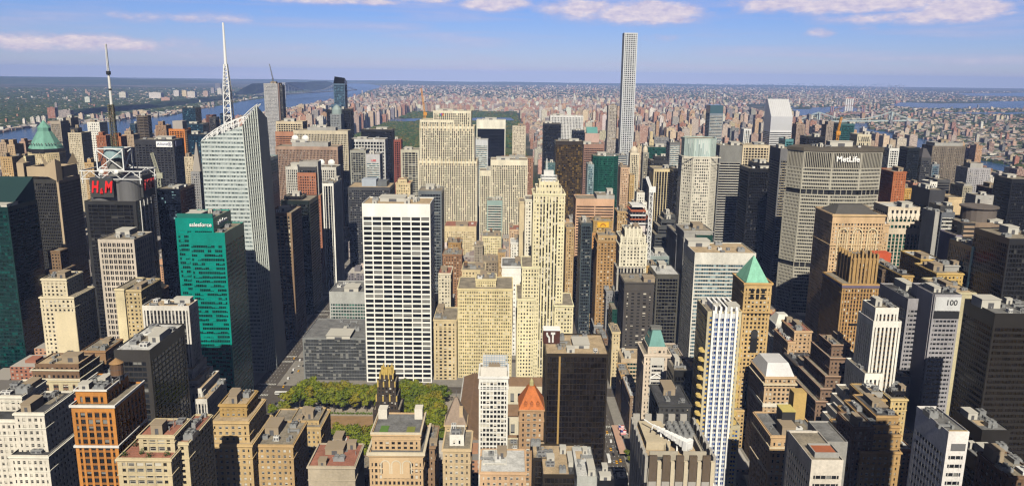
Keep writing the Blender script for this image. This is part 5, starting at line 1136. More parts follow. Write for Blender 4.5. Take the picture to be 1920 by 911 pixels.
def lib():
    x0, x1, y0, y1 = -41.0, 84.0, 592.0, 742.0
    root = empty('library_building', ((x0+x1)/2, (y0+y1)/2, 0)); tag(root, 'long low white stone library with a brown ridge roof beside the park', 'library')
    st = dict(ST['white']); st.update(wall=(.64,.58,.45), bay=7, floor=12, pier=.5, span=.4, top=4, glass='dark', proud=.8); mw, mg, mr = MB(), MB(), MB()
    for q in ((x0,x0+24,y0+2,y1-2,0,23),(x0+24,x1-14,y0,y0+22,0,20),(x0+24,x1-14,y1-22,y1,0,20),(x1-14,x1,y0+4,y1-4,0,21),(x0+24,x1-14,y0+60,y0+86,0,19)):
        prism(mw, mg, mr, [(q[0],q[2]),(q[1],q[2]),(q[1],q[3]),(q[0],q[3])], q[4], q[5], st)
    mw.build('wall', [wallmat(st['wall'])]*2, root); mg.build('glazing', G['dark'], root); mr.build('roof', ROOF['white'], root)
    rm = wallmat((.20,.12,.065), .85, .2, .2)
    def f(b):
        for (a, c, e, g, ri) in ((x0+1,x0+23,y0+3,y1-3,0),(x0+26,x1-16,y0+1,y0+21,1),(x0+26,x1-16,y1-21,y1-1,1),(x0+26,x1-16,y0+61,y0+85,1)):
            z = 22.3 if ri == 0 else 19.3
            b.pyramid(a, c, e, g, z, z+6, *((.05,.92) if ri == 0 else (.92,.05)))
    part(f, 'ridge_roof', rm, root)
    THINGS.append((root, [[x0,x1,y0,y1,0,26,None]])); FOOT.append((x0,x1,y0,y1))
lib()
def x_(root, bx):
    q = bx[0]; x0, x1, y0, y1, z = q[:4]+[q[5]]; w = x1-x0
    part(lambda b: b.box(x0+w*.205,x0+w*.235,y0-.5,y0-.2,0,z-2), 'bronze_strip', wallmat((.42,.27,.09), .6), root)
    cx = x0+w*.115; yy = y0+24
    part(lambda b: (b.box(cx-6.4,cx+6.4,yy,yy+9,z-1,z+9.6), b.box(cx-6.5,cx+6.5,yy-.1,yy+9.1,z+9.6,z+10.4,1)), 'sign_box', [wallmat((.075,.022,.014), .6), WHT], root)
    def f(b):
        y_ = yy-.35; cz = z+4.6
        for pts in (((-3.6,3.6),(-3.5,1.7),(-1.9,-.3),(-1.7,-4.2)), ((.9,3.2),(.9,-4.2))):
            for p, q_ in zip(pts, pts[1:]): b.bar((cx+p[0],y_,cz+p[1]),(cx+q_[0],y_,cz+q_[1]),1.3)
        b.bar((cx-.7,y_-.05,cz+3.0),(cx+2.6,y_-.05,cz+3.0),1.5)
    part(f, 'sign_emblem', METW, root)
B('dark bronze glass office slab with a maroon sign box on its tan roof', SK, 1024, 1141, 663, 545, 46, 'hsbc', extra=x_, roof='tan', n=6, nf=27)
B('low podium block with white roof plant before the bronze slab', OB, 1018, 1106, 889, 455, 42, 'hsbc', n=9, roof='tan', tiers=[(1000,1024,858,478,26,'hsbc')])
B('low block with a steel-framed glass roof in the near row', LB, 1082, 1120, 893, 440, 40, 'verizon', wall=(.45,.46,.44), n=5, roof='white')
B('low black-roofed block with a small white hut on its roof', LB, 1120, 1178, 897, 438, 15, 'blackglass', n=4, roof='tar')
B('low tan brick block with a glass penthouse below the white gridded tower', AB, 900, 986, 884, 430, 30, 'tan', wall=(.60,.40,.24), n=6, roof='white', tiers=[(905,950,868,440,18,'bands')], wins=True)
B('white stone bank block with fluted pilasters between the white gridded tower and the library', OB, 952, 975, 846, 520, 22, 'limestrip', wall=(.70,.62,.44), n=3, bay=4)
# --- right of the avenue
for i, (lab, xl, xr, yt, Y, D, stl, kw) in enumerate([
  ('cream-fronted corner block at the near end of the dark avenue row', 1148, 1163, 622, 770, 28, 'cream', {}),
  ('tan low block with a pale roof far up the dark avenue row', 1097, 1114, 588, 958, 30, 'tan', {}),
  ('brown low block with red roof plant at the far end of the dark avenue row', 1093, 1108, 566, 1000, 34, 'brown', {'roof': 'red'}),
  ('grey low block with a white parapet in the dark avenue row', 1114, 1130, 610, 900, 30, 'grey', {'roof': 'white'}),
  ('narrow tan block with stacked setbacks by the avenue', 1113, 1124, 537, 990, 26, 'mustard', {}),
  ('dark mansion-like block with terrace trees by the avenue', 1128, 1146, 574, 935, 30, 'brown', {}),
  ('green glass block with a planted terrace beside the charcoal hotel', 1148, 1170, 580, 845, 30, 'greenglass', {}),
  ('tall grey block with a planted terrace between avenue row and charcoal hotel', 1137, 1150, 545, 890, 28, 'grey', {}),
  ('brown block with a long flat roof low on the avenue row', 1124, 1140, 634, 846, 34, 'brown', {})]):
    B(lab, OB, xl, xr, yt, Y, D, stl, n=4, **kw)
def x_(root, bx):
    t = bx[1]; x, y, z = roof_c(bx, 1)
    part(lambda b: b.pyramid(t[0]+1,t[1]-1,t[2]+1,t[3]-1,z-.5,z+12,.5,.5), 'copper_roof', wallmat((.13,.30,.28), .7, .15, .3), root)
    part(lambda b: (b.box(x-4.5,x+4.5,y-4,y+4,z+12,z+14), *[b.bar((x-4+2*k,y-4,z+14),(x-4+2*k,y-4,z+16),.3) for k in range(5)]), 'roof_house', STEELD, root)
    q = bx[0]; w = q[1]-q[0]; zz = z-14
    for k in range(3):
        z0_ = zz-8-k*22; cx = q[0]+w*.5
        part(lambda b: (b.bar((cx-5.5,q[2]-.9,z0_-4),(cx,q[2]-.9,z0_),.7), b.bar((cx,q[2]-.9,z0_),(cx+5.5,q[2]-.9,z0_-4),.7), b.bar((cx-5.5,q[2]-.9,z0_-4),(cx+5.5,q[2]-.9,z0_-4),.6)), 'gable_trim', WHT, root)
    mw, mg = MB(), MB(); facade(mw, mg, (q[0]+w*.24,q[2]-.5), (q[1]-w*.24,q[2]-.5), 6, z-8, dict(ST['bands'], floor=3.6, span=.5))
    mw.build('bay_wall', [wallmat((.62,.60,.56))]*2, root); mg.build('bay_glazing', G['dark'], root)
B('pink-cream tower with a flat-topped green pyramid roof', AT, 1208, 1258, 664, 610, 32, 'white', wall=(.68,.57,.46), tiers=[(1215,1251,650,613,24)], extra=x_, n=2)
B('plain pink-cream wing block right of the green pyramid roof', AB, 1258, 1281, 668, 628, 34, 'white', wall=(.64,.52,.43), n=2, floor=4.4, bay=5)
B('terraced glass block with a tan roof left of the green pyramid roof', OB, 1165, 1204, 672, 745, 30, 'tealdk', wall=(.58,.46,.32), span=.45, n=4, roof='tan')
B('small black box-like block right of the pink-cream tower', LB, 1264, 1298, 694, 560, 26, 'blackglass', n=2, wall=(.02,.02,.02))
B('grey low block carrying a large roof tank behind the black box', OB, 1290, 1315, 690, 605, 26, 'grey', tanks=1, n=2)
B('dark low block with roof plant in front of the pink-cream tower', LB, 1236, 1296, 758, 500, 36, 'brown', wall=(.05,.05,.05), n=7, roof='tar')
B('old brown block with curved corner in front of the terraced glass block', OB, 1165, 1182, 702, 706, 32, 'ornate', n=2)
B('white-roofed old block running along the avenue below the brown corner', OB, 1182, 1200, 742, 652, 48, 'ornate', wall=(.30,.21,.14), roof='white', n=1)
# --- near tower with the white mast lying across its roof
def fort():
    Y, D = 340.0, 50.0; q = box_px(1216, 1341, 858, Y, D); x0, x1, y0, y1, _, z = q; w = x1-x0
    root = empty('office_tower', ((x0+x1)/2, (y0+y1)/2, 0)); tag(root, 'pale concrete tower in the near row with a white mast lying across its open roof', OT)
    st = dict(ST['concfin']); mw, mg, mr = MB(), MB(), MB()
    prism(mw, mg, mr, [(x0,y0),(x1,y0),(x1,y1),(x0,y1)], 0, z-6, st)
    mw.build('wall', [wallmat(st['wall'], .85, .18)]*2, root); mg.build('glazing', G['bronze'], root); mr.build('roof', ROOF['tan'], root)
    def f(b):                                                        # crown of alternating panels and notches
        n_ = 5
        for i in range(n_):
            a = x0+w*i/n_; b.box(a+.3,a+w/n_*.62,y0-1.4,y0+.1,z-11.5,z+1.5,1); b.box(a+.3,a+w/n_*.62,y0-1.2,y0+.1,z-16,z-11.6,0); b.box(a+w/n_*.66,a+w/n_*.94,y0-1.5,y0+.4,z-60,z-1.5,2)
            b.box(a+.6,a+w/n_*.66,y1-.6,y1+.8,z-8,z-.5,0)
        for i in range(7):
            a = y0+2+(D-3)*i/7
            for x in (x0-1.2, x1-.2): b.box(x,x+1.4,a,a+4.2,z-14,z-.6,0)
    part(f, 'parapet_panel', [wallmat((.40,.38,.35), .85, .12), wallmat((.13,.095,.065), .7, .2), wallmat((.62,.54,.40), .85, .15)], root)
    zr = z-7
    [part(lambda b: b.box(*bb_), 'roof_wall', CONC, root) for bb_ in ((x0+2,x0+w*.5,y0+8,y0+9,zr,zr+6),(x0+w*.58,x1-2,y0+8,y0+9,zr,zr+6),(x1-4,x1-3,y0+9.1,y1-16,zr,zr+5))]
    part(lambda b: b.box(x0+3,x0+w*.48,y0+22,y1-3,zr,zr+4), 'roof_house', wallmat((.55,.47,.34), .9), root)
    for i in range(2):
        for j in range(2): fit('cooling_tower', PF, root, (x0+w*(.62+.2*i), y1-19+8*j, zr), (6.4,7,6.5))
    part(lambda b: b.cone(x0+w*.22,y0+5.5,zr,zr+3.5,4.2,4.2,18), 'round_tank', wallmat((.12,.12,.11), .6), root)
    part(lambda b: [b.bar((x0+w*.38,y0+12+k,zr),(x0+w*.38,y0+12+k,zr+6),.25) for k in range(7)], 'roof_rail', STEELD, root)
    def f(b):
        A, E = Vector((x0+w*.26, y1-17, zr+8)), Vector((x0+w*.72, y0+13, zr+6.5)); d = E-A
        for k in range(9):
            a, c = A+d*(k/9), A+d*((k+.82)/9); s = 1.1+.36*k if k < 8 else 5.2
            b.bar(a, c, s); b.bar(c, A+d*((k+1)/9), s*.6)
        side = Vector((d.y, -d.x, 0)).normalized()
        for k in (2, 4, 6): p = A+d*(k/9); b.bar(p-side*2.6, p+side*2.6, .7); b.bar(p, (p.x,p.y,zr), .8)
        b.bar(A+Vector((0,0,0)), A+Vector((-4,5,1)), .5); b.bar(A, A+Vector((-1.5,-4.5,0)), .5)
    part(f, 'white_mast', WHT, root)
    THINGS.append((root, [q+[None]])); FOOT.append((x0-3,x1+3,y0-3,y1+3))
fort()
def x_(root, bx):
    q = bx[0]; w = q[1]-q[0]; cm = bx[1]
    n_ = 4
    def f(b):
        for i in range(n_+1): xx = q[0]+w*.16+w*.68*i/n_; b.box(xx-.75,xx+.75,q[2]-2.4,q[2]-.6,0,q[5]+1)
    part(f, 'white_rib', wallmat((.90,.90,.88), .6, .05), root)
    mw, mg = MB(), MB(); facade(mw, mg, (q[0]+w*.15,q[2]-1.2), (q[1]-w*.15,q[2]-1.2), 0, q[5]-1, dict(ST['bluewhite'], bay=w*.7/8, floor=3.4, pier=.12, span=.36, proud=.5, spin=.1))
    mw.build('bay_wall', [wallmat((.62,.64,.68))]*2, root); mg.build('bay_glazing', glassmat((.022,.06,.24), (.14,.22,.42), .4, rough=.2), root)
    def f(b):
        z = 16
        while z < q[5]-30:
            for c0, s in ((q[0]-.2,-1),(q[1]+.2,1)):
                b.cone(c0-s*0.6, q[2]+4.2, z, z+1.5, 3.9, 3.9, 14)
            z += 6.8
    part(f, 'curved_balcony', wallmat((.68,.50,.17), .8), root)
    t = bx[0]; part(lambda b: [b.box(t[0]+w*(.2+.15*k),t[0]+w*(.26+.15*k),t[2]-1,t[2]+24,t[5]-1,t[5]+3.4) for k in range(5)], 'roof_fin', WHT, root)
B('tall blue and white ribbed tower with yellow rounded corners', AT, 1327, 1391, 584, 515, 30, 'balcony', extra=x_, n=2, tiers=[(1316,1388,797,516.5,36,'balcony')])
def x_(root, bx):
    t = bx[0]; x, y, z = roof_c(bx, 0); gm = wallmat((.22,.52,.38), .75, .2, .3)
    rf = part(lambda b: b.pyramid(t[0]+2,t[1]-2,t[2]+2,t[3]-2,z-.5,z+20,.05,.05), 'green_roof', gm, root)
    o = part(lambda b: [b.poly([(x+2.5*k-1, t[2]+7.2-.0, z+5.2),(x+2.5*k+1.1, t[2]+7.2, z+5.2),(x+2.5*k+1.1, t[2]+9.4, z+8.4),(x+2.5*k-1, t[2]+9.4, z+8.4)]) for k in (2,)], 'skylight', wallmat((.15,.32,.55), .4), root); o.parent = rf
    cornice(root, t, z-1, 1.4, .9, wallmat((.60,.37,.14), .8)); cornice(root, t, z-26, 1.4, 1.6, wallmat((.60,.40,.17), .8)); cornice(root, t, z-84, 1.2, 1.0, wallmat((.60,.40,.17), .8))
    w = t[1]-t[0]
    gm2 = glassmat((.022,.022,.022), (.3,.28,.24), .3)
    for cx, r, za, zb in [(t[0]+w*(.3+.2*k), 1.4, z-14, z-6) for k in range(3)]+[(t[0]+w*.5, 3, z-62, z-44)]:
        part(lambda b: (b.box(cx-r,cx+r,t[2]-.3,t[2]+.1,za,zb), b.poly([(cx+r*cos(a*pi/8),t[2]-.3,zb+r*sin(a*pi/8)) for a in range(9)])), 'arched_window', gm2, root)
    for k in (-1,0,1): cx = t[0]+w*.5; part(lambda b: b.box(cx+k*3.2-.9,cx+k*3.2+.9,t[2]-.3,t[2]+.1,0,z-90), 'window_strip', gm2, root)
B('ochre brick tower with arches under a mint green pyramid roof', SK, 1396, 1448, 531, 640, 34, 'ornate', wall=(.60,.41,.18), extra=x_, n=0, bay=3.2, tiers=[(1372,1400,580,646,30),(1376,1450,768,634,46)])
# ------------------------------------------------------------------ right side
def x_(root, bx):
    t = bx[0]; x, y, z = roof_c(bx, 0)
    part(lambda b: b.pyramid(t[0]+4,t[1]-6,t[2]+4,t[3]-4,z-.6,z+7,.6,.25), 'hipped_roof', wallmat((.09,.085,.08), .8, .2), root)
    w = t[1]-t[0]
    for fx in (.22,.5,.78):
        cx = t[0]+w*fx
        part(lambda b: (b.box(cx-5.6,cx-4.4,t[2]-.9,t[2]-.1,z-46,z-20), b.box(cx+4.4,cx+5.6,t[2]-.9,t[2]-.1,z-46,z-20), *[b.bar((cx+5*cos(a*pi/8),t[2]-.5,z-20+5*sin(a*pi/8)),(cx+5*cos((a+1)*pi/8),t[2]-.5,z-20+5*sin((a+1)*pi/8)),1.2) for a in range(8)], *[b.box(cx+k*2.6-.4,cx+k*2.6+.4,t[2]-.6,t[2]-.1,z-46,z-20) for k in (-1,0,1)]), 'gothic_arch', wallmat((.74,.60,.38), .8), root)
    cornice(root, t, z-33, .9, .8, wallmat((.62,.44,.24), .8)); cornice(root, t, z-2, 1.4, .9, wallmat((.62,.44,.24), .8))
B('massive tan brick tower with arched tracery and a dark hipped roof', SK, 1562, 1661, 402, 790, 46, 'lincoln', extra=x_, n=1, tiers=[(1548,1566,560,792,40),(1655,1668,420,800,30)])
B('pink granite and green glass tower with a diamond-patterned crown', SK, 1660, 1730, 428, 880, 46, 'madison335', tiers=[(1663,1728,416,882,42),(1666,1726,388,886,36)], n=3, roof='white', extra=lambda root, bx: (part(lambda b: [b.poly([(bx[2][0]+(bx[2][1]-bx[2][0])*(i+.5)/7+dx*3, bx[2][2]-.5, bx[2][5]-9+dz) for dx, dz in ((0,-7),(1,0),(0,7),(-1,0))]) for i in range(7)], 'diamond_panel', wallmat((.80,.72,.60), .7), root), [part(lambda b: b.cone(bx[2][0]+(bx[2][1]-bx[2][0])*i/7, bx[2][2]-.2, bx[2][5]-7, bx[2][5]-4, 1.4, 1.4, 10), 'round_opening', BLKM, root) for i in range(1,7)]) and None)
def x_(root, bx):
    t = bx[1]; x, y, z = roof_c(bx, 1); om = wallmat((.42,.27,.11), .8, .2, .3)
    def f(b):
        n_ = 7
        for i in range(n_):
            xx = t[0]+1+(t[1]-t[0]-2)*i/(n_-1); b.box(xx-.9,xx+.9,t[2]-1.6,t[2]+3,z-26,z+(7 if i in (2,4) else 4)); b.bar((xx,t[2],z),(xx,t[2],z+10),.35)
        for i in range(5): yy = t[2]+2+i*(t[3]-t[2]-4)/4; b.box(t[0]-1.6,t[0]+2,yy-.8,yy+.8,z-26,z+4)
    part(f, 'buttress', om, root)
    q = bx[0]; cornice(root, q, q[5]-4, 3, .6, wallmat((.16,.13,.20), .8), 'frieze')
    def f(b):
        for k in range(3): zz = q[5]-40-k*38; b.box(q[0]+(q[1]-q[0])*.30,q[1]-(q[1]-q[0])*.12,q[2]-1.2,q[2]-.1,zz,zz+1.4)
    part(f, 'ledge', BLKM, root)
B('brown buttressed deco tower before the massive tan tower', SK, 1580, 1649, 532, 700, 46, 'chanin', tiers=[(1600,1647,484,706,32)], extra=x_, n=1)
B('white and gold ribbed deco tower with a cluttered roof', SK, 1638, 1691, 602, 560, 26, 'whitegold', tiers=[(1642,1686,577,562,22),(1622,1655,700,556,34),(1602,1640,752,552,34),(1593,1634,769,549,34),(1583,1626,790,546,34),(1575,1620,806,543,34)], n=4)
def x_(root, bx):
    q = bx[0]; w = q[1]-q[0]
    part(lambda b: b.box(q[0]+w*.04,q[1]-w*.02,q[2]-.6,q[2]-.1,q[5]-13.5,q[5]-2), 'sign_board', wallmat((.62,.63,.65), .6), root)
    text('100', 6.4, (q[0]+w*.64, q[2]-.8, q[5]-6.8), BLKM, root, depth=.1, bold=.006)
    part(lambda b: b.box(q[0]+w*.04,q[1]-w*.02,q[2]-.5,q[2]-.1,q[5]-20,q[5]-14.2), 'dark_band', BLKM, root)
    part(lambda b: b.box(q[0]-.4,q[0]-.06,q[2]+2,q[3]-10,8,q[5]-.3), 'blank_wall', wallmat((.42,.40,.44), .85, .1), root)
B('grey-violet office tower with a big number 100 on its top panel', SK, 1753, 1804, 552, 600, 36, 'hundred', extra=x_, n=4, roof='tar', tiers=[(1703,1745,560,622,50)])
B('huge dark bronze glass slab with a cluttered roof at the right edge', SK, 1866, 1985, 588, 480, 34, 'darkband', n=10, roof='grey')
B('black glass tower with a grey top and light roof', SK, 1893, 1975, 448, 640, 50, 'blackglass', n=3, wall=(.025,.025,.028))
def ptsr(q):
    x0, x1, y0, y1 = q[:4]; r = 9; return [(x0,y0+6),(x0+5,y0),(x1-r*2,y0+2),(x1-r*.6,y0+5),(x1,y0+12),(x1,y1),(x0,y1)]
def x_(root, bx):
    q = bx[0]; x, y, z = roof_c(bx, 0); w = q[1]-q[0]
    part(lambda b: (b.cone(x+w*.1,y,z-1,z+13,17,17,20), b.cone(x+w*.1,y,z+13,z+14.4,19,19,20)), 'roof_drum', wallmat((.15,.125,.11), .8), root)
    part(lambda b: b.box(q[0]-.8,q[0]+w*.26,q[2]-.6,q[2]+8,8,z-.5), 'corner_shaft', wallmat((.03,.03,.03), .5), root)
    def f(b):
        zz = 12
        while zz < z-2: b.box(q[0]+w*.01,q[0]+w*.24,q[2]-1.6,q[2]-.5,zz,zz+2.3); zz += 4.6
    part(f, 'balcony', wallmat((.36,.26,.18), .8), root)
B('curved brown tower of shadowed horizontal ledges', OT, 1806, 1893, 418, 800, 48, 'darkH', wall=(.26,.19,.135), pts=ptsr, extra=x_, n=2, floor=5.0, proud=1.4)
B('dark blue glass tower with a canted corner before the curved brown tower', OT, 1832, 1893, 466, 680, 44, 'blueglass', pts=lambda q: [(q[0],q[2]+8),(q[0]+12,q[2]),(q[1],q[2]+5),(q[1],q[3]),(q[0],q[3])], wall=(.02,.035,.05), n=3)
B('black windowless-looking tower with a grey parapet right of the diamond crown', SK, 1744, 1773, 356, 1010, 46, 'darkgrid', wall=(.05,.05,.056), top=22, n=3)
B('dark grey glass tower with pale floor strips and a grey pier', SK, 1766, 1791, 398, 820, 34, 'bands', wall=(.13,.14,.16), glass='dark', span=.4, tiers=[(1754,1765,397,824,26,'blank'),(1764,1788,386,832,24,'darkgrid')], n=2)
B('plain beige windowless wall tower on the right', OT, 1779, 1805, 370, 1060, 30, 'blank', wall=(.62,.47,.28), top=200, n=1)
B('olive-grey gridded tower with a tan head right of the beige wall', OT, 1806, 1824, 349, 1150, 34, 'grey', wall=(.34,.31,.24), n=1, tiers=[(1808,1822,345,1154,24,'blank')])
B('red-brown brick tower with a black west wall right of the broad stone tower', SK, 1676, 1700, 322, 1100, 44, 'brick', wall=(.46,.15,.055), glass='masond', bay=3.4, n=2)
B('white-framed small tower beyond the red-brown brick tower', AT, 1668, 1687, 278, 1520, 32, 'gridcream', wall=(.74,.74,.72), n=1)
B('sheer black glass tower by the river channel', AT, 1703, 1725, 277, 1360, 30, 'blackglass', n=0, wall=(.01,.014,.016))
def x_(root, bx):
    t = bx[0]; x, y, z = roof_c(bx, 0); part(lambda b: b.pyramid(t[0],t[1],t[2],t[3],z-.5,z+16,.3,.3), 'mansard_roof', wallmat((.06,.055,.06), .7), root)
B('dark tower with a mansard top right of the sheer black glass tower', AT, 1728, 1747, 296, 1400, 28, 'darkgrid', extra=x_, n=0)
B('large twin-shafted brown-grey apartment slab before the river', AT, 1749, 1811, 274, 1520, 40, 'apt', wall=(.20,.165,.13), tiers=[(1753,1806,268,1524,32,'blank')], n=2, big=(4,.9), roof='grey')
B('grey-white apartment tower of paired shafts with a square penthouse', AT, 1815, 1858, 315, 1360, 36, 'apt', wall=(.40,.39,.41), tiers=[(1820,1844,306,1366,20,'blank')], n=1, big=(3,.9))
B('small grey glass tower left of the large twin-shafted slab', AT, 1748, 1762, 308, 1440, 24, 'blueglass', wall=(.22,.25,.29), n=1)
B('dark banded office block under the twin-shafted slab', OT, 1758, 1782, 337, 1200, 34, 'darkH', wall=(.08,.08,.085), n=2)
B('pink-orange brick block of square windows beyond the black tower', AB, 1712, 1728, 343, 1260, 28, 'brick', wall=(.50,.25,.17), n=1)
B('yellow-orange brick block beside the pink-orange one', AB, 1697, 1713, 353, 1250, 28, 'mustard', wall=(.56,.33,.08), n=1)
B('small white stepped block on the roofs before the twin-shafted slab', AB, 1744, 1758, 341, 1180, 26, 'white', n=1)
B('dark maroon gridded tower near the right edge', AT, 1862, 1900, 354, 1110, 40, 'brick', wall=(.085,.04,.035), glass='masond', n=2, big=(3,.9))
B('slim black tower cut by the right edge', AT, 1898, 1945, 336, 1060, 40, 'blackglass', n=1)
B('grey office block with a white panelled head right of the olive tower', OT, 1838, 1861, 374, 1060, 34, 'bands', wall=(.40,.38,.36), tiers=[(1830,1864,366,1066,24,'blank')], n=2)
B('narrow violet-grey slab left of the curved brown tower', OT, 1793, 1803, 441, 765, 30, 'blank', wall=(.20,.18,.24), n=0)
B('tan stepped block near the right edge with sunny setbacks', AB, 1896, 1912, 372, 1180, 30, 'tan', wall=(.60,.46,.24), tiers=[(1900,1909,364,1184,18)], n=1)
B('beige vented tower above the broad stone tower roof', OT, 1608, 1634, 252, 1520, 34, 'limestrip', wall=(.66,.60,.45), bay=4, floor=12, n=1)
B('blue-green glass tower behind an orange crane', OT, 1577, 1603, 232, 1640, 36, 'tealdk', wall=(.05,.13,.14), n=1)
B('low black slab behind the broad stone tower', OT, 1513, 1548, 256, 1520, 36, 'blackglass', n=1)
B('brown stone apartment tower right of the silver wedge tower', AT, 1494, 1510, 233, 1900, 28, 'apt', wall=(.36,.27,.22), n=1)
B('brown-grey apartment tower left of the orange crane', AT, 1550, 1568, 234, 1880, 30, 'apt', wall=(.33,.27,.23), tiers=[(1553,1565,228,1884,20)], n=1)
# small buildings of the right middle ground
B('red-housed dark block with a sunlit brick end below the diamond crown', OB, 1692, 1713, 516, 690, 70, 'mustard', wall=(.50,.33,.12), n=5, roof='tar')
def x_(root, bx):
    q = bx[0]; part(lambda b: b.box(q[0]+4,q[0]+22,q[2]+30,q[2]+42,q[5]-1,q[5]+9), 'roof_house', wallmat((.55,.09,.03), .8), root)
B('dark brick block with a red roof house beside the brown deco tower', OB, 1655, 1693, 505, 720, 50, 'brown', wall=(.16,.11,.07), extra=x_, n=5, roof='tar')
B('yellow brick block with a white roof and small black hatches', OB, 1727, 1766, 486, 745, 40, 'mustard', wall=(.56,.38,.12), n=3, roof='white')
B('yellow brick block with cream roof house before the curved brown tower', OB, 1757, 1807, 512, 690, 40, 'mustard', wall=(.58,.40,.14), tiers=[(1772,1799,497,700,20,'blank')], n=5)
B('flat beige roofed block running behind the numbered tower', OB, 1786, 1830, 548, 640, 50, 'blank', wall=(.56,.50,.32), n=4, roof='tan')
B('tan brick apartment block with a pink roof left of the brown deco tower', AB, 1490, 1523, 620, 680, 34, 'tan', wall=(.56,.38,.22), tiers=[(1478,1491,640,678,38)], roof='red', n=4)
def x_(root, bx):
    t = bx[1]; x, y, z = roof_c(bx, 1); part(lambda b: b.pyramid(t[0],t[1],t[2],t[3],z-.5,z+8,.5,.4), 'stepped_cap', wallmat((.66,.65,.60), .7), root)
B('small white building with a stepped pyramid cap', OB, 1451, 1478, 634, 742, 28, 'white', tiers=[(1455,1487,607,748,22)], extra=x_, n=0)
def x_(root, bx):
    t = bx[0]; x, y, z = roof_c(bx, 0); part(lambda b: b.pyramid(t[0]+.5,t[1]-.5,t[2]+.5,t[3]-.5,z-.6,z+9,.72,.6), 'mansard_roof', wallmat((.62,.62,.64), .7), root)
    cornice(root, t, z-7, 1.4, 1.5, wallmat((.66,.56,.40), .8)); cornice(root, t, z-26, 3.2, .5, wallmat((.78,.73,.62), .8))
B('tan terracotta block with a white mansard roof and arched frieze', OB, 1435, 1492, 706, 590, 38, 'ornate', wall=(.58,.41,.25), extra=x_, n=1, bay=3.4, top=2)
def x_(root, bx):
    for t in bx: cornice(root, t, t[5]-1.2, 1.6, .7, wallmat((.44,.29,.20), .8))
B('dark brown stepped tower half in shadow', OT, 1557, 1611, 671, 600, 40, 'brownstep', tiers=[(1560,1594,646,606,26),(1548,1608,705,596,46),(1539,1604,728,592,50),(1530,1601,752,588,54)], extra=x_, n=2, wall=(.21,.135,.09))  # wall colour darkened in place of the shadow cast on this tower
B('brown stepped block with a half-shaded front in the lower right', OT, 1644, 1686, 779, 480, 36, 'brownstep', tiers=[(1634,1688,797,476,42),(1625,1690,814,472,46),(1614,1690,846,468,50)], wall=(.44,.28,.12), n=4, wins=True, roof='tar')
B('tan brick block with a boxed roof behind the half-shaded brown block', OT, 1628, 1662, 748, 530, 30, 'mustard', wall=(.48,.32,.13), tiers=[(1634,1656,735,536,16,'blank')], n=2)
B('slim yellow-cream tower with a black roof box behind the half-shaded block', AT, 1671, 1702, 747, 545, 30, 'yellow', wall=(.66,.50,.24), n=1, tiers=[(1674,1698,733,550,16,'blackglass')])
B('grey office block with rows of blue windows under the numbered tower', OB, 1676, 1710, 706, 610, 40, 'grey', wall=(.25,.25,.25), glass='blue', n=4, roof='tan', floor=5.4)
B('cream arcaded low block between the brown block and the white-fronted tower', LB, 1690, 1716, 812, 580, 30, 'cream', n=4, tanks=1)
B('low red brick block under the cream arcaded one', LB, 1683, 1712, 842, 530, 30, 'brick', wall=(.40,.21,.11), n=3, roof='white')
def x_(root, bx):
    q = bx[0]; x0, x1, y0, y1, z = q[:4]+[q[5]]
    part(lambda b: b.box(x0+.6,x1-.6,y0+.6,y0+1.2,z-1,z+.2), 'roof_wall', wallmat((.50,.36,.16), .85), root)
    part(lambda b: b.box(x0+2,x1-1,y0-.25,y0-.04,z-9.5,z-6), 'louvre_panel', wallmat((.16,.16,.17), .6), root)
B('white-fronted office tower with a grey windowed side in the lower right', OT, 1779, 1818, 809, 335, 29, 'whitewall', top=11, extra=x_, n=5, roof='grey')
def x_(root, bx):
    for q in bx[1:]:
        part(lambda b: b.box(q[0]+.9,q[1]-.9,q[2]+.9,q[3]-.9,q[5]-1.4,q[5]-.7), 'roof_pit', wallmat((.40,.12,.05), .9) if q is bx[1] else ROOF['grey'], root)
B('white concrete block topped by open blank-walled roof boxes', OB, 1522, 1582, 862, 345, 32, 'whitewall', wall=(.72,.66,.58), top=7, tiers=[(1528,1574,848,349,10,'blank'),(1497,1546,834,378,18,'blank'),(1550,1590,828,383,26,'blank')], extra=x_, n=0)
def x_(root, bx):
    q = bx[0]; x, y, z = roof_c(bx, 0)
    part(lambda b: b.box(q[0]+9,q[0]+17,q[2]+9,q[2]+19,z-1,z+11), 'roof_house', wallmat((.03,.03,.03), .7), root); part(lambda b: b.box(q[0]+8.8,q[0]+17.2,q[2]+8.8,q[2]+19.2,z+11.02,z+11.6), 'roof_lid', wallmat((.60,.50,.16), .8), root)
    part(lambda b: b.box(q[0]+21,q[0]+29,q[3]-10,q[3]-2,z-1,z+17), 'roof_house', wallmat((.52,.36,.13), .85), root)
    cornice(root, q, z-8.4, 1.0, .7, wallmat((.66,.55,.38), .8)); cornice(root, q, z-25, 1.0, .9, wallmat((.66,.55,.38), .8))
B('tan arcaded loft block with a black roof box capped in yellow', OB, 1446, 1538, 816, 430, 34, 'ornate', wall=(.56,.38,.21), extra=x_, n=4, wins=True, bay=3.8, roof='grey')
B('dark glass wing with pale ledges in the bottom right', OB, 1842, 1895, 806, 440, 30, 'darkband', tiers=[(1815,1842,842,446,24,'darkband')], n=3, roof='grey')
B('low dark glass annex with a green roof patch at the bottom right', LB, 1846, 1930, 868, 410, 26, 'darkband', n=2, roof='grey', extra=lambda root, bx: part(lambda b: b.box(bx[0][0]+20,bx[0][1]-10,bx[0][2]+8,bx[0][3]-3,bx[0][5]-1,bx[0][5]-.5), 'roof_lawn', wallmat((.16,.22,.03), .9), root) and None)
B('brown brick block in the bottom right corner with a tan roof hut', OB, 1892, 1950, 892, 350, 26, 'brown', n=3)
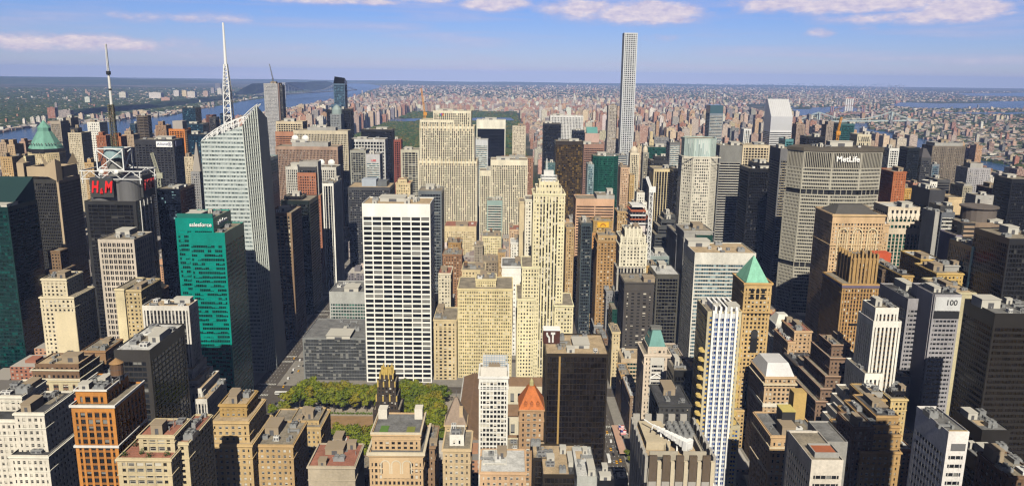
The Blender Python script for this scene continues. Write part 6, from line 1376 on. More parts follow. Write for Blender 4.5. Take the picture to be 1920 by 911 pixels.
B('dark shaded loft block behind the mansard block', OB, 1500, 1548, 690, 640, 40, 'brown', wall=(.10,.075,.06), n=4, roof='tar')
B('low grey-roofed block between the two brown stepped towers', OB, 1600, 1640, 800, 470, 24, 'brown', n=2)

# unseen tower added past the right edge to shadow the lower right blocks
def shade_tower():
    x0, x1, y0, y1, h = 223.0, 253.0, 262.0, 292.0, 262.0
    root = empty('office_tower', ((x0+x1)/2, (y0+y1)/2, 0)); tag(root, 'unseen stone tower added beyond the right edge to shade the lower right blocks', OT)
    mw, mg, mr = MB(), MB(), MB(); prism(mw, mg, mr, [(x0,y0),(x1,y0),(x1,y1),(x0,y1)], 0, h, dict(ST['lime']))
    mw.build('wall', [wallmat(LIME)]*2, root); mg.build('glazing', G['mason'], root); mr.build('roof', ROOF['gravel'], root)
shade_tower()
# ------------------------------------------------------------------ cranes, bridges, trees, vehicles
def crane(label, px, ptop, pbot, Y, mat, jib=None):
    a, b_ = at_y(px, ptop, Y), at_y(px, pbot, Y); root = empty('tower_crane', (b_.x, Y, 0)); tag(root, label, 'crane')
    part(lambda b: lattice(b, (b_.x,Y,0), (b_.x,Y,a.z), 4, 4, 26, .9), 'mast', mat, root)
    def f(b):
        t = at_y(*jib, Y); lattice2(b, (b_.x,Y,a.z), t, 3.0, 14, .7); b.box(b_.x-3,b_.x+5,Y-2,Y+2,a.z-3,a.z+4)
    part(f, 'jib', mat, root)
def lattice2(b, p, q, w, n, t):
    p, q = Vector(p), Vector(q); pr = None; d = (q-p).normalized(); s = Vector((-d.z, 0, d.x))*(w/2)
    for k in range(n+1):
        c = p.lerp(q, k/n); e = (c+s+Vector((0,w/2,0)), c+s-Vector((0,w/2,0)), c-s)
        for i in range(3): b.bar(e[i], e[(i+1)%3], t*.6)
        if pr:
            for i in range(3): b.bar(pr[i], e[i], t); b.bar(pr[i], e[(i+1)%3], t*.6)
        pr = e
OCR = wallmat((.62,.27,.03), .6, .1); YCR = wallmat((.55,.38,.03), .6, .1)
crane('orange tower crane rising behind the great stone slab', 797, 214, 250, 1800, OCR, (790, 166))
crane('orange tower crane behind the broad stone tower', 1568, 250, 275, 1450, OCR, (1578, 220))
crane('white and yellow construction crane at the half-built orange-floored tower', 1216, 356, 460, 935, STEEL, (1213, 332))
crane('thin grey crane tapering to a point by the red roof letters', 300, 330, 345, 1030, wallmat((.42,.42,.33), .6), (285, 287))

def bridge(label, A, Bp, h, tw, col, cable=True, deckz=60, arch=False):
    A, Bp = Vector(A), Vector(Bp); d = (Bp-A); L = d.length; d.normalize(); sd_ = Vector((-d.y, d.x, 0))
    root = empty('bridge', tuple((A+Bp)/2)); tag(root, label, 'bridge'); mt = wallmat(col, .7, .1)
    def dk(b):
        for k in range(24):
            p, q = A+d*(L*k/24), A+d*(L*(k+1)/24)
            b.poly([(*(p-sd_*tw)[:2],deckz),(*(q-sd_*tw)[:2],deckz),(*(q+sd_*tw)[:2],deckz),(*(p+sd_*tw)[:2],deckz)]); b.poly([(*(p-sd_*tw)[:2],deckz-tw*.9),(*(q-sd_*tw)[:2],deckz-tw*.9),(*(q-sd_*tw)[:2],deckz),(*(p-sd_*tw)[:2],deckz)])
            b.poly([(*(q+sd_*tw)[:2],deckz-tw*.9),(*(p+sd_*tw)[:2],deckz-tw*.9),(*(p+sd_*tw)[:2],deckz),(*(q+sd_*tw)[:2],deckz)])
    part(dk, 'deck', mt, root)
    for f in (.22, .78):
        c = A+d*(L*f)
        def tf(b):
            for s in (-1, 1): e = c+sd_*s*tw; b.box(e.x-tw*.45,e.x+tw*.45,e.y-tw*.45,e.y+tw*.45,0,h)
            b.bar((*(c-sd_*tw)[:2],h-tw*.5),(*(c+sd_*tw)[:2],h-tw*.5),tw*.7); b.bar((*(c-sd_*tw)[:2],deckz+6),(*(c+sd_*tw)[:2],deckz+6),tw*.6)
        part(tf, 'tower', mt, root)
    def cf(b):
        for s in (-1, 1):
            pr = None
            for k in range(41):
                f = k/40
                if arch: z = deckz+(h*1.05-deckz)*max(0, 1-((f-.5)/.28)**2) if abs(f-.5) < .28 else deckz
                elif f < .22: z = deckz+(h-deckz)*(f/.22)**1.6
                elif f > .78: z = deckz+(h-deckz)*((1-f)/.22)**1.6
                else: z = deckz+8+(h-deckz-8)*((f-.5)/.28)**2
                p = A+d*(L*f)+sd_*s*tw; p = Vector((p.x,p.y,z))
                if pr is not None: b.bar(pr, p, tw*.28)
                if .2 < f < .8 and (k % 2 == 0): b.bar(p, (p.x,p.y,deckz), tw*.10)
                pr = p
    part(cf, 'arch' if arch else 'cable', mt, root)
bridge('long grey suspension bridge across the far river on the left', gnd(478,179,60), gnd(668,168,60), 190, 16, (.45,.46,.48), deckz=60)
bridge('pale green suspension bridge on the right with a tall tower', gnd(1478,226,40), gnd(1720,224,40), 95, 10, (.42,.50,.50), deckz=36)
bridge('red-tinged steel arch bridge on the right', gnd(1535,213,40), gnd(1640,209,40), 95, 9, (.36,.20,.18), deckz=34, arch=True)
def cant():
    A, Bp = gnd(1856,331,40), gnd(1960,342,40); root = empty('truss_bridge', tuple((A+Bp)/2)); tag(root, 'cream lattice truss bridge at the right edge', 'bridge')
    mt = wallmat((.60,.47,.34), .8)
    def f(b):
        for s in (0, 14):
            n_ = 22
            for k in range(n_):
                p, q = A.lerp(Bp, k/n_)+Vector((0,s,0)), A.lerp(Bp, (k+1)/n_)+Vector((0,s,0)); u = Vector((0,0,13+3*cos(k*.9)))
                b.bar(p,q,2.2); b.bar(p+u,q+u,1.8); b.bar(p,q+u,1.3); b.bar(p+u,q,1.3); b.bar(p,p+u,1.3)
    part(f, 'truss', mt, root)
    part(lambda b: b.bar(A+Vector((0,7,-2)), Bp+Vector((0,7,-2)), 9), 'deck', wallmat((.22,.20,.18), .9), root)
cant()
def stacks():
    for k, px in enumerate((1585,1589,1593,1597)):
        g = gnd(px, 208); root = MB(); root.cone(g.x,g.y,0,130,9,7,10,0); root.cone(g.x,g.y,122,131,7.6,7.4,10,1)
        o = root.build('smokestack', [METW, wallmat((.6,.2,.15), .8)], None, origin=(g.x,g.y,0)); tag(o, 'one of four tall white smokestacks beside the arch bridge', 'smokestack', 'row of four white smokestacks')
stacks()

# --- trees: leaf-sized faces through the crown
def leafmat(c1, c2, c3):
    mt = bpy.data.materials.new('foliage'); n, l, b = nodes(mt); b.inputs['Roughness'].default_value = .9; b.inputs['Specular IOR Level'].default_value = .1
    g = n.new('ShaderNodeTexCoord'); t = n.new('ShaderNodeTexNoise'); t.inputs['Scale'].default_value = .45; t.inputs['Detail'].default_value = 4; oi = n.new('ShaderNodeObjectInfo')
    ad = n.new('ShaderNodeVectorMath'); ad.operation = 'ADD'; sc = n.new('ShaderNodeVectorMath'); sc.operation = 'SCALE'; sc.inputs[0].default_value = (91,57,33); l.new(oi.outputs['Random'], sc.inputs['Scale'])
    l.new(g.outputs['Object'], ad.inputs[0]); l.new(sc.outputs[0], ad.inputs[1]); l.new(ad.outputs[0], t.inputs['Vector'])
    m2 = n.new('ShaderNodeMath'); m2.operation = 'MULTIPLY_ADD'; l.new(oi.outputs['Random'], m2.inputs[0]); m2.inputs[1].default_value = .5; m3 = n.new('ShaderNodeMath'); m3.operation = 'MULTIPLY'; m3.inputs[1].default_value = .62; l.new(t.outputs[0], m3.inputs[0]); l.new(m3.outputs[0], m2.inputs[2])
    r = n.new('ShaderNodeValToRGB'); e = r.color_ramp.elements; e[0].position = .25; e[0].color = (*c1,1); e[1].position = .85; e[1].color = (*c3,1); x = e.new(.58); x.color = (*c2,1); l.new(m2.outputs[0], r.inputs[0]); l.new(r.outputs[0], b.inputs['Base Color']); return mt
LEAF = leafmat((.085,.125,.011), (.17,.195,.016), (.235,.19,.018))
BARK = wallmat((.10,.075,.05), .95, .2, 1)
def crown_mesh(seed, r, h, nleaf):
    rr = random.Random(seed); b = MB(); blobs = []
    for k in range(11):
        a = rr.uniform(0, 6.28); q = r*.62*sqrt(rr.random()); blobs.append((q*cos(a), q*sin(a), h*rr.uniform(.42,.86), r*rr.uniform(.34,.52)))
    for k in range(nleaf):
        c = rr.choice(blobs); u, v = rr.uniform(-1,1), rr.uniform(0,6.28); s = sqrt(1-u*u); q = c[3]*(.72+.28*rr.random())
        p = Vector((c[0]+q*s*cos(v), c[1]+q*s*sin(v), c[2]+q*u*.8)); e = rr.uniform(.35,.8)
        n_ = Vector((s*cos(v)+rr.uniform(-.5,.5), s*sin(v)+rr.uniform(-.5,.5), u+rr.uniform(-.3,.7))).normalized()
        t1 = n_.orthogonal().normalized()*e; t2 = n_.cross(t1)
        b.poly([p-t1-t2*.6, p+t1-t2*.6, p+t1*.7+t2*.8, p-t1*.7+t2*.8])
    o = b.build('crown', LEAF); me = o.data; bpy.data.objects.remove(o); return me
def trunk_mesh(seed, h):
    rr = random.Random(seed); b = MB(); b.cone(0,0,0,h*.45,.42,.30,7,0,False)
    for k in range(5):
        a = k*1.257+rr.uniform(-.3,.3); b.bar((0,0,h*.38), (2.6*cos(a),2.6*sin(a),h*.68), .26)
    o = b.build('trunk', BARK); me = o.data; bpy.data.objects.remove(o); return me
CR = [crown_mesh(s, 6.6, 17.5, 780) for s in range(5)]; TR = [trunk_mesh(s, 16) for s in range(3)]
NT = [0]
HIDDEN = {9,24,38,44,52,53,58,59,60,61,62,63,64,66,67,68,70,71,74,75,78,82,94,95,96,97,98,100,101,102,103,104,105,106,107,108,109,113,114,119,120,121,126,130,131,134,135}
def tree(x, y, z, s, label, group, rr):
    q = [(nm, rr.choice(ms), (s*rr.uniform(.9,1.1), s*rr.uniform(.9,1.1), s*rr.uniform(.88,1.12)), rr.uniform(0,6.28)) for nm, ms in (('crown', CR), ('trunk', TR))]
    NT[0] += 1
    if NT[0]-1 in HIDDEN: return                              # stands wholly behind other things
    root = empty('plane_tree', (x, y, z)); tag(root, label, 'tree', group); root['_i'] = NT[0]-1
    for nm, me, sc, rz in q:
        o = bpy.data.objects.new(nm, me); C.objects.link(o); o.parent = root
        o.scale = sc; o.rotation_euler = (0, 0, rz)
TREES = 'plane trees around the small park'
rr = random.Random(11)
def rows(x0, x1, y0, y1, dx, dy, lab):
    y = y0; k = 0
    while y <= y1:
        x = x0+(dx/2 if k % 2 else 0)
        while x <= x1: tree(x+rr.uniform(-1.4,1.4), y+rr.uniform(-1.4,1.4), .2, rr.uniform(.95,1.4), lab, TREES, rr); x += dx
        y += dy; k += 1
T1 = 'broad autumn plane tree in the dense green and rust band north of the lawn'; T2 = 'green plane tree in the grove between the lawn and the near tan lofts'; T3 = 'plane tree in the grove between the black gothic tower and the library'
rows(PX0+12, -58, 702, 734, 10.4, 9.0, T1); rows(-92, -52, 615, 698, 10.4, 9.4, T3); rows(-166, -96, 596, 640, 10.8, 9.6, T2)
rows(PX0+2, PX0+14, 682, 696, 10, 9, T1)
# lawn, gravel walks
b = MB(); b.poly([(PX0+34,648,.24),(-102,648,.24),(-102,692,.24),(PX0+34,692,.24)]); tag(b.build('lawn', wallmat((.30,.185,.085), .95, .2, .12)), kind='structure')
b = MB(); b.poly([(PX0+1,PY0+1,.22),(-46,PY0+1,.22),(-46,PY1-1,.22),(PX0+1,PY1-1,.22)]); tag(b.build('park_path', wallmat((.36,.31,.24), .95, .2, .3)), kind='structure')
b = MB()
for k in range(46):
    x = PX0+36+k*2.9; 
    for i in range(26):
        a = rr.uniform(0,6.28); p = Vector((x+rr.uniform(-1.4,1.4), 696+rr.uniform(-1.2,1.2), .3+rr.uniform(0,1.5))); u = Vector((cos(a),sin(a),rr.uniform(-.4,.4)))*.6; b.poly([p,p+u,p+u+Vector((0,.3,.6)),p+Vector((0,.3,.6))])
o = b.build('hedge', leafmat((.05,.09,.01),(.09,.14,.02),(.14,.16,.02))); tag(o, 'clipped green hedge along the far side of the park lawn', 'hedge')
for (x, y, s) in ((82,640,.5),(82,622,.5),(106,612,.5),(107,600,.5),(68,1010,.55),(70,1040,.5)):
    tree(x, y, .2, s, 'small street tree on the pavement of the busy avenue', 'small street trees along the avenue', rr)

# --- vehicles
def veh_proto(kind):
    if kind == 'bus':
        b = MB(); b.box(-1.3,1.3,-6,6,.5,3.1); body = proto(lambda q: q.box(-1.3,1.3,-6,6,.5,3.1), [METW]); 
        win = proto(lambda q: (q.box(-1.32,1.32,-5.6,5.6,1.6,2.5),), [G['black']])
        return [('body', body), ('window_band', win)], [(-1.1,-3.8),(1.1,-3.8),(-1.1,3.8),(1.1,3.8)]
    def bd(q):
        h = 1.0 if kind != 'van' else 1.2
        pts = [(-2.3,.35),(2.3,.35),(2.35,.75),(2.1,.95),(1.2,1.0),(-1.9,1.05),(-2.3,.9)]
        for i in range(len(pts)):
            a, c = pts[i], pts[(i+1)%len(pts)]; q.poly([(-.9,a[0],a[1]),(.9,a[0],a[1]),(.9,c[0],c[1]),(-.9,c[0],c[1])])
        for s in (-.9,.9): q.poly([(s,p[0],p[1]) for p in (pts if s > 0 else pts[::-1])])
        top = 1.5 if kind != 'van' else 2.1
        q.poly([(-.72,-1.3,top),(.72,-1.3,top),(.72,.4,top),(-.72,.4,top)] if kind != 'van' else [(-.8,-2.2,top),(.8,-2.2,top),(.8,.9,top),(-.8,.9,top)])
        if kind == 'van': q.box(-.9,.9,-2.3,.9,1.0,2.08)
        if kind == 'taxi': q.box(-.35,.35,-.55,-.35,1.5,1.68)
    def gl(q): q.pyramid(-.84,.84,-1.9,1.15,1.0,1.495,.84,.58) if kind != 'van' else q.box(-.86,.86,.905,1.2,1.05,1.8)
    return [('body', bd), ('window', gl)], [(-.8,-1.45),(.8,-1.45),(-.8,1.45),(.8,1.45)]
WHEEL = proto(lambda q: (q.poly([(.12,.34*cos(k*pi/5),.34*sin(k*pi/5)) for k in range(10)]), q.poly([(-.12,.34*cos(-k*pi/5),.34*sin(-k*pi/5)) for k in range(10)]), *[q.poly([(-.12,.34*cos(k*pi/5),.34*sin(k*pi/5)),(.12,.34*cos(k*pi/5),.34*sin(k*pi/5)),(.12,.34*cos((k+1)*pi/5),.34*sin((k+1)*pi/5)),(-.12,.34*cos((k+1)*pi/5),.34*sin((k+1)*pi/5))]) for k in range(10)]), [BLKM])
PAINT = {'taxi': wallmat((.72,.36,.01), .35, .03), 'white': wallmat((.72,.72,.72), .35, .03), 'black': wallmat((.02,.02,.022), .3, .03), 'grey': wallmat((.26,.27,.29), .3, .03), 'bus': METW}
_VP = {}
def vehicle(kind, paint, p, rz, label, group):
    k = (kind, paint)
    if k not in _VP:
        ps, wh = veh_proto(kind)
        if kind != 'bus': ps = [(nm, proto(fn, [PAINT[paint] if nm == 'body' else G['black']])) for nm, fn in ps]
        _VP[k] = (ps, wh)
    ps, wh = _VP[k]
    root = empty({'bus':'city_bus','taxi':'taxi','van':'delivery_van'}.get(kind, 'car'), (p[0], p[1], .1)); root.rotation_euler = (0,0,rz); tag(root, label, {'bus':'bus','taxi':'taxi','van':'van'}.get(kind, 'car'), group)
    for nm, me in ps: o = bpy.data.objects.new(nm, me); C.objects.link(o); o.parent = root
    for x, y in wh: o = bpy.data.objects.new('wheel', WHEEL); C.objects.link(o); o.parent = root; o.location = (x, y, .34)
GA, GB_ = 'vehicles on the wide left avenue', 'vehicles on the busy right avenue'
for kind, paint, px, py, rz, lab, g in [
  ('bus','bus',527,739,pi/2,'white city bus crossing the wide left avenue by the park corner',GA), ('taxi','taxi',532,725,0,'taxi on the left avenue close to the crossing bus',GA), ('taxi','taxi',560,696,0,'taxi in the middle of the left avenue beside the black glass block',GA),
  ('van','white',541,710,0,'white van parked on the far side of the left avenue',GA), ('car','black',535,719,0,'black car queued at the kerb of the left avenue',GA), ('car','black',548,699,0,'black car behind the white van on the left avenue',GA),
  ('van','white',551,694,0,'white van farther up the left avenue near the black glass block',GA), ('car','white',561,686,0,'small white car far up the left avenue',GA), ('van','white',563,676,0,'white box van crossing far up the left avenue',GA), ('car','black',569,686,0,'dark car far up the left avenue by the glass block corner',GA),
  ('taxi','taxi',507,760,0,'taxi at the bottom of the left avenue by the park trees',GA), ('car','black',518,757,0,'black car near the bottom of the left avenue',GA), ('taxi','taxi',552,672,0,'taxi turning at the far end of the left avenue',GA),
  ('taxi','taxi',1138,811,0,'taxi between the two crosswalks of the right avenue',GB_), ('van','white',1145,828,0,'white van below the crosswalks of the right avenue',GB_), ('taxi','taxi',1145,843,0,'taxi in the left lane halfway down the right avenue',GB_), ('car','black',1157,842,0,'black car in the right lane beside the sunlit awning roof',GB_),
  ('bus','bus',1141,862,.0,'long white bus at the kerb of the right avenue below the bronze slab',GB_), ('car','grey',1149,838,0,'grey car behind the white van on the right avenue',GB_), ('car','black',1150,852,0,'black car next to the long white bus',GB_), ('taxi','taxi',1156,867,0,'taxi nearest the bottom of the right avenue, left of its twin',GB_), ('taxi','taxi',1163,864,0,'taxi nearest the bottom of the right avenue, right of its twin',GB_),
  ('car','grey',1151,866,0,'grey car between the bus and the two lowest taxis',GB_)]:
    q = gnd(px, py); vehicle(kind, paint, q, rz, lab, g)
# awning-roofed sidewalk shed, flags
g0 = gnd(1160, 832)
b = MB(); b.box(g0.x-3,g0.x+3,g0.y-26,g0.y+28,4.2,5.0,bottom=True); o = b.build('sidewalk_shed', wallmat((.52,.33,.24), .85), None, origin=(g0.x,g0.y,0)); tag(o, 'long pinkish sidewalk shed along the right avenue', 'scaffold')
b = MB()
for k in range(14):
    for dx in (-2.8, 2.8): b.bar((g0.x+dx,g0.y-25+k*4,.2),(g0.x+dx,g0.y-25+k*4,4.2),.2)
o2 = b.build('post', STEELD, None, origin=(g0.x,g0.y,0)); o2.parent = o; o2.location = (0,0,0)
for k, (px, py) in enumerate(((1164,799),(1168,808))):
    p = at_y(px, py, 655-k*14); root = empty('flag', (p.x+5, p.y, p.z)); tag(root, ('striped red, white and blue flag over the avenue pavement, upper of two' if k == 0 else 'striped red, white and blue flag over the avenue pavement, lower of two'), 'flag', 'two flags over the avenue')
    part(lambda b: b.bar((p.x+5,p.y,p.z-3),(p.x-2,p.y,p.z+2),.3), 'flagpole', STEEL, root)
    mats = [wallmat((.6,.02,.03),.8,.05), WHT, wallmat((.02,.03,.2),.8,.05)]
    def f(b):
        for i in range(7): b.box(p.x-2+.05*i,p.x+3,p.y-.05,p.y+.05,p.z+1-.6*(i+1),p.z+1-.6*i,i % 2)
        b.box(p.x-2,p.x+.2,p.y-.08,p.y-.055,p.z-1.1,p.z+1,2)
    part(f, 'cloth', mats, root)
# ------------------------------------------------------------------ infill and far districts
def farmat():
    mt = bpy.data.materials.new('far_facade'); n, l, b = nodes(mt); b.inputs['Roughness'].default_value = .85; b.inputs['Specular IOR Level'].default_value = .2
    at = n.new('ShaderNodeAttribute'); at.attribute_name = 'Col'; uv = n.new('ShaderNodeUVMap')
    fr = n.new('ShaderNodeVectorMath'); fr.operation = 'FRACTION'; l.new(uv.outputs[0], fr.inputs[0]); s = n.new('ShaderNodeSeparateXYZ'); l.new(fr.outputs[0], s.inputs[0])
    fl = n.new('ShaderNodeVectorMath'); fl.operation = 'FLOOR'; l.new(uv.outputs[0], fl.inputs[0]); w = n.new('ShaderNodeTexWhiteNoise'); w.noise_dimensions = '2D'; l.new(fl.outputs[0], w.inputs[0])
    def M(op, a, v):
        q = n.new('ShaderNodeMath'); q.operation = op; l.new(a, q.inputs[0])
        if isinstance(v, float): q.inputs[1].default_value = v
        else: l.new(v, q.inputs[1])
        return q.outputs[0]
    m = M('MULTIPLY', M('MULTIPLY', M('GREATER_THAN', s.outputs[0], .28), M('LESS_THAN', s.outputs[0], .74)), M('MULTIPLY', M('GREATER_THAN', s.outputs[1], .3), M('LESS_THAN', s.outputs[1], .8)))
    wc = n.new('ShaderNodeMix'); wc.data_type = 'RGBA'; wc.inputs['A'].default_value = (.03,.03,.035,1); wc.inputs['B'].default_value = (.36,.34,.30,1); l.new(M('GREATER_THAN', w.outputs['Value'], .72), wc.inputs['Factor'])
    mx = n.new('ShaderNodeMix'); mx.data_type = 'RGBA'; l.new(m, mx.inputs['Factor']); l.new(at.outputs['Color'], mx.inputs['A']); l.new(wc.outputs['Result'], mx.inputs['B']); l.new(mx.outputs['Result'], b.inputs['Base Color']); return mt
FAR = farmat()
PAL = [(.50,.37,.27),(.56,.46,.36),(.42,.21,.14),(.46,.29,.22),(.60,.54,.46),(.36,.17,.11),(.52,.40,.33),(.33,.29,.27),(.62,.50,.34),(.48,.30,.17),(.40,.25,.20),(.20,.19,.19),(.66,.62,.56)]
def fbox(b, x, y, w, d, h, col, rr, z=0.0, bay=4.5, roofc=None):
    nb, nd, nf = max(1, round(w/bay)), max(1, round(d/bay)), max(1, round(h/3.6)); o1, o2 = rr.randrange(50), rr.randrange(50)
    uv = lambda k: [(o1,o2),(o1+k,o2),(o1+k,o2+nf),(o1,o2+nf)]
    x0, x1, y0, y1 = x-w/2, x+w/2, y-d/2, y+d/2
    b.poly([(x0,y0,z),(x1,y0,z),(x1,y0,z+h),(x0,y0,z+h)], uv(nb), 0, col); b.poly([(x1,y0,z),(x1,y1,z),(x1,y1,z+h),(x1,y0,z+h)], uv(nd), 0, col)
    b.poly([(x0,y1,z),(x0,y0,z),(x0,y0,z+h),(x0,y1,z+h)], uv(nd), 0, col); b.poly([(x1,y1,z),(x0,y1,z),(x0,y1,z+h),(x1,y1,z+h)], None, 0, col)
    g = rr.uniform(.12,.5); b.poly([(x0,y0,z+h),(x1,y0,z+h),(x1,y1,z+h),(x0,y1,z+h)], None, 0, roofc or (g,g*.93,g*.85))
    if h > 24 and w > 10: b.box(x-w*.2,x+w*.15,y-d*.2,y+d*.2,z+h,z+h+rr.uniform(2.5,6),0,False,col)
def vary(c, rr, s=.22): k = 1+rr.uniform(-s, s); return tuple(min(.85, q*k*(1+rr.uniform(-.06,.06))) for q in c)
def inriver(x, y):
    return False
def mass(name, cells, label, fn, seed):
    b = MB(); rr = random.Random(seed)
    for c in cells: fn(b, c, rr)
    o = b.build(name, FAR); tag(o, label, 'city blocks', kind='stuff'); return o
import bisect
def clear(x, y, m=4): return all(not (a-m < x < c+m and e-m < y < g+m) for a, c, e, g in FOOT)
PARKX0, PARKX1, PARKY0, PARKY1 = -770.0, 84.0, 2290.0, 6700.0
def hudx(y): return -1760 if y < 2500 else (-1760-(y-2500)*.05)
# avenue blocks north of the park's south edge, both sides
def uptown():
    b = MB(); rr = random.Random(21)
    y = 2290.0
    while y < 9800:
        step = 88 if y < 6000 else 110
        x = hudx(y)+90
        while x < (1500 if y < 3400 else 1500+(y-3400)*.2 if y < 5200 else 1860+(y-5200)*.18):
            w = rr.uniform(14,40) if y < 6000 else rr.uniform(16,52); d = step*rr.uniform(.32,.44)
            for half in (0, 1):
                cx, cy_ = x+w/2, y+(half+.5)*step/2
                if PARKX0-12 < cx+w/2 and cx-w/2 < PARKX1+12 and PARKY0-40 < cy_ < PARKY1+20: continue
                av = min(abs(cx-a) for a in (-1480,-1180,-880,-800,115,262,425,600,800,1010,1230,1500,1800))
                if av < 11+w*.3 and rr.random() < .8: continue
                east = cx > 0; r_ = rr.random()
                if y < 5200: h = rr.choice((16,18,20,24,45,50,55,60)) if r_ < .8 else rr.uniform(70,130)
                elif y < 7600: h = rr.uniform(14,26) if r_ < .78 else rr.uniform(36,62)
                else: h = rr.uniform(10,24) if r_ < .86 else rr.uniform(34,60)
                if not east and abs(cx+800) < 60 and y < 6600: h = rr.uniform(45,95)
                if east and cx < 200 and y < 6600: h = rr.uniform(40,62)
                if cx < -1250: h = min(h, rr.uniform(8,24) if y < 4600 else rr.uniform(12,36))
                if h > 40: w2 = min(w, 36)
                else: w2 = w
                fbox(b, cx, cy_, w2*.94, d, h, vary(rr.choice(PAL), rr), rr)
            x += w+rr.uniform(0,3)
        y += step
    o = b.build('uptown_blocks', FAR); tag(o, 'mass of tan and brick city blocks around and beyond the big park', 'city blocks', kind='stuff')
uptown()
def scatter(name, label, n, area, hr, wr, seed, pal=PAL, avoid=None, tall=.05, z=0):
    b = MB(); rr = random.Random(seed); k = 0
    for _ in range(n*4):
        if k >= n: break
        x, y = area(rr)
        if avoid and avoid(x, y): continue
        w = rr.uniform(*wr); h = rr.uniform(*hr)
        if rr.random() < tall: h *= rr.uniform(2,4); w *= .7
        fbox(b, x, y, w, w*rr.uniform(.5,1.2), h, vary(rr.choice(pal), rr, .3), rr, z); k += 1
    o = b.build(name, FAR); tag(o, label, 'city blocks', kind='stuff')
def polyin(poly):
    P = [(p[0], p[1]) for p in poly]
    def f(x, y):
        c = False; j = len(P)-1
        for i in range(len(P)):
            if (P[i][1] > y) != (P[j][1] > y) and x < (P[j][0]-P[i][0])*(y-P[i][1])/(P[j][1]-P[i][1])+P[i][0]: c = not c
            j = i
        return c
    return f
WATERS = [polyin(w) for w in (hud, er1, er2, er3, er4, er5, er7, sound)]
def pix_area(x0, x1, y0, y1, bias=1.0):
    def f(rr):
        t = rr.random()**bias; p = gnd(rr.uniform(x0, x1), y0+(y1-y0)*t); return p.x, p.y
    return f
inw = lambda x, y: any(w(x, y) for w in WATERS)
scatter('bronx_blocks', 'far sunlit plain of small pale and brick buildings below the horizon', 7500, pix_area(650, 1700, 161, 196, 1.2), (8,18), (14,36), 31, avoid=lambda x, y: inw(x, y) or y < 7000, tall=.09)
scatter('queens_blocks', 'far low district of small houses and sheds on the right', 5200, pix_area(1440, 1990, 172, 330, 1.0), (6,16), (12,40), 32, avoid=lambda x, y: inw(x, y) or (x < 1950 and y < 5200), tall=.05)
BANK = gp((588,162),(585,172),(480,187),(451,191),(368,207),(320,218),(251,223),(228,227),(176,232),(88,236),(40,243),(0,251),(-60,262))
def bank_area(rr):
    k = rr.randrange(2, len(BANK)-1); t = rr.random(); p, q = BANK[k], BANK[k+1]
    s = 30+650*rr.random()**2.2; return p[0]+(q[0]-p[0])*t-s, p[1]+(q[1]-p[1])*t+s*.25
CL = [(gnd(x, y)[:2], s) for x, y, s in ((30,222,260),(80,205,300),(140,212,260),(190,190,420),(215,205,250),(250,200,260),(300,195,300),(330,182,420),(355,176,420),(60,190,420),(400,180,300),(270,180,500),(110,187,500),(20,205,300),(160,200,200))]
def town_area(rr):
    c, s = rr.choice(CL); return c[0]+rr.gauss(0, s), c[1]+rr.gauss(0, s*1.2)
scatter('riverside_town', 'low pale sheds and houses strung along the far bank of the left river', 900, bank_area, (6,13), (12,46), 33, avoid=lambda x, y: inw(x, y) or x > -2300, tall=.05, pal=PAL+[(.66,.64,.60),(.6,.56,.5)])
scatter('hill_town', 'clusters of small houses on the wooded slope beyond the left river', 1300, town_area, (6,11), (9,20), 35, avoid=lambda x, y: inw(x, y) or x > -2500, tall=.02)
scatter('suburb_houses', 'faint pale houses scattered on the wooded land beyond the left river', 260, pix_area(-80, 520, 166, 190), (8,16), (14,40), 34, avoid=inw, tall=.06, pal=PAL+[(.7,.7,.68)])
# dense east side and west side between the towers and the rivers
def side(name, label, x0, x1, y0, y1, seed, hl):
    b = MB(); rr = random.Random(seed); y = y0
    while y < y1:
        x = x0
        while x < x1:
            w = rr.uniform(14,36)
            for half in (0, 1):
                cx, cy_ = x+w/2, y+(half+.5)*42
                av = min(abs(cx-a) for a in AV)
                if av < 16+w*.5 or not clear(cx, cy_, w*.55): continue
                if inw(cx, cy_): continue
                h = hl(cx, cy_, rr)
                fbox(b, cx, cy_, w*.92, 34, h, vary(rr.choice(PAL), rr), rr, .2)
            x += w+1
        y += 88
    o = b.build(name, FAR); tag(o, label, 'city blocks', kind='stuff')
side('west_side_blocks', 'low brick blocks between the left towers and the river', -1740, -400, 830, 2290, 41, lambda x, y, r: r.uniform(7,14) if x < -1150 else r.uniform(10,24) if (r.random() < .8) else r.uniform(30,70))
side('midtown_blocks', 'low brick and stone blocks filling the gaps among the central towers', -395, 430, 800, 2290, 42, lambda x, y, r: r.uniform(18,46))
side('east_side_blocks', 'brick and stone blocks between the right towers and the east river', 430, 1500, 560, 2290, 43, lambda x, y, r: r.uniform(12,32) if r.random() < .82 else r.uniform(45,85))
def near(name, label, x0, x1, y0, y1, seed):
    side(name, label, x0, x1, y0, y1, seed, lambda x, y, r: r.uniform(12,32))
near('near_low_blocks', 'dark low blocks in the shade between the near towers', -420, 420, 330, 560, 44)
near('left_low_blocks', 'low blocks in the shade around the left towers', -560, -265, 560, 830, 45)
near('right_low_blocks', 'low blocks in the shade around the right towers', 125, 430, 560, 800, 46)
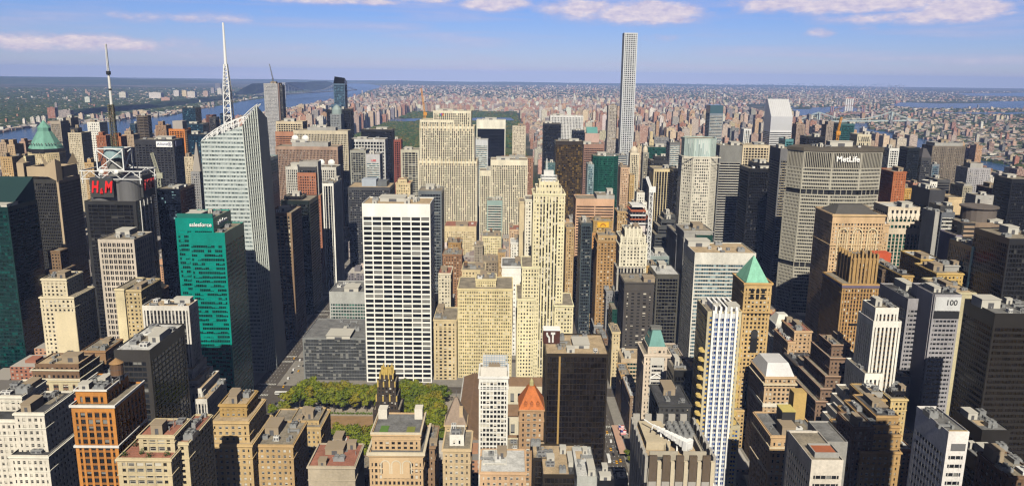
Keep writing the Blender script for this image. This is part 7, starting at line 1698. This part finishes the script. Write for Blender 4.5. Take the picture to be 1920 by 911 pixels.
# individual towers rising from those blocks
def infill():
    rr = random.Random(77); out = []
    spots = INFILL
    for i, (px, py, Y, w, d, ci, lab, cat) in enumerate(spots):
        p = at_y(px, py, Y); b = MB(); h = p.z
        col = vary(PAL[ci], rr, .12); fbox(b, p.x, Y+d/2, w, d, h, col, rr)
        if rr.random() < .5: fbox(b, p.x+rr.uniform(-2,2), Y+d/2+1, w*.55, d*.55, h+rr.uniform(6,12), col, rr)
        o = b.build('apartment_tower', FAR, None, origin=(p.x, Y+d/2, 0)); tag(o, lab, cat, 'towers rising from the far blocks')
INFILL = []
def far_row():
    rr = random.Random(78); G1, G2 = 'pale apartment towers on the far wooded ridge', 'apartment towers on the far river bank'
    L = [(163,182,9,'white apartment slab on the far ridge, left of a wider tan one',12), (229,173,12,'white pair-topped apartment tower on the far ridge above the tall mast',12), (290,174,22,'wide tan apartment slab on the far ridge, broadest of its row',12), (310,183,16,'low pinkish apartment slab beside the broadest tan ridge slab',3),
         (330,170,10,'small white apartment block on the far ridge just left of the white spire',12), (345,170,8,'cream apartment block on the far ridge, in a tight cluster by the white spire',8), (358,172,14,'stepped white apartment block on the far ridge by the white spire',12), (385,171,9,'brown-white apartment block on the far ridge left of the white spire',0),
         (398,165,6,'slim grey apartment tower on the far ridge beside the white spire',7), (411,166,8,'pale square apartment tower on the far ridge behind the white spire',12), (408,157,10,'dark blue glass tower on the far ridge behind the white spire',11),
         (95,202,14,'tall dull red brick slab on the far river bank',5), (120,207,22,'broad blue-grey glass block beside the red brick slab on the far bank',7), (60,220,7,'white waterfront block, left of three in a row on the far bank',12), (71,219,7,'white waterfront block, middle of three in a row on the far bank',12), (81,218,7,'white waterfront block, right of three in a row on the far bank',12),
         (104,193,4,'thin grey tower rising behind the red brick slab on the far bank',7), (262,208,26,'long cream shed-like block on the far shore above the dark river tower',8)]
    for px, py, wpx, lab, ci in L:
        base = gnd(px, py+{95:24,120:22,60:16,71:16,81:16,104:26,262:9}.get(px, 12)); p = at_y(px, py, base.y); w = wpx*base.y/1460; b = MB(); cx = p.x
        fbox(b, cx, base.y+w*.3, w, w*.6, max(p.z, 14), vary(PAL[ci], rr, .08), rr, bay=9)
        o = b.build('apartment_block', FAR, None, origin=(cx, base.y+w*.3, 0)); tag(o, lab, 'apartment block', G2 if px in (95,120,60,71,81,104,262) else G1)
far_row()
infill()
# big park: one mass of tree crowns with clearings
def park():
    rr = random.Random(5); b = MB()
    cols = [(.032,.065,.012),(.045,.08,.014),(.06,.088,.016),(.09,.095,.018),(.11,.095,.02),(.04,.066,.013)]
    lk = [polyin(jag(gp((722,229.5),(745,227),(790,226.5),(800,229),(780,231.5),(740,232.5)), 8, 5, .2)), polyin(jag(gp((870,226),(900,224.5),(960,225),(965,230),(880,230.5)), 8, 5, .2))]
    y = PARKY0+10
    while y < PARKY1:
        s = 11+ (y-PARKY0)/4400*10; x = PARKX0+8
        while x < PARKX1-8:
            px_, py_ = x+rr.uniform(-s*.4,s*.4), y+rr.uniform(-s*.4,s*.4)
            clr = sin(px_*.008+1.3)+sin(py_*.006)+sin((px_+py_)*.004+2)
            if clr < 1.75 and not any(f(px_, py_) for f in lk):
                r = s*rr.uniform(.55,.85); h = rr.uniform(10,19)+ (4*sin(px_*.02)*cos(py_*.017)); c = vary(rr.choice(cols), rr, .2); n = 6; ph = rr.uniform(0,1)
                A = [(px_+r*cos(2*pi*i/n+ph)*rr.uniform(.8,1.15), py_+r*sin(2*pi*i/n+ph)*rr.uniform(.8,1.15), h*.35) for i in range(n)]; Bq = [(px_+r*.72*cos(2*pi*i/n+ph+.3)*rr.uniform(.8,1.15), py_+r*.72*sin(2*pi*i/n+ph+.3)*rr.uniform(.8,1.15), h*rr.uniform(.72,.9)) for i in range(n)]
                for i in range(n): j = (i+1)%n; b.poly([A[i],A[j],Bq[j],Bq[i]], None, 0, vary(c, rr, .18)); b.poly([Bq[i],Bq[j],(px_,py_,h)], None, 0, vary(c, rr, .18))
            x += s
        y += s
    mt = bpy.data.materials.new('foliage'); n_, l_, bs = nodes(mt); bs.inputs['Roughness'].default_value = 1; bs.inputs['Specular IOR Level'].default_value = 0; a = n_.new('ShaderNodeAttribute'); a.attribute_name = 'Col'; l_.new(a.outputs['Color'], bs.inputs['Base Color'])
    o = b.build('park_woods', mt); tag(o, 'dark green woods of the big park behind the central towers', 'woods', kind='stuff')
    sheet('park_ground', [(PARKX0,PARKY0),(PARKX1,PARKY0),(PARKX1,PARKY1),(PARKX0,PARKY1)], .3, landmat('park_grass', (.05,.07,.015), (.08,.10,.02), (.12,.12,.03), .01))
park()
def woods(name, label, n, area, seed, avoid, sz=(14,34)):
    rr = random.Random(seed); b = MB(); k = 0
    for _ in range(n*4):
        if k >= n: break
        x, y = area(rr)
        if avoid(x, y): continue
        k += 1; r = rr.uniform(*sz); h = rr.uniform(8,15); c = vary(rr.choice([(.03,.05,.015),(.045,.065,.018),(.06,.07,.02)]), rr)
        A = [(x+r*cos(i*pi/3)*rr.uniform(.7,1.2), y+r*sin(i*pi/3)*rr.uniform(.7,1.2), 0) for i in range(6)]
        Bq = [(x+r*.7*cos(i*pi/3), y+r*.7*sin(i*pi/3), h*rr.uniform(.6,1)) for i in range(6)]
        for i in range(6): j = (i+1)%6; b.poly([A[i],A[j],Bq[j],Bq[i]], None, 0, c); b.poly([Bq[i],Bq[j],(x,y,h)], None, 0, c)
    mt = bpy.data.materials.new('foliage'); n_, l_, bs = nodes(mt); bs.inputs['Roughness'].default_value = 1; bs.inputs['Specular IOR Level'].default_value = 0; a = n_.new('ShaderNodeAttribute'); a.attribute_name = 'Col'; l_.new(a.outputs['Color'], bs.inputs['Base Color'])
    o = b.build(name, mt); tag(o, label, 'woods', kind='stuff')
woods('riverside_woods', 'dark trees on the far bank of the left river', 9000, pix_area(-60, 580, 165, 246), 51, lambda x, y: inw(x, y) or x > -2700)
woods('island_woods', 'trees among the low districts on the right', 4600, pix_area(1450, 1990, 180, 330), 52, lambda x, y: inw(x, y) or x < 1950)
woods('plain_woods', 'trees between the far sunlit plain and the horizon', 3600, pix_area(640, 1700, 157, 192), 53, lambda x, y: inw(x, y), (30,90))
